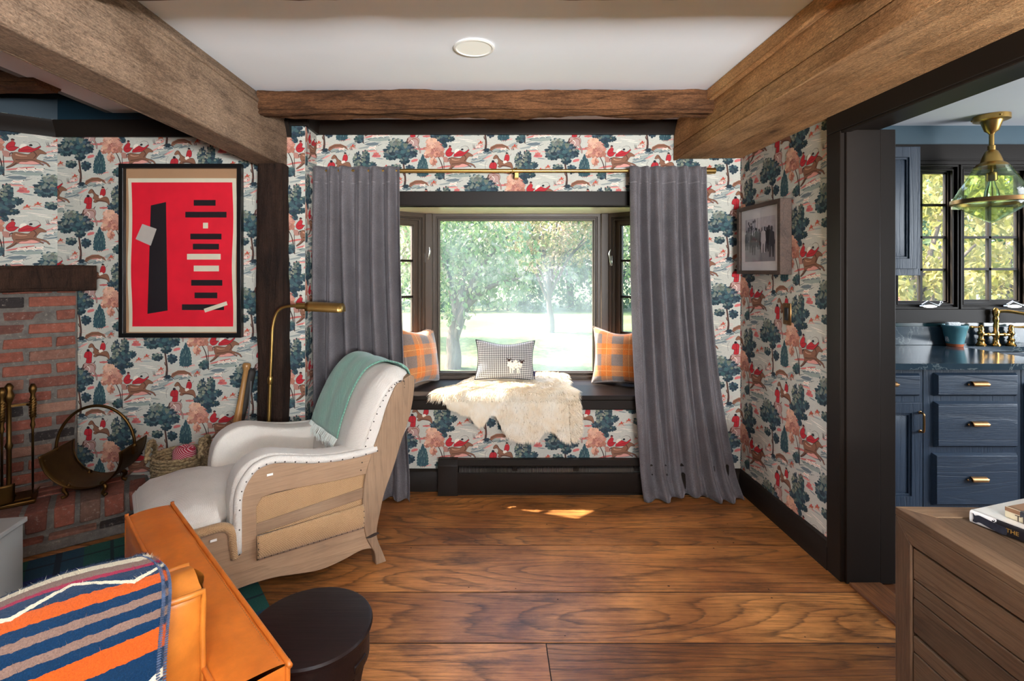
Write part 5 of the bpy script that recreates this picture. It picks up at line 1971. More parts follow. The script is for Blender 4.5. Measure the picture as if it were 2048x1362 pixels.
# local: x = toward the camera along the wall, -y = into the room
M_walnut = wood('weathered_walnut', (112, 88, 74), (84, 64, 54), (44, 32, 28), 'X', along=2, across=12, rings=6, rough=0.6, ringamt=0.3)
a_, b_ = 0.24, 0.202
m = MB()
m.ring(rect(-a_, a_, -b_, b_), rect(-a_ + 0.03, a_ - 0.03, -b_ + 0.022, b_ - 0.022), -0.062, 0.0, XZ)
m.build('frame', M_walnut, pp, bevel=0.002)
m = MB()
m.box(-a_ + 0.02, a_ - 0.02, -0.045, -0.040, -b_ + 0.015, b_ - 0.015)
m.build('mat_board', simple('white_mat_board', (232, 228, 232), 0.8, var=0.02), pp)
m = MB()
x0, x1, z0, z1 = -0.165, 0.165, -0.128, 0.122
rr = random.Random(19)
def ph(pts, mi, y):
    m.m = mi
    m.add([(p[0], y, p[1]) for p in pts], [tuple(range(len(pts)))])
ph(rect(x0, x1, z0, z1), 1, -0.0462)
ph([(x0, -0.02), (x0, z1), (x1, z1), (x1, -0.02)], 0, -0.0466)
ph(sp2([(x0, -0.03), (-0.09, -0.01), (0.0, -0.02), (0.1, -0.005), (x1, -0.02), (x1, 0.0), (0.1, 0.015), (0.0, 0.0), (-0.09, 0.01), (x0, 0.0)], 2, True) if False else rect(x0, x1, -0.035, -0.012), 2, -0.0468)
for i in range(26):
    x, z = -0.08 + rr.uniform(-0.05, 0.04), 0.075 + rr.uniform(-0.03, 0.045)
    rx = rr.uniform(0.004, 0.010)
    ph([(x + rx * math.cos(t), z + rx * 1.2 * math.sin(t)) for t in [k * 1.05 for k in range(6)]], 2, -0.0470)
for x in (-0.15, -0.05, -0.02):
    ph(rect(x, x + 0.004, -0.02, z1), 2, -0.0470)
def fig(x, z, s, mi, y):
    pts = [(0.0, 0.132), (0.007, 0.13), (0.009, 0.119), (0.006, 0.110), (0.02, 0.104), (0.024, 0.06), (0.020, 0.05), (0.017, 0.02), (0.016, 0.0), (0.007, 0.0), (0.003, 0.045), (-0.003, 0.045), (-0.008, 0.0), (-0.017, 0.0), (-0.018, 0.05), (-0.024, 0.056), (-0.021, 0.104), (-0.006, 0.110), (-0.009, 0.12), (-0.006, 0.13)]
    ph([(x + a * s, z + b * s) for a, b in pts], mi, y)
for x, z, s, mi in ((-0.14, -0.06, 0.9, 3), (-0.115, -0.04, 0.8, 2), (0.03, -0.04, 0.8, 2), (0.06, -0.045, 0.85, 3), (-0.03, -0.045, 0.85, 4), (-0.09, -0.075, 0.95, 4), (-0.06, -0.09, 1.0, 3), (0.0, -0.06, 0.9, 3), (0.085, -0.075, 1.05, 3), (0.045, -0.08, 1.15, 0), (0.132, -0.105, 1.3, 3), (0.105, -0.06, 1.0, 4)):
    fig(x, z, s, mi, -0.0472 - 0.00012 * len(m.f) % 0.002)
gm = [simple('print_tone_' + n, c, 0.6, var=0.12, vs=60) for n, c in (('pale', (208, 202, 212)), ('ground', (150, 146, 154)), ('mid', (104, 98, 110)), ('dark', (52, 46, 58)), ('black', (34, 28, 36)))]
m.build('photograph', gm, pp, smooth=0)
m = MB()
m.box(-a_ + 0.022, a_ - 0.022, -0.054, -0.0525, -b_ + 0.018, b_ - 0.018)
m.build('glazing', M_glass, pp)

sw = thing('light_switch', 'brass switch plate with a black rocker on the wallpaper near the opening', 'light switch', (XR - 0.003, 2.735, 1.168), -PI / 2)
m = MB()
m.box(-0.036, 0.036, -0.006, 0, -0.058, 0.058)
m.build('plate', M_bronze, sw, bevel=0.003)
m = MB()
m.box(-0.0165, 0.0165, -0.010, -0.005, -0.034, 0.034)
m.build('rocker', M_black, sw, bevel=0.002)
for z in (-0.047, 0.047):
    m = MB()
    m.ball((0, -0.0065, z), 0.004, 0.0015, 0.004)
    m.build('screw', M_bronze, sw)

# ---------------------------------------------------------------- tartan rug
rg = MB()
u_, n_ = Vector((-0.8, -0.6, 0)), Vector((0.6, -0.8, 0))
R0 = Vector((-0.93, 2.13, 0))
def rug_mat():
    k = NT('dark_tartan_wool')
    x, y, z = k.sep(k.n('UVMap').outputs[0])
    def per(c, p, lo, hi):
        t = k.math('FRACT', k.math('DIVIDE', c, p))
        return k.math('MULTIPLY', k.math('GREATER_THAN', t, lo), k.math('LESS_THAN', t, hi))
    p = 0.42
    g = k.math('MULTIPLY', k.math('ADD', per(x, p, 0.0, 0.5), per(y, p, 0.0, 0.5)), 0.5)
    c = k.ramp(g, [(0.0, lin((24, 38, 92))), (0.25, lin((16, 54, 72))), (0.75, lin((18, 72, 62)))], 'CONSTANT')
    ln = k.math('MAXIMUM', k.math('MAXIMUM', per(x, p, 0.22, 0.255), per(y, p, 0.22, 0.255)), k.math('MAXIMUM', per(x, p, 0.70, 0.76), per(y, p, 0.70, 0.76)))
    c = k.mix(k.math('MULTIPLY', ln, 0.8), c, lin((12, 18, 30)))
    nz = k.noise(k.coord(), 260, 2, 0.7)
    c = k.mix(1.0, c, k.ramp(nz, [(0.3, (0.7,) * 3), (0.7, (1.3,) * 3)]), 'MULTIPLY')
    k.val(c, k.b.inputs['Base Color'])
    k.set(Roughness=1.0)
    k.bump(nz, 0.4, 0.003)
    return k.mat
rug = thing('rug', 'dark green and blue tartan rug on the boards before the hearth', 'rug', tuple(R0), math.atan2(-0.6, -0.8))
rg.grid(2, 2, lambda u, v: (u * 2.3, v * 2.5 - 1.03, 0.010), uvfn=lambda u, v: (u * 2.3, v * 2.5))
rg.build('pile', rug_mat(), rug, smooth=0, solid=0.009)

# pale grey cabinet at the frame edge
cb = thing('side_cabinet', 'pale grey painted cabinet standing before the brick hearth', 'cabinet', (-2.13, 1.75, 0.010), math.radians(10))
M_pale = simple('pale_grey_paint', (150, 147, 142), 0.5, var=0.04)
m = MB()
m.box(-0.32, 0.32, -0.22, 0.22, 0.03, 0.395)
m.build('body', M_pale, cb, bevel=0.004)
m = MB()
m.box(-0.33, 0.33, -0.23, 0.23, 0.395, 0.415)
m.build('top', M_pale, cb, bevel=0.004)
for i, (a, b) in enumerate(((0.05, 0.19), (0.20, 0.387))):
    m = MB()
    m.box(-0.30, 0.30, -0.236, -0.219, a, b)
    o = m.build('drawer', M_pale, cb, bevel=0.003)
    m = MB()
    m.ball((0, -0.248, (a + b) / 2), 0.014)
    m.build('knob', M_brass, o)
for sx in (-1, 1):
    for sy in (-1, 1):
        m = MB()
        m.box(sx * 0.27 - 0.025, sx * 0.27 + 0.025, sy * 0.17 - 0.025, sy * 0.17 + 0.025, 0, 0.035)
        m.build('foot', M_pale, cb)

# ---------------------------------------------------------------- tan leather sofa, its cushion and the striped blanket
def leather(name, c1, c2):
    k = NT(name)
    co = k.coord()
    n1 = k.noise(co, 5, 4, 0.6)
    n2 = k.noise(co, 34, 4, 0.65)
    c = k.mix(k.ramp(n1, [(0.3, (0, 0, 0)), (0.72, (1, 1, 1))]), lin(c1), lin(c2))
    c = k.mix(1.0, c, k.ramp(n2, [(0.3, (0.88,) * 3), (0.7, (1.1,) * 3)]), 'MULTIPLY')
    k.val(c, k.b.inputs['Base Color'])
    k.val(k.math('MULTIPLY_ADD', n2, 0.2, 0.30), k.b.inputs['Roughness'])
    k.b.inputs['Coat Weight'].default_value = 0.1
    vo = k.n('TexVoronoi', feature='DISTANCE_TO_EDGE')
    k.l(co, vo.inputs['Vector'])
    vo.inputs['Scale'].default_value = 380
    k.bump(k.math('ADD', vo.outputs[0], k.math('MULTIPLY', n2, 0.6)), 0.18, 0.0015)
    return k.mat
M_tan = leather('tan_leather', (208, 114, 38), (170, 86, 22))
M_tan2 = leather('tan_leather_cushion', (206, 124, 44), (166, 92, 28))
M_stitch = simple('tan_stitch', (150, 96, 46), 0.8, var=0)
SA = (-0.403, 1.012, 0.0105)
SROT = math.atan2(0.722, -0.692)
so = thing('sofa', 'tan leather sofa with a narrow piped arm beside the dark round stool', 'sofa', SA, SROT)
def piped_box(mb, mp, x0, x1, y0, y1, z0, z1, r, edges):
    mb.box(x0, x1, y0, y1, z0, z1)
m = MB()
m.grid(30, 12, lambda u, v: (0.0 + 0.945 * u, 0.0 + 0.128 * v, 0.612 + 0.010 * (math.sin(PI * v) ** 0.5) + 0.002 * mnoise.noise(Vector((u * 8, v * 2, 0)))))
m.grid(30, 12, lambda u, v: (0.945 * u, 0.0 - 0.004 * math.sin(PI * v), 0.09 + 0.522 * v))
m.grid(30, 12, lambda u, v: (0.945 * u, 0.128 + 0.004 * math.sin(PI * v), 0.09 + 0.522 * v))
m.grid(6, 12, lambda u, v: (0.945 + 0.004 * math.sin(PI * v), 0.128 * u, 0.09 + 0.522 * v))
m.grid(6, 12, lambda u, v: (0.0 - 0.004 * math.sin(PI * v), 0.128 * u, 0.09 + 0.522 * v))
m.grid(2, 2, lambda u, v: (0.945 * u, 0.128 * v, 0.09))
o = m.build('arm', M_tan, so, smooth=50)
bm = bmesh.new(); bm.from_mesh(o.data); bmesh.ops.remove_doubles(bm, verts=bm.verts, dist=0.0006); bmesh.ops.recalc_face_normals(bm, faces=bm.faces); bm.to_mesh(o.data); bm.free()
m = MB()
for y in (0.002, 0.126):
    m.tube(smooth_path([(0.0, y, 0.20), (0.0, y, 0.58), (0.003, y, 0.612), (0.03, y, 0.6165), (0.5, y, 0.6165), (0.91, y, 0.6165), (0.942, y, 0.612), (0.945, y, 0.58), (0.945, y, 0.12)], 6), 0.0055, 8)
m.build('piping', M_tan, so, smooth=180)
m = MB()
for i in range(100):
    x = 0.012 + i * 0.0093
    m.box(x, x + 0.005, 0.0128, 0.0142, 0.6166, 0.6185)
m.build('stitch', M_stitch, so, smooth=0)['kind'] = 'stuff'
m = MB()
m.box(-0.03, 0.085, 0.1285, 1.62, 0.10, 0.606)
m.build('back', M_tan, so, bevel=0.02, bseg=4)
m = MB()
m.box(0.075, 0.93, 0.133, 1.62, 0.10, 0.27)
m.build('seat_base', M_tan, so, bevel=0.012, bseg=3)
m = MB()
m.box(0.22, 0.945, 0.136, 0.86, 0.272, 0.43)
o = m.build('seat_cushion', M_tan2, so, bevel=0.035, bseg=5)
for x in (0.05, 0.88):
    for y in (0.06, 1.55):
        m = MB()
        m.lathe([(0.014, 0.0), (0.022, 0.1)], (x, y, 0.0), seg=14)
        m.build('leg', M_black, so)
def SL(x, y, z):
    a = SROT
    return (SA[0] + x * math.cos(a) - y * math.sin(a), SA[1] + x * math.sin(a) + y * math.cos(a), z + SA[2])
bc = thing('sofa_cushion', 'wrinkled tan leather back cushion partly under the striped blanket', 'cushion', SL(0.155, 0.128, 0.432), SROT)
m = MB()
def bcf(sgn):
    def f(u, v):
        a, b = u, v * 2 - 1
        uu = u * 2 - 1
        y = 0.70 * u
        zz = 0.335 * v
        e = (1 - abs(uu) ** 8) * (1 - abs(b) ** 8)
        wr_ = 0.006 * mnoise.noise(Vector((y * 16, zz * 9, sgn * 2.0))) + 0.004 * math.sin(y * 60 + zz * 20) * max(0, 1 - y * 6)
        th = 0.058 + 0.028 * (1 - uu * uu) * (1 - b * b) + wr_
        return (sgn * th, y, zz)
    return f
for s in (1, -1):
    m.grid(44, 26, bcf(s))
for a in ((0, None), (1, None), (None, 0), (None, 1)):
    def f(u, v, a=a):
        q = (a[0], u) if a[0] is not None else (u, a[1])
        p, r = Vector(bcf(1)(*q)), Vector(bcf(-1)(*q))
        c = p.lerp(r, v)
        bul = 0.014 * math.sin(PI * v)
        wr_ = 0.010 * math.sin(PI * v) * mnoise.noise(Vector((c.x * 40, c.y * 9, c.z * 14)))
        if a[0] is not None:
            c.y += (bul + wr_) * (-1 if a[0] == 0 else 1)
        else:
            c.z += (bul + wr_) * (-1 if a[1] == 0 else 1)
        return c
    m.grid(26 if a[0] is not None else 44, 10, f)
o = m.build('cover', M_tan2, bc, smooth=60)
bm = bmesh.new(); bm.from_mesh(o.data); bmesh.ops.remove_doubles(bm, verts=bm.verts, dist=0.0008); bmesh.ops.recalc_face_normals(bm, faces=bm.faces); bm.to_mesh(o.data); bm.free()
m = MB()
for s in (1, -1):
    f = bcf(s)
    pts = [f(0, i / 20) for i in range(21)] + [f(i / 30, 1) for i in range(1, 31)]
    m.tube([(p[0], p[1] - 0.001, p[2] + 0.001) for p in pts], 0.006, 8)
m.build('piping', M_tan2, bc, smooth=180)

bl = thing('striped_blanket', 'navy, orange and taupe striped wool blanket draped over the sofa back', 'blanket', SL(0, 0, 0), SROT)
BP = [(-0.055, 0.36), (-0.062, 0.48), (-0.055, 0.60), (-0.012, 0.70), (0.028, 0.765), (0.062, 0.812), (0.105, 0.836), (0.160, 0.836), (0.215, 0.815), (0.255, 0.765), (0.268, 0.69), (0.272, 0.60)]
bpath = smooth_path([(a, 0, b) for a, b in BP], 8)
alen = [0.0]
for p, q in zip(bpath, bpath[1:]):
    alen.append(alen[-1] + (q - p).length)
iridge = max(range(len(bpath)), key=lambda i: bpath[i].z)
def bl_edge(v):
    return 0.205 + 0.016 * math.sin(v * 9) + 0.02 * (v > 0.55) * (v - 0.55)
def blf(u, v, lift=0.0):
    n = len(bpath) - 1
    t = v * n
    i = min(n - 1, int(t))
    p = bpath[i].lerp(bpath[i + 1], t - i)
    d = (bpath[min(i + 2, n)] - bpath[max(i - 1, 0)]).normalized()
    nrm = Vector((-d.z, 0, d.x))
    y = bl_edge(v) + u * 0.80
    wv = 0.006 * math.sin(y * 17 + v * 3) + 0.008 * mnoise.noise(Vector((y * 5, v * 3, 0)))
    p = p + nrm * (wv + lift)
    return (p.x, y, p.z)
def bluv(u, v):
    n = len(bpath) - 1
    t = v * n
    i = min(n - 1, int(t))
    a = alen[i] + (alen[i + 1] - alen[i]) * (t - i)
    return (u * 0.80, alen[iridge] - a)
def blanket_mat():
    k = NT('striped_wool')
    x, y, z = k.sep(k.n('UVMap').outputs[0])
    wob = k.noise(k.coord(), 60, 3, 0.7)
    s = k.math('ADD', y, k.math('MULTIPLY', k.math('SUBTRACT', wob, 0.5), 0.008))
    NV, OR, TP, CR, MG, GR = (10, 44, 74), (190, 82, 24), (126, 100, 88), (226, 216, 190), (158, 16, 60), (36, 116, 92)
    tri = lambda per, amp, ph=0.0: k.math('MULTIPLY', k.math('PINGPONG', k.math('ADD', x, ph), per / 2), amp * 2 / per)
    # arc metres from the ridge towards the camera
    stops = [(-0.20, NV), (-0.05, CR), (-0.028, TP), (-0.006, MG), (0.004, NV), (0.034, OR), (0.056, NV), (0.070, TP), (0.083, NV), (0.097, TP), (0.112, NV), (0.128, OR), (0.158, NV), (0.245, GR), (0.275, CR), (0.292, OR), (0.32, NV), (0.34, TP), (0.36, NV)]
    lo, hi = -0.25, 0.55
    f = k.math('DIVIDE', k.math('SUBTRACT', s, lo), hi - lo)
    c = k.ramp(f, [((a - lo) / (hi - lo), lin(cc)) for a, cc in stops], 'CONSTANT')
    def zig(c, base, per, amp, w, col, ph=0.0):
        zc = k.math('ADD', tri(per, amp, ph), base)
        on = k.math('LESS_THAN', k.math('ABSOLUTE', k.math('SUBTRACT', s, zc)), w)
        return k.mix(on, c, lin(col))
    c = zig(c, 0.006, 0.16, 0.030, 0.0038, CR, 0.03)
    c = zig(c, 0.166, 0.20, 0.055, 0.006, CR, 0.05)
    c = zig(c, 0.186, 0.20, 0.055, 0.010, (92, 140, 150), 0.05)
    fine = k.noise(k.coord(), 420, 3, 0.75)
    c = k.mix(1.0, c, k.ramp(fine, [(0.3, (0.72,) * 3), (0.7, (1.25,) * 3)]), 'MULTIPLY')
    k.val(c, k.b.inputs['Base Color'])
    k.set(Roughness=1.0)
    k.b.inputs['Sheen Weight'].default_value = 0.12
    k.b.inputs['Specular IOR Level'].default_value = 0.1
    k.bump(k.math('ADD', fine, wob), 0.7, 0.004)
    return k.mat
M_blk = blanket_mat()
m = MB()
m.grid(70, 90, blf, uvfn=bluv)
m.build('cloth', M_blk, bl, smooth=180, solid=0.012, offset=0)
m = MB()
edge = [Vector(blf(0, i / 60)) for i in range(61)]
for i in range(230):
    v = i / 229
    p = Vector(blf(0, v))
    d = (Vector(blf(0, min(1, v + 0.01))) - Vector(blf(0, max(0, v - 0.01)))).normalized()
    m.tube([p + Vector((0, 0.010, 0)) + Vector((-d.z, 0, d.x)) * 0.008, p + Vector((0, -0.005, 0)), p + Vector((0, 0.010, 0)) - Vector((-d.z, 0, d.x)) * 0.008], 0.0016, 4)
m.build('whip_stitch', simple('navy_cream_stitch', (70, 84, 110), 0.9, var=0.5, vs=80), bl)['kind'] = 'stuff'
m = MB()
rr = random.Random(51)
for i in range(9000):
    v, u = rr.uniform(0.25, 0.80), rr.random() ** 1.3 * 0.9
    if rr.random() < 0.18:
        u = rr.random() * 0.01
    p = Vector(blf(u, v, 0.006))
    d = Vector((rr.uniform(-1, 1), rr.uniform(-1, 1), rr.uniform(-0.2, 1))).normalized() * rr.uniform(0.003, 0.010)
    w = Vector((rr.uniform(-1, 1), rr.uniform(-1, 1), 0)).normalized() * 0.0004
    b = m.add([p - w, p + w, p + d], [(0, 1, 2)])
    uvv = bluv(u, v)
    for q in range(3):
        m.uv[b + q] = uvv
m.build('nap', M_blk, bl, smooth='keep')['kind'] = 'stuff'

# ---------------------------------------------------------------- dark round stool
stl = thing('round_stool', 'low round dark wood stool with curved legs beside the leather sofa', 'stool', (-0.478, 1.348, 0.0105))
M_espresso = wood('espresso_wood', (40, 20, 16), (30, 15, 12), (14, 8, 7), 'X', along=1.4, across=8, rings=5, ringamt=0.2, rough=0.5, blotch=0.2, bump=0.08, coat=0.05, spec=0.22)
m = MB()
m.lathe([(0.0, 0.462), (0.150, 0.462), (0.156, 0.460), (0.159, 0.454), (0.157, 0.446), (0.152, 0.443)], seg=64, cap=False)
m.lathe([(0.152, 0.443), (0.0, 0.443)], seg=64, cap=False)
m.build('top', M_espresso, stl, smooth=40)
m = MB()
m.lathe([(0.140, 0.444), (0.150, 0.444), (0.150, 0.372), (0.148, 0.368), (0.138, 0.368)], seg=64, cap=False)
m.build('apron', M_espresso, stl, smooth=40)
for i in range(4):
    a = math.radians(-18 + 90 * i)
    m = MB()
    pts, n = [], 14
    for j in range(n + 1):
        t = j / n
        z = 0.40 * (1 - t)
        r = 0.142 - 0.022 * math.sin(PI * min(1, t * 1.25)) + 0.035 * max(0, t - 0.55) ** 1.3
        w = 0.026 - 0.008 * math.sin(PI * t)
        pts.append((r, w, z))
    vs, fs = [], []
    for r, w, z in pts:
        for du, dt in ((-0.011, -1), (0.011, -1), (0.011, 1), (-0.011, 1)):
            rad = r + du
            vs.append((rad * math.cos(a) - dt * w * math.sin(a), rad * math.sin(a) + dt * w * math.cos(a), z))
    for j in range(n):
        for q in range(4):
            fs.append((j * 4 + q, j * 4 + (q + 1) % 4, (j + 1) * 4 + (q + 1) % 4, (j + 1) * 4 + q))
    fs += [(0, 1, 2, 3), (n * 4, n * 4 + 1, n * 4 + 2, n * 4 + 3)]
    m.add(vs, fs)
    m.build('leg', M_espresso, stl, smooth=50, bevel=0.003)

# ---------------------------------------------------------------- reclaimed pine chest at the right with two books
M_pine = wood('reclaimed_pine_y', (122, 96, 72), (98, 74, 55), (60, 44, 33), 'Y', along=1.2, across=7, rings=5, ringamt=0.35, rough=0.75, blotch=0.3, bump=0.3, fibre=0.4, knots=0.4, spec=0.25)
M_pinez = wood('reclaimed_pine_z', (128, 96, 68), (102, 74, 52), (60, 42, 30), 'Z', along=1.2, across=7, rings=6, ringamt=0.35, rough=0.7, blotch=0.35, bump=0.3, fibre=0.45)
M_pinex = wood('reclaimed_pine_x', (122, 96, 72), (98, 74, 55), (60, 44, 33), 'X', along=1.2, across=7, rings=5, ringamt=0.35, rough=0.75, blotch=0.3, bump=0.3, fibre=0.4, knots=0.4, spec=0.25)
CH = (1.110, 1.412, 0.0)
cs = thing('chest_of_drawers', 'weathered reclaimed pine chest of drawers carrying books by the kitchen opening', 'chest of drawers', CH, math.radians(-1.5))
# local: x to the right, y toward the camera is negative; left face at x=0, back edge at y=0
Lc, Wc, Hc = 1.25, 0.44, 0.75
m = MB()
m.cur = 0.4
m.extrude([(0, 0), (Wc, 0), (Wc - 0.06, -0.06), (0.06, -0.06)], Hc - 0.022, Hc, XY)
m.build('top_end_board', M_pinex, cs, bevel=0.002)
m = MB()
m.cur = 0.8
m.extrude([(0, 0), (0.06, -0.06), (0.06, -Lc), (0, -Lc)], Hc - 0.022, Hc, XY)
m.build('top_edge_board', M_pine, cs, bevel=0.002)
m = MB()
for i, (a, b) in enumerate(((0.0615, 0.145), (0.1465, 0.25), (0.2515, 0.345), (0.3465, 0.44))):
    m.cur = (0.15, 0.72, 0.33, 0.9)[i]
    m.box(a, b, -Lc, -0.0615, Hc - 0.024, Hc - 0.002)
m.build('top_boards', M_pine, cs, bevel=0.0015)
m = MB()
m.box(0.012, Wc - 0.01, -Lc + 0.01, -0.012, 0.06, Hc - 0.024)
m.build('carcass', M_pine, cs)
m = MB()
m.cur = 0.6
m.extrude([(0, 0.0), (-0.0, Hc - 0.022), (-0.055, Hc - 0.078), (-0.055, 0.0)], 0.0, 0.03, YZ)
m.box(0.03, 0.075, -0.05, 0.0, 0.0, 0.7)
m.build('corner_post', M_pinez, cs, bevel=0.003)
m = MB()
m.cur = 0.25
m.extrude([(0, Hc - 0.022), (-Lc, Hc - 0.022), (-Lc, Hc - 0.078), (-0.055, Hc - 0.078)], 0.0, 0.028, YZ)
m.build('top_rail', M_pine, cs, bevel=0.003)
zt = Hc - 0.083
for di, slats in enumerate(((0.083, 0.048, 0.093), (0.044, 0.086, 0.05), (0.09, 0.05, 0.06))):
    m = MB()
    z = zt
    for si, h in enumerate(slats):
        m.cur = ((di * 3 + si) * 0.37 + 0.11) % 1.0
        m.box(0.004, 0.03, -Lc + 0.06, -0.058, z - h + 0.0015, z - 0.0015)
        z -= h
    dr = m.build('drawer', M_pine, cs, bevel=0.0025)
    zc = zt - slats[0] + 0.01 if di == 0 else (zt + z) / 2
    m = MB()
    Mk = Matrix.Translation(Vector((0.004, -0.455, zc))) @ Matrix.Rotation(-PI / 2, 4, 'Y')
    m.lathe([(0.010, 0.0), (0.009, 0.012), (0.018, 0.018), (0.021, 0.026), (0.017, 0.032), (0.0, 0.034)], seg=20, M=Mk, cap=False)
    m.build('knob', simple('aged_nickel' if di == 0 else 'aged_nickel_' + 'bc'[di - 1], (150, 156, 146), 0.3, 0.9, var=0.15), dr, smooth=60)
    zt = z - 0.006
m = MB()
m.cur = 0.5
m.box(0.0, 0.028, -Lc, -0.055, 0.0, zt)
m.build('base_rail', M_pine, cs, bevel=0.003)

def text_part(body, size, loc, rot, mat, parent, name='lettering', extrude=0.0003, align='LEFT', space=1.0):
    cu = bpy.data.curves.new(name, 'FONT')
    cu.body = body
    cu.size = size
    cu.extrude = extrude
    cu.align_x = align
    cu.align_y = 'CENTER'
    cu.space_character = space
    cu.materials.append(mat)
    tmp = bpy.data.objects.new(name + '_curve', cu)
    COL.objects.link(tmp)
    bpy.context.view_layer.update()
    me = bpy.data.meshes.new_from_object(tmp.evaluated_get(bpy.context.evaluated_depsgraph_get()))
    bpy.data.objects.remove(tmp)
    o = bpy.data.objects.new(name, me)
    COL.objects.link(o)
    if not me.materials:
        me.materials.append(mat)
    o.parent = parent
    o.location = loc
    o.rotation_euler = rot
    return o
def book(name, label, loc, rotz, L, W, T, cover, spine, block, wrap=None):
    """local x along the spine, y away from the spine, z up"""
    b = thing(name, label, 'book', loc, rotz, None)
    m = MB()
    m.box(0.004, L - 0.004, 0.006, W - 0.004, 0.003, T - 0.003)
    m.build('page_block', block, b)
    m = MB()
    m.box(0, L, 0.006, W, 0.0, 0.003)
    m.box(0, L, 0.006, W, T - 0.003, T)
    m.build('cover', cover, b, bevel=0.001)
    m = MB()
    prof = sp2([(0.008, 0.0), (0.001, 0.003), (-0.001, T / 2), (0.001, T - 0.003), (0.008, T)], 4)
    m.extrude(prof + [(0.010, T), (0.010, 0)], 0.0, L, YZ)
    m.build('spine', spine, b, smooth=50)
    return b
M_white = simple('white_cover', (228, 224, 218), 0.35, var=0.03, coat=0.3)
M_page = simple('page_edges', (226, 218, 198), 0.9, var=0.05)
M_gold = simple('gilt_lettering', (196, 150, 70), 0.4, 0.6, var=0)
M_ink = simple('black_cover', (26, 24, 28), 0.35, var=0.1, coat=0.3)
brot = math.atan2(-0.952, 0.306)
b1 = book('book', 'large white book with a black spine and dark horse, lowest on the pine chest', (1.232, 1.322, Hc), brot, 0.31, 0.245, 0.032, M_white, M_ink, M_page)
b1.children[2].data.materials.clear()
def horse_spine():
    k = NT('spine_white_to_black')
    x, y, z = k.sep(k.coord())
    nz = k.noise(k.coord(), 70, 4, 0.7)
    e = k.math('ADD', x, k.math('MULTIPLY', k.math('SUBTRACT', nz, 0.5), 0.05))
    k.val(k.mix(k.math('GREATER_THAN', e, 0.052), lin((226, 222, 218)), lin((22, 20, 24))), k.b.inputs['Base Color'])
    k.set(Roughness=0.35)
    return k.mat
b1.children[2].data.materials.append(horse_spine())
m = MB()
hp = sp2([(0.008, 0.028), (0.012, 0.023), (0.020, 0.027), (0.032, 0.026), (0.060, 0.022), (0.075, 0.020), (0.075, 0.004), (0.052, 0.004), (0.034, 0.008), (0.022, 0.010), (0.014, 0.006), (0.008, 0.008), (0.010, 0.016)], 4, True)
m.extrude(hp, -0.0025, -0.0012, lambda u, v, a: (u, a, v))
m.build('horse_picture', simple('horse_black', (30, 32, 42), 0.5, var=0.5, vs=120), b1, smooth=0)
text_part('THE', 0.0135, (0.075, -0.0016, 0.0165), (PI / 2, 0, 0), M_gold, b1)
text_part('HO', 0.023, (0.122, -0.0016, 0.0165), (PI / 2, 0, 0), M_gold, b1)
b2 = book('book', 'cream spined book with a brown and dark cover, top of the pair on the chest', (1.232 + 0.306 * 0.055 + 0.952 * 0.035, 1.322 - 0.952 * 0.055 + 0.306 * 0.035, Hc + 0.032), brot + math.radians(-2), 0.25, 0.17, 0.028, simple('brown_cover', (140, 106, 78), 0.5, var=0.1), simple('cream_spine', (214, 200, 168), 0.5, var=0.05), M_page)
m = MB()
m.box(0.03, 0.25, -0.0015, 0.0, 0.017, 0.0285)
m.box(0.03, 0.25, 0.0, 0.13, 0.0282, 0.0292)
m.build('dust_jacket', simple('dark_photo_jacket', (60, 62, 68), 0.35, var=0.5, vs=30, coat=0.3), b2)
m = MB()
m.box(0.0, 0.03, -0.0014, 0.0, 0.019, 0.0285)
m.build('brown_band', simple('brown_band_paint', (134, 98, 72), 0.5, var=0.08), b2)
text_part('THE S', 0.022, (0.020, -0.0016, 0.0085), (PI / 2, 0, 0), simple('umber_lettering', (64, 50, 42), 0.6, var=0), b2, space=1.1)
text_part('WHERE TH', 0.0075, (0.055, -0.0022, 0.0215), (PI / 2, 0, 0), simple('pale_lettering', (214, 210, 200), 0.6, var=0), b2, space=1.1)

# ---------------------------------------------------------------- kitchen
M_blue = wood('slate_blue_painted_oak', (56, 75, 96), (50, 68, 88), (36, 50, 66), 'Z', along=1.0, across=9, rings=7, ringamt=0.22, rough=0.42, blotch=0.08, bump=0.35, fibre=0.35)
M_bluex = wood('slate_blue_painted_oak_x', (56, 75, 96), (50, 68, 88), (36, 50, 66), 'X', along=1.0, across=9, rings=7, ringamt=0.22, rough=0.42, blotch=0.08, bump=0.35, fibre=0.35)
def soapstone():
    k = NT('dark_soapstone')
    co = k.coord()
    n = k.noise(co, 3.0, 6, 0.6, 1.2)
    v = k.math('LESS_THAN', k.math('ABSOLUTE', k.math('SUBTRACT', n, 0.52)), 0.006)
    big = k.noise(co, 7, 4, 0.6)
    c = k.mix(big, lin((38, 52, 62)), lin((58, 74, 84)))
    c = k.mix(k.math('MULTIPLY', v, 0.4), c, lin((150, 160, 156)))
    k.val(c, k.b.inputs['Base Color'])
    k.set(Roughness=0.14)
    return k.mat
M_stone = soapstone()
YF = 2.74
def fx(px):
    return (px - 985) * YF / 1024
def fz(py):
    return 1.4 - (py - 541) * YF / 1024
def front_panel(mb, x0, x1, z0, z1, y, edge=0.012, t=0.02):
    """slab front with a sloped edge all round"""
    vs = [(x0, y, z0), (x1, y, z0), (x1, y, z1), (x0, y, z1)]
    vs += [(x0 + edge, y - t, z0 + edge), (x1 - edge, y - t, z0 + edge), (x1 - edge, y - t, z1 - edge), (x0 + edge, y - t, z1 - edge)]
    mb.add(vs, [(3, 2, 1, 0), (4, 5, 6, 7), (0, 1, 5, 4), (1, 2, 6, 5), (2, 3, 7, 6), (3, 0, 4, 7)])
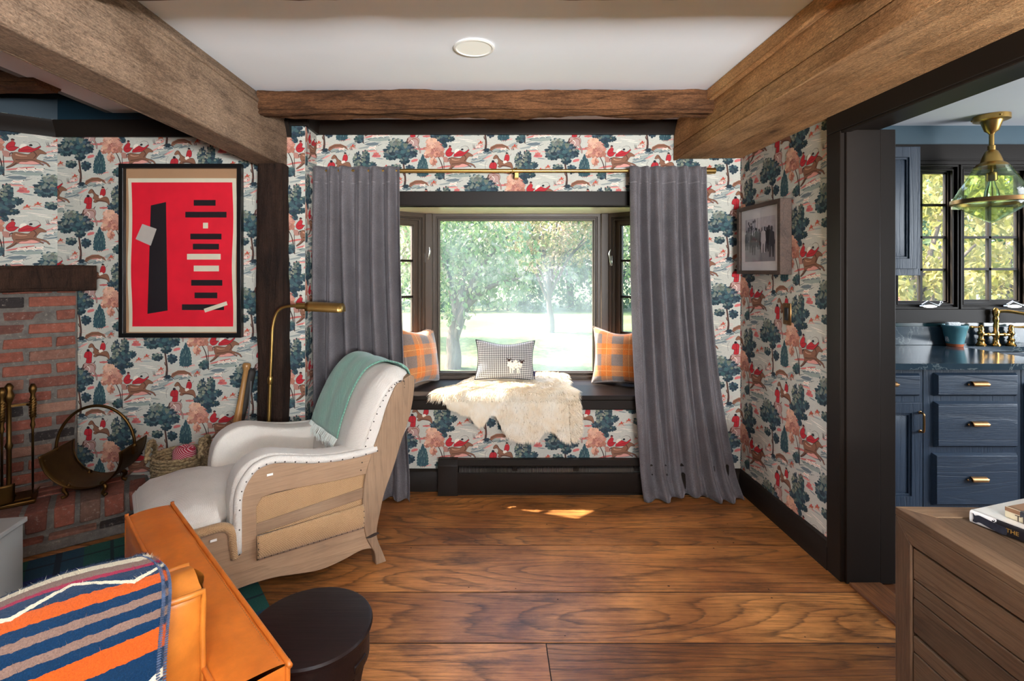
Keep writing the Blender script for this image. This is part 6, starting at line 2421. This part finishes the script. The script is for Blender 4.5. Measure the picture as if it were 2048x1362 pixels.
def raised_door(mb, x0, x1, z0, z1, y, st=0.055):
    t = 0.02
    mb.ring(rect(x0, x1, z0, z1), rect(x0 + st, x1 - st, z0 + st, z1 - st), y - t, y, XZ)
    mb.ring(rect(x0 + st, x1 - st, z0 + st, z1 - st), rect(x0 + st + 0.012, x1 - st - 0.012, z0 + st + 0.012, z1 - st - 0.012), y - t + 0.006, y, XZ)
    a = st + 0.014
    mb.box(x0 + a - 0.004, x1 - a + 0.004, y - 0.006, y, z0 + a - 0.004, z1 - a + 0.004)
    front = rect(x0 + a, x1 - a, z0 + a, z1 - a)
    inn = rect(x0 + a + 0.028, x1 - a - 0.028, z0 + a + 0.028, z1 - a - 0.028)
    vs = [(u, y - 0.006, v) for u, v in front] + [(u, y - 0.017, v) for u, v in inn]
    mb.add(vs, [(4, 5, 6, 7), (0, 1, 5, 4), (1, 2, 6, 5), (2, 3, 7, 6), (3, 0, 4, 7)])
def cup_pull(parent, x, y, z):
    m = MB()
    pts = []
    def f(u, v):
        a = PI * (0.02 + 0.60 * v)
        w = 0.052 * (1 - 0.25 * max(0, (abs(u * 2 - 1) - 0.75) / 0.25) ** 2)
        r = 0.020 * (1 - 0.75 * max(0, (abs(u * 2 - 1) - 0.78) / 0.22) ** 2)
        return (x + (u * 2 - 1) * w, y - r * math.sin(a) * 1.1 - 0.001, z + r * math.cos(a) * 0.9)
    m.grid(22, 12, f)
    m.ball((x - 0.055, y - 0.004, z), 0.006)
    m.ball((x + 0.055, y - 0.004, z), 0.006)
    m.build('handle', M_bronze, parent, smooth=60, solid=0.0015)
def base_unit(name, label, px0, px1, spec):
    x0, x1 = fx(px0), fx(px1)
    r = thing(name, label, 'cabinet', (x0, YF, 0.0), 0, 'slate blue kitchen base cabinets')
    W = x1 - x0
    m = MB()
    m.box(0.001, W - 0.001, 0.0, 0.60, 0.11, 0.872)
    m.build('body', M_blue, r)
    m = MB()
    m.box(0.0, W, 0.07, 0.10, 0.0, 0.11)
    m.build('toe_kick', M_black, r)
    for kind, a, b, za, zb in spec:
        m = MB()
        a, b = fx(a) - x0, fx(b) - x0
        za, zb = fz(za), fz(zb)
        if kind == 'drawer':
            front_panel(m, a, b, za, zb, 0.0)
            o = m.build('drawer', M_bluex, r, bevel=0.0015)
            cup_pull(o, (a + b) / 2, -0.021, (za + zb) / 2 + 0.004)
        else:
            raised_door(m, a, b, za, zb, 0.0)
            o = m.build('door', M_blue, r, bevel=0.0012)
            m = MB()
            hx = b - 0.012
            m.tube(smooth_path([(hx, -0.02, zb - 0.05), (hx, -0.042, zb - 0.052), (hx, -0.046, zb - 0.075), (hx, -0.046, zb - 0.125), (hx, -0.042, zb - 0.148), (hx, -0.02, zb - 0.15)], 4), 0.0055, 10)
            m.ball((hx, -0.022, zb - 0.05), 0.009, 0.004, 0.009)
            m.ball((hx, -0.022, zb - 0.15), 0.009, 0.004, 0.009)
            m.build('handle', M_bronze, o, smooth=60)
    return r
base_unit('base_cabinet', 'blue base cabinet with one drawer over a panelled door by the kitchen opening', 1690, 1845.5, [('drawer', 1700, 1838, 792, 746), ('door', 1700, 1838, 1010, 804)])
base_unit('base_cabinet', 'blue base cabinet of three stacked drawers with bronze cup pulls', 1846.5, 2041.5, [('drawer', 1866, 2032, 792, 745), ('drawer', 1866, 2032, 894, 802), ('drawer', 1863, 2032, 1010, 905)])
base_unit('base_cabinet', 'blue base cabinet under the kitchen sink at the frame edge', 2042.5, 2260, [('door', 2052, 2150, 1010, 765), ('door', 2153, 2250, 1010, 765)])
# worktop with the sink cut-out, and its upstand
sx0, sx1, sy0, sy1 = 3.03, 3.60, 2.80, 3.315
wt = MB()
xw0, xw1 = 1.74, 5.15
wt.box(xw0, sx0, 2.705, YK, 0.875, 0.908)
wt.box(sx1, xw1, 2.705, YK, 0.875, 0.908)
wt.box(sx0, sx1, sy1, YK, 0.875, 0.908)
wt.box(sx0, sx1, 2.705, sy0, 0.875, 0.908)
o = wt.build('worktop', M_stone, smooth=0, bevel=0.0)
tag(o, 'dark polished soapstone worktop along the kitchen window wall', 'worktop')
m = MB()
m.box(xw0, xw1, YK - 0.022, YK, 0.909, 1.03)
o = tag(m.build('backsplash_slab', M_stone, bevel=0.001), 'dark soapstone upstand behind the kitchen worktop', 'backsplash')
# herringbone tile
M_tile = simple('dark_teal_glazed_tile', (30, 62, 66), 0.12, var=0.35, vs=14, coat=0.5)
t = MB()
t.box(1.74, 5.15, YK - 0.004, YK - 0.001, 1.03, 1.085)
t.box(1.74, 2.02, YK - 0.004, YK - 0.001, 1.085, 1.40)
ux, uz = 0.055, 0.0155
s2 = math.sqrt(0.5)
zmin, zmax = 1.03, 1.37
for cx in range(0, 28):
    for cz in range(-6, 26):
        for d in (1, -1):
            x = 1.76 + cx * 0.078 + (0.039 if d < 0 else 0)
            z = 1.03 + cz * 0.022
            if z < zmin + 0.03 or z > zmax or x > 3.9:
                continue
            if x > 1.98 and z > 1.08:
                continue
            Mt = Matrix.Translation((x, YK - 0.005, z)) @ Matrix.Rotation(-d * PI / 4, 4, 'Y')
            t.cur = ((cx * 7 + cz * 3 + d) % 11 + 1) / 12
            t.box(-ux / 2 + 0.001, ux / 2 - 0.001, -0.004, 0.0, -uz / 2 + 0.001, uz / 2 - 0.001, Mt)
struct(t.build('wall_kitchen_tile', M_tile, bevel=0.0015))
r = thing('power_outlet', 'aged metal power outlet on the dark kitchen tile beside the jamb', 'outlet', (kx(1762, 3.38), YK - 0.012, kz(578, 3.38)))
m = MB(); m.box(-0.036, 0.036, -0.005, 0.002, -0.058, 0.058); m.build('plate', M_bronze, r, bevel=0.002)
for z in (-0.022, 0.022):
    m = MB(); m.ball((0.008, -0.005, z), 0.016, 0.003, 0.014); m.build('socket', M_black, r)
# wall cabinet
YU = 3.03
ux0, ux1 = (1700 - 985) * YU / 1024, (1841 - 985) * YU / 1024
uz0, uz1 = 1.4 - (551 - 541) * YU / 1024, 1.4 - (293 - 541) * YU / 1024
r = thing('wall_cabinet', 'slate blue panelled wall cabinet beside the kitchen window', 'cabinet', (ux0, YU, uz0))
m = MB(); m.box(0, ux1 - ux0, 0.0, YK - 0.03 - YU, 0, uz1 - uz0); m.build('body', M_blue, r, bevel=0.002)
m = MB(); raised_door(m, -0.02, ux1 - ux0 - 0.022, 0.04, uz1 - uz0 - 0.008, 0.0, 0.06); d_ = m.build('door', M_blue, r, bevel=0.0012)
m = MB(); m.box(ux1 - ux0 - 0.026, ux1 - ux0 - 0.018, -0.012, 0.0, 0.62, 0.665); m.box(ux1 - ux0 - 0.026, ux1 - ux0 - 0.018, -0.012, 0.0, 0.10, 0.145); m.build('hinge', M_bronze, d_)
r = thing('glass_jar', 'clear glass jar standing on top of the blue wall cabinet', 'jar', (ux0 + 0.22, YU + 0.17, uz1 + 0.001))
k = NT('clear_glass'); k.set(Base_Color=lin((240, 246, 244)), Roughness=0.03, IOR=1.35, Transmission_Weight=1.0)
M_clear = k.mat
m = MB(); m.lathe([(0.0, 0.002), (0.035, 0.002), (0.05, 0.03), (0.055, 0.07), (0.045, 0.105), (0.04, 0.12), (0.044, 0.128)], seg=28, cap=False); m.build('body', M_clear, r, smooth=60, solid=0.003)
m = MB(); m.lathe([(0.046, 0.13), (0.044, 0.138), (0.012, 0.15), (0.016, 0.165), (0.0, 0.172)], seg=24, cap=False); m.build('lid', M_clear, r, smooth=60)
# sink
r = thing('sink', 'white undermount kitchen sink below the brass faucet', 'sink', (sx0, sy0, 0.70))
m = MB()
W, D, H = sx1 - sx0, sy1 - sy0, 0.172
m.ring(rect(-0.03, W + 0.03, -0.03, D + 0.03), rect(0.012, W - 0.012, 0.012, D - 0.012), H - 0.012, H, XY)
m.ring(rect(0, W, 0, D), rect(0.012, W - 0.012, 0.012, D - 0.012), 0.0, H - 0.012, XY)
m.box(0, W, 0, D, -0.012, 0.0)
m.build('bowl', simple('white_fireclay', (238, 238, 234), 0.15, var=0.01), r, bevel=0.004)
m = MB(); m.lathe([(0.0, 0.002), (0.04, 0.002), (0.042, 0.005), (0.0, 0.004)], (W / 2, D / 2, 0), seg=24, cap=False); m.build('drain', M_chrome, r)
# bridge faucet
M_polbrass = simple('polished_brass', (220, 170, 92), 0.14, 1.0, var=0.05)
fxp = lambda px: (px - 985) * 3.345 / 1024
r = thing('faucet', 'polished brass bridge faucet with lever handles behind the kitchen sink', 'faucet', (fxp(1992), 3.345, 0.908))
dx = fxp(2022) - fxp(1992)
for s in (-1, 1):
    m = MB()
    m.lathe([(0.026, 0.0), (0.028, 0.008), (0.020, 0.018), (0.016, 0.03), (0.021, 0.04), (0.014, 0.05), (0.013, 0.068), (0.019, 0.078), (0.019, 0.09), (0.013, 0.098), (0.016, 0.112), (0.012, 0.122), (0.014, 0.130), (0.006, 0.138)], (s * dx, 0, 0), seg=22)
    p = m.build('valve', M_polbrass, r, smooth=50)
    m = MB()
    m.tube([(s * dx, 0, 0.124), (s * dx + s * 0.03, -0.006, 0.122), (s * dx + s * 0.07, -0.012, 0.124)], [0.005, 0.0045, 0.0085], 10)
    m.ball((s * dx + s * 0.074, -0.012, 0.124), 0.009)
    m.build('lever_handle', M_polbrass, p, smooth=60)
m = MB()
m.cyl((-dx, 0, 0.074), (dx, 0, 0.074), 0.0095, 16)
for x in (-dx * 0.55, dx * 0.55):
    m.lathe([(0.0095, -0.012), (0.014, -0.004), (0.014, 0.004), (0.0095, 0.012)], (x, 0, 0.074), seg=16, M=Mx)
m.build('bridge', M_polbrass, r, smooth=50)
m = MB()
m.lathe([(0.024, 0.0), (0.026, 0.008), (0.018, 0.02), (0.014, 0.05), (0.018, 0.06), (0.018, 0.088), (0.013, 0.1), (0.015, 0.13), (0.012, 0.15), (0.017, 0.165), (0.017, 0.18), (0.013, 0.19), (0.018, 0.205), (0.020, 0.225), (0.014, 0.240), (0.008, 0.248)], seg=22)
m.build('column', M_polbrass, r, smooth=50)
m = MB()
m.tube(smooth_path([(0.0, 0, 0.222), (0.05, -0.03, 0.228), (0.14, -0.09, 0.208), (0.18, -0.115, 0.196), (0.20, -0.128, 0.178), (0.20, -0.128, 0.155)], 5), 0.0105, 14)
m.build('spout', M_polbrass, r, smooth=180)
# pot with a scrubber
r = thing('pot', 'teal glazed pot with a bare terracotta foot at the left of the brass faucet', 'pot', (fxp(1904), 3.325, 0.909))
m = MB(); m.lathe([(0.046, 0.018), (0.066, 0.118), (0.070, 0.122), (0.070, 0.136), (0.063, 0.138), (0.058, 0.11), (0.044, 0.02)], seg=36, cap=False); m.build('glazed_body', simple('teal_glaze', (104, 158, 166), 0.18, var=0.12, vs=12, coat=0.4), r, smooth=45)
m = MB(); m.lathe([(0.0, 0.0), (0.042, 0.0), (0.046, 0.0185), (0.0, 0.022)], seg=36, cap=False); m.build('terracotta_foot', simple('terracotta', (196, 102, 62), 0.8, var=0.1), r, smooth=45)
r2 = thing('scrub_sponge', 'white speckled scrub sponge standing in the teal pot', 'sponge', (fxp(1904) - 0.012, 3.325, 0.909 + 0.028))
m = MB(); m.box(-0.043, 0.043, -0.014, 0.014, 0.0, 0.128)
def speck():
    k = NT('speckled_sponge')
    n = k.noise(k.coord(), 240, 2, 0.6)
    k.val(k.mix(k.math('GREATER_THAN', n, 0.56), lin((232, 232, 230)), lin((110, 112, 116))), k.b.inputs['Base Color'])
    k.set(Roughness=0.9)
    return k.mat
m.build('sponge', speck(), r2, bevel=0.008)
# pendant
r = thing('pendant_light', 'brass and clear glass cone pendant hanging from the kitchen ceiling', 'pendant lamp', (3.10, 3.18, 2.362))
m = MB(); m.lathe([(0.088, 0.0), (0.088, -0.03), (0.078, -0.034), (0.055, -0.034), (0.052, -0.04), (0.034, -0.095), (0.02, -0.105), (0.014, -0.115)], seg=40)
m.build('canopy', M_brass, r, smooth=40)
for i in range(3):
    a = i * 2.1 + 0.2
    m = MB(); m.ball((0.09 * math.cos(a), 0.09 * math.sin(a), -0.016), 0.006); m.build('screw', M_brass, r)
m = MB(); m.lathe([(0.0125, -0.112), (0.0125, -0.185), (0.019, -0.188), (0.019, -0.215), (0.03, -0.222), (0.044, -0.255), (0.046, -0.262), (0.054, -0.29), (0.07, -0.30), (0.084, -0.318), (0.086, -0.322), (0.078, -0.322)], seg=40, cap=False)
m.build('stem', M_brass, r, smooth=40)
def thin_glass(name, tint, base=0.05):
    gg = NT(name)
    tr, gl, lw, mx = gg.n('BsdfTransparent'), gg.n('BsdfGlossy'), gg.n('LayerWeight'), gg.n('MixShader')
    tr.inputs[0].default_value = lin(tint)
    gl.inputs['Roughness'].default_value = 0.04
    gg.l(gg.math('MULTIPLY_ADD', gg.math('POWER', lw.outputs['Facing'], 4.0), 0.5, base), mx.inputs[0])
    gg.l(tr.outputs[0], mx.inputs[1])
    gg.l(gl.outputs[0], mx.inputs[2])
    gg.l(mx.outputs[0], gg.out.inputs[0])
    bp_ = gg.n('Bump')
    bp_.inputs['Strength'].default_value = 0.25
    bp_.inputs['Distance'].default_value = 0.002
    gg.l(gg.noise(gg.coord(), 130, 2, 0.6), bp_.inputs['Height'])
    gg.l(bp_.outputs[0], gl.inputs['Normal'])
    return gg.mat
M_seeded = thin_glass('seeded_glass', (238, 246, 230))
m = MB(); m.lathe([(0.082, -0.318), (0.186, -0.522)], seg=56, cap=False); m.build('upper_glass', M_seeded, r, smooth=60, solid=0.003)
m = MB(); m.lathe([(0.182, -0.524), (0.196, -0.520), (0.198, -0.545), (0.184, -0.548)], seg=56, cap=False); m.lathe([(0.184, -0.548), (0.182, -0.524)], seg=56, cap=False); m.build('brass_ring', M_bronze, r, smooth=40)
m = MB(); m.lathe([(0.184, -0.545), (0.12, -0.592), (0.04, -0.648), (0.012, -0.664), (0.0, -0.666)], seg=56, cap=False); m.build('lower_glass', M_seeded, r, smooth=60, solid=0.003)
m = MB(); m.lathe([(0.008, -0.30), (0.008, -0.35), (0.026, -0.356), (0.028, -0.40), (0.022, -0.408)], seg=24); m.build('lamp_holder', M_bronze, r, smooth=40)
m = MB(); m.lathe([(0.016, -0.408), (0.02, -0.43), (0.034, -0.47), (0.038, -0.50), (0.03, -0.53), (0.0, -0.545)], seg=24, cap=False); m.build('bulb', M_clear, r, smooth=60)

# ---------------------------------------------------------------- garden seen through the windows
GZ = -0.35
def grass_mat():
    k = NT('lawn_grass')
    co = k.coord()
    a = k.noise(co, 0.35, 5, 0.65)
    b = k.noise(k.mapping(co, (1, 0.5, 1)), 9, 5, 0.7)
    c = k.mix(k.ramp(a, [(0.35, (0, 0, 0)), (0.65, (1, 1, 1))]), lin((66, 92, 42)), lin((108, 112, 72)))
    c = k.mix(1.0, c, k.ramp(b, [(0.3, (0.7,) * 3), (0.7, (1.25,) * 3)]), 'MULTIPLY')
    k.val(c, k.b.inputs['Base Color'])
    k.set(Roughness=0.95)
    k.bump(b, 0.8, 0.03)
    return k.mat
m = MB()
m.grid(60, 60, lambda u, v: (-40 + 90 * u, 3.95 + 60 * v * v, GZ + 0.10 * mnoise.noise(Vector((u * 9, v * 12, 0))) + 0.15 * v))
struct(m.build('lawn', grass_mat(), smooth=180))
def leaf_mat(name, c1, c2, c3):
    k = NT(name)
    at = k.n('Attribute', attribute_name='rnd')
    c = k.ramp(at.outputs['Fac'], [(0.0, lin(c1)), (0.5, lin(c2)), (1.0, lin(c3))])
    k.val(c, k.b.inputs['Base Color'])
    k.set(Roughness=0.55)
    tl = k.n('BsdfTranslucent')
    k.l(c, tl.inputs['Color'])
    mx = k.n('MixShader')
    mx.inputs[0].default_value = 0.45
    k.l(k.b.outputs[0], mx.inputs[1])
    k.l(tl.outputs[0], mx.inputs[2])
    k.l(mx.outputs[0], k.out.inputs[0])
    return k.mat
L_dog = leaf_mat('dogwood_leaf', (89, 128, 67), (134, 156, 102), (188, 177, 160))
L_pink = leaf_mat('turning_leaf', (112, 136, 76), (156, 152, 104), (192, 160, 140))
L_green = leaf_mat('green_leaf', (56, 89, 43), (83, 118, 56), (128, 152, 80))
L_far = leaf_mat('far_leaf', (67, 92, 67), (92, 120, 80), (136, 156, 104))
L_yel = leaf_mat('yellowing_leaf', (102, 113, 48), (152, 145, 67), (180, 164, 96))
M_bark = simple('grey_brown_bark', (104, 92, 80), 0.95, var=0.3, vs=9, bump=0.8, bs=24, bd=0.02, stretch=(3, 3, 0.6))
def tree(name, label, x, y, trunk_h, r0, crown, mat, nleaf, size, seed, cat='tree', group=None, lean=0.0, branches=7, drop=0.3):
    rr = random.Random(seed)
    z0 = GZ + 0.15 * math.sqrt(max(0, (y - 3.95) / 60)) - 0.12
    r = thing(name, label, cat, (x, y, z0), 0, group)
    m = MB()
    top = Vector((lean, 0, trunk_h))
    m.tube(smooth_path([(0, 0, -0.05), (lean * 0.1 + 0.03, 0, trunk_h * 0.3), (lean * 0.5 - 0.03, 0.02, trunk_h * 0.65), top, (lean * 1.2, 0, trunk_h * 1.35)], 4), [r0 * (1.5 if i == 0 else 1.12 if i == 1 else 1 - 0.045 * i) for i in range(17)], 10)
    for i in range(branches):
        t = rr.uniform(0.45, 1.1)
        p = Vector((lean * t, 0, trunk_h * t))
        c = rr.choice(crown)
        q = Vector((c[0] + rr.uniform(-c[3], c[3]) * 0.6, c[1] + rr.uniform(-c[4], c[4]) * 0.6, c[2] + rr.uniform(-0.2, 0.5) * c[5]))
        mid = p.lerp(q, 0.5) + Vector((0, 0, 0.12 * (q - p).length))
        m.tube(smooth_path([p, mid, q], 4), [r0 * (0.45 - 0.045 * k_) for k_ in range(9)], 7)
    m.build('trunk', M_bark, r, smooth=60)
    m = MB()
    tot = sum(c[3] * c[5] for c in crown)
    for cx, cy, cz, rx, ry, rz in crown:
        n = int(nleaf * rx * rz / tot)
        for _ in range(n):
            d = Vector((rr.gauss(0, 1), rr.gauss(0, 1), rr.gauss(0, 1))).normalized()
            rad = rr.uniform(0.35, 1.0) ** 0.55
            q = Vector((cx + d.x * rx * rad, cy + d.y * ry * rad, cz + d.z * rz * rad))
            cl = mnoise.noise(q * (1.4 / max(0.3, rx * 0.5)) + Vector((seed, 0, 0)))
            if cl < -0.12:
                continue
            q.z += cl * 0.25 * rz
            m.cur = min(0.99, max(0.02, 0.45 + 0.55 * cl + rr.uniform(-0.35, 0.35)))
            s = size * rr.uniform(0.6, 1.3)
            a = Vector((rr.uniform(-1, 1), rr.uniform(-1, 1), rr.uniform(-1.1, 0.3) - drop)).normalized()
            w = a.cross(Vector((rr.uniform(-1, 1), rr.uniform(-1, 1), rr.uniform(-1, 1)))).normalized()
            nn = a.cross(w) * s * 0.12
            m.add([q, q + a * s * 0.5 + w * s * 0.30 + nn, q + a * s, q + a * s * 0.5 - w * s * 0.30 + nn], [(0, 1, 2, 3)])
    m.build('foliage', mat, r, smooth='keep')
    return r
tree('tree', 'pale leaved dogwood with a stout trunk close beyond the bay window', -0.72, 9.0, 1.05, 0.17,
     [(0.3, 0, 2.7, 1.15, 1.0, 0.8), (-0.5, 0.2, 2.3, 1.0, 0.9, 0.9), (0.75, -0.1, 2.15, 0.85, 0.8, 0.55), (0.25, 0.1, 1.75, 0.7, 0.7, 0.45), (0.9, -0.2, 1.6, 0.55, 0.5, 0.40), (-0.1, 0, 3.6, 1.6, 1.2, 0.8), (0.1, 0, 1.25, 0.35, 0.35, 0.45)], L_dog, 11000, 0.105, 1, lean=0.1, branches=10)
tree('tree', 'slender tree with turning leaves on the lawn beyond the bay window', 1.53, 13.6, 1.5, 0.11,
     [(0.0, 0, 3.1, 1.5, 1.2, 0.9), (-0.9, 0.2, 2.9, 0.9, 0.9, 0.6), (0.9, 0, 2.6, 0.9, 0.8, 0.7), (0.2, 0, 4.3, 1.7, 1.3, 0.9), (-0.2, 0, 2.15, 0.8, 0.7, 0.45)], L_pink, 9000, 0.12, 2, branches=9)
tree('tree', 'thick leaved tree seen through the narrow window behind the gathered curtain by the armchair', -3.2, 12.5, 1.6, 0.14,
     [(0, 0, 3.0, 1.5, 1.3, 1.2), (0.7, 0, 2.2, 0.9, 0.9, 0.7), (-0.2, 0, 4.4, 1.6, 1.3, 1.0)], L_pink, 7000, 0.13, 3)
tree('tree', 'pale tree seen through the narrow window beside the pooling curtain', 4.6, 13.5, 1.6, 0.14,
     [(0, 0, 3.0, 1.6, 1.3, 1.2), (-0.9, 0, 2.3, 0.8, 0.9, 0.7), (0.2, 0, 4.5, 1.7, 1.3, 1.0)], L_dog, 7000, 0.13, 4)
rr = random.Random(66)
for i in range(12):
    x = -15 + i * 3.0 + rr.uniform(-0.8, 0.8)
    y = 25 + rr.uniform(-2.5, 4)
    tree('tree', 'distant woodland tree in the hazy row behind the lawn', x, y, 2.2, 0.2,
         [(0, 0, 4.4, 2.4, 2.0, 2.4), (0.9, 0, 2.6, 1.7, 1.5, 1.3), (-1.0, 0, 2.3, 1.7, 1.5, 1.3), (0.2, 0, 7.0, 2.4, 1.8, 1.6)], L_far if i % 3 else L_green, 3600, 0.34, 100 + i, group='woodland trees behind the lawn', branches=4)
for i in range(9):
    x = -13 + i * 3.4
    y = 21.5 + rr.uniform(-1, 1)
    tree('shrub', 'low rounded shrub at the far edge of the lawn', x, y, 0.4, 0.06, [(0, 0, 1.0, 1.6, 0.9, 1.0), (0.2, 0.3, 2.2, 1.5, 0.9, 1.0), (1.2, 0, 0.8, 1.0, 0.7, 0.8)], L_far, 2400, 0.22, 200 + i, 'shrub', 'shrubs along the lawn edge', branches=2)
for i, (x, y, h, lab, mt) in enumerate(((6.3, 7.6, 1.4, 'yellowing tree filling the kitchen window beside the blue wall cabinet', L_yel), (9.2, 9.2, 1.4, 'yellow green tree seen through the kitchen window behind the pendant', L_yel),
                                    (8.0, 8.2, 0.5, 'low green bush under the kitchen window view', L_green), (12.5, 13.5, 1.8, 'tall green tree far behind the kitchen window', L_green), (9.6, 12.4, 1.6, 'leafy tree beside the pale house beyond the kitchen', L_far))):
    cr = [(0, 0, 2.4, 1.3, 1.2, 1.1), (0.5, 0, 3.4, 1.4, 1.2, 1.0), (-0.6, 0, 1.7, 0.9, 0.8, 0.7)] if i != 2 else [(0, 0, 0.6, 1.5, 0.9, 0.55), (0.9, 0.2, 0.5, 0.9, 0.7, 0.45)]
    tree('tree' if i != 2 else 'bush', lab, x, y, h, 0.1, cr, mt, 6000 if i < 3 else 5000, 0.13 if i < 3 else 0.2, 300 + i, 'tree' if i != 2 else 'bush')
# neighbouring house
r = thing('house', 'pale sided house with a brick base beyond the kitchen window', 'house', (19.6, 21.0, 0.0))
m = MB(); m.box(-1.3, -0.3, 0, 3, 1.9, 3.1)
for i in range(11):
    m.box(-1.3, -0.3, -0.03, 0.0, 1.92 + i * 0.105, 2.0 + i * 0.105)
m.build('siding', simple('white_siding', (190, 196, 204), 0.7, var=0.04), r)
m = MB(); m.box(-1.32, -0.28, -0.04, 3, -0.2, 1.9); m.build('brick_base', simple('red_brick', (160, 96, 78), 0.9, var=0.2, vs=12), r)
m = MB(); m.extrude([(-1.5, 3.1), (-0.1, 3.1), (-0.8, 3.7)], -0.3, 3.2, XZ); m.build('roof', simple('grey_shingle', (110, 108, 108), 0.9, var=0.15), r)
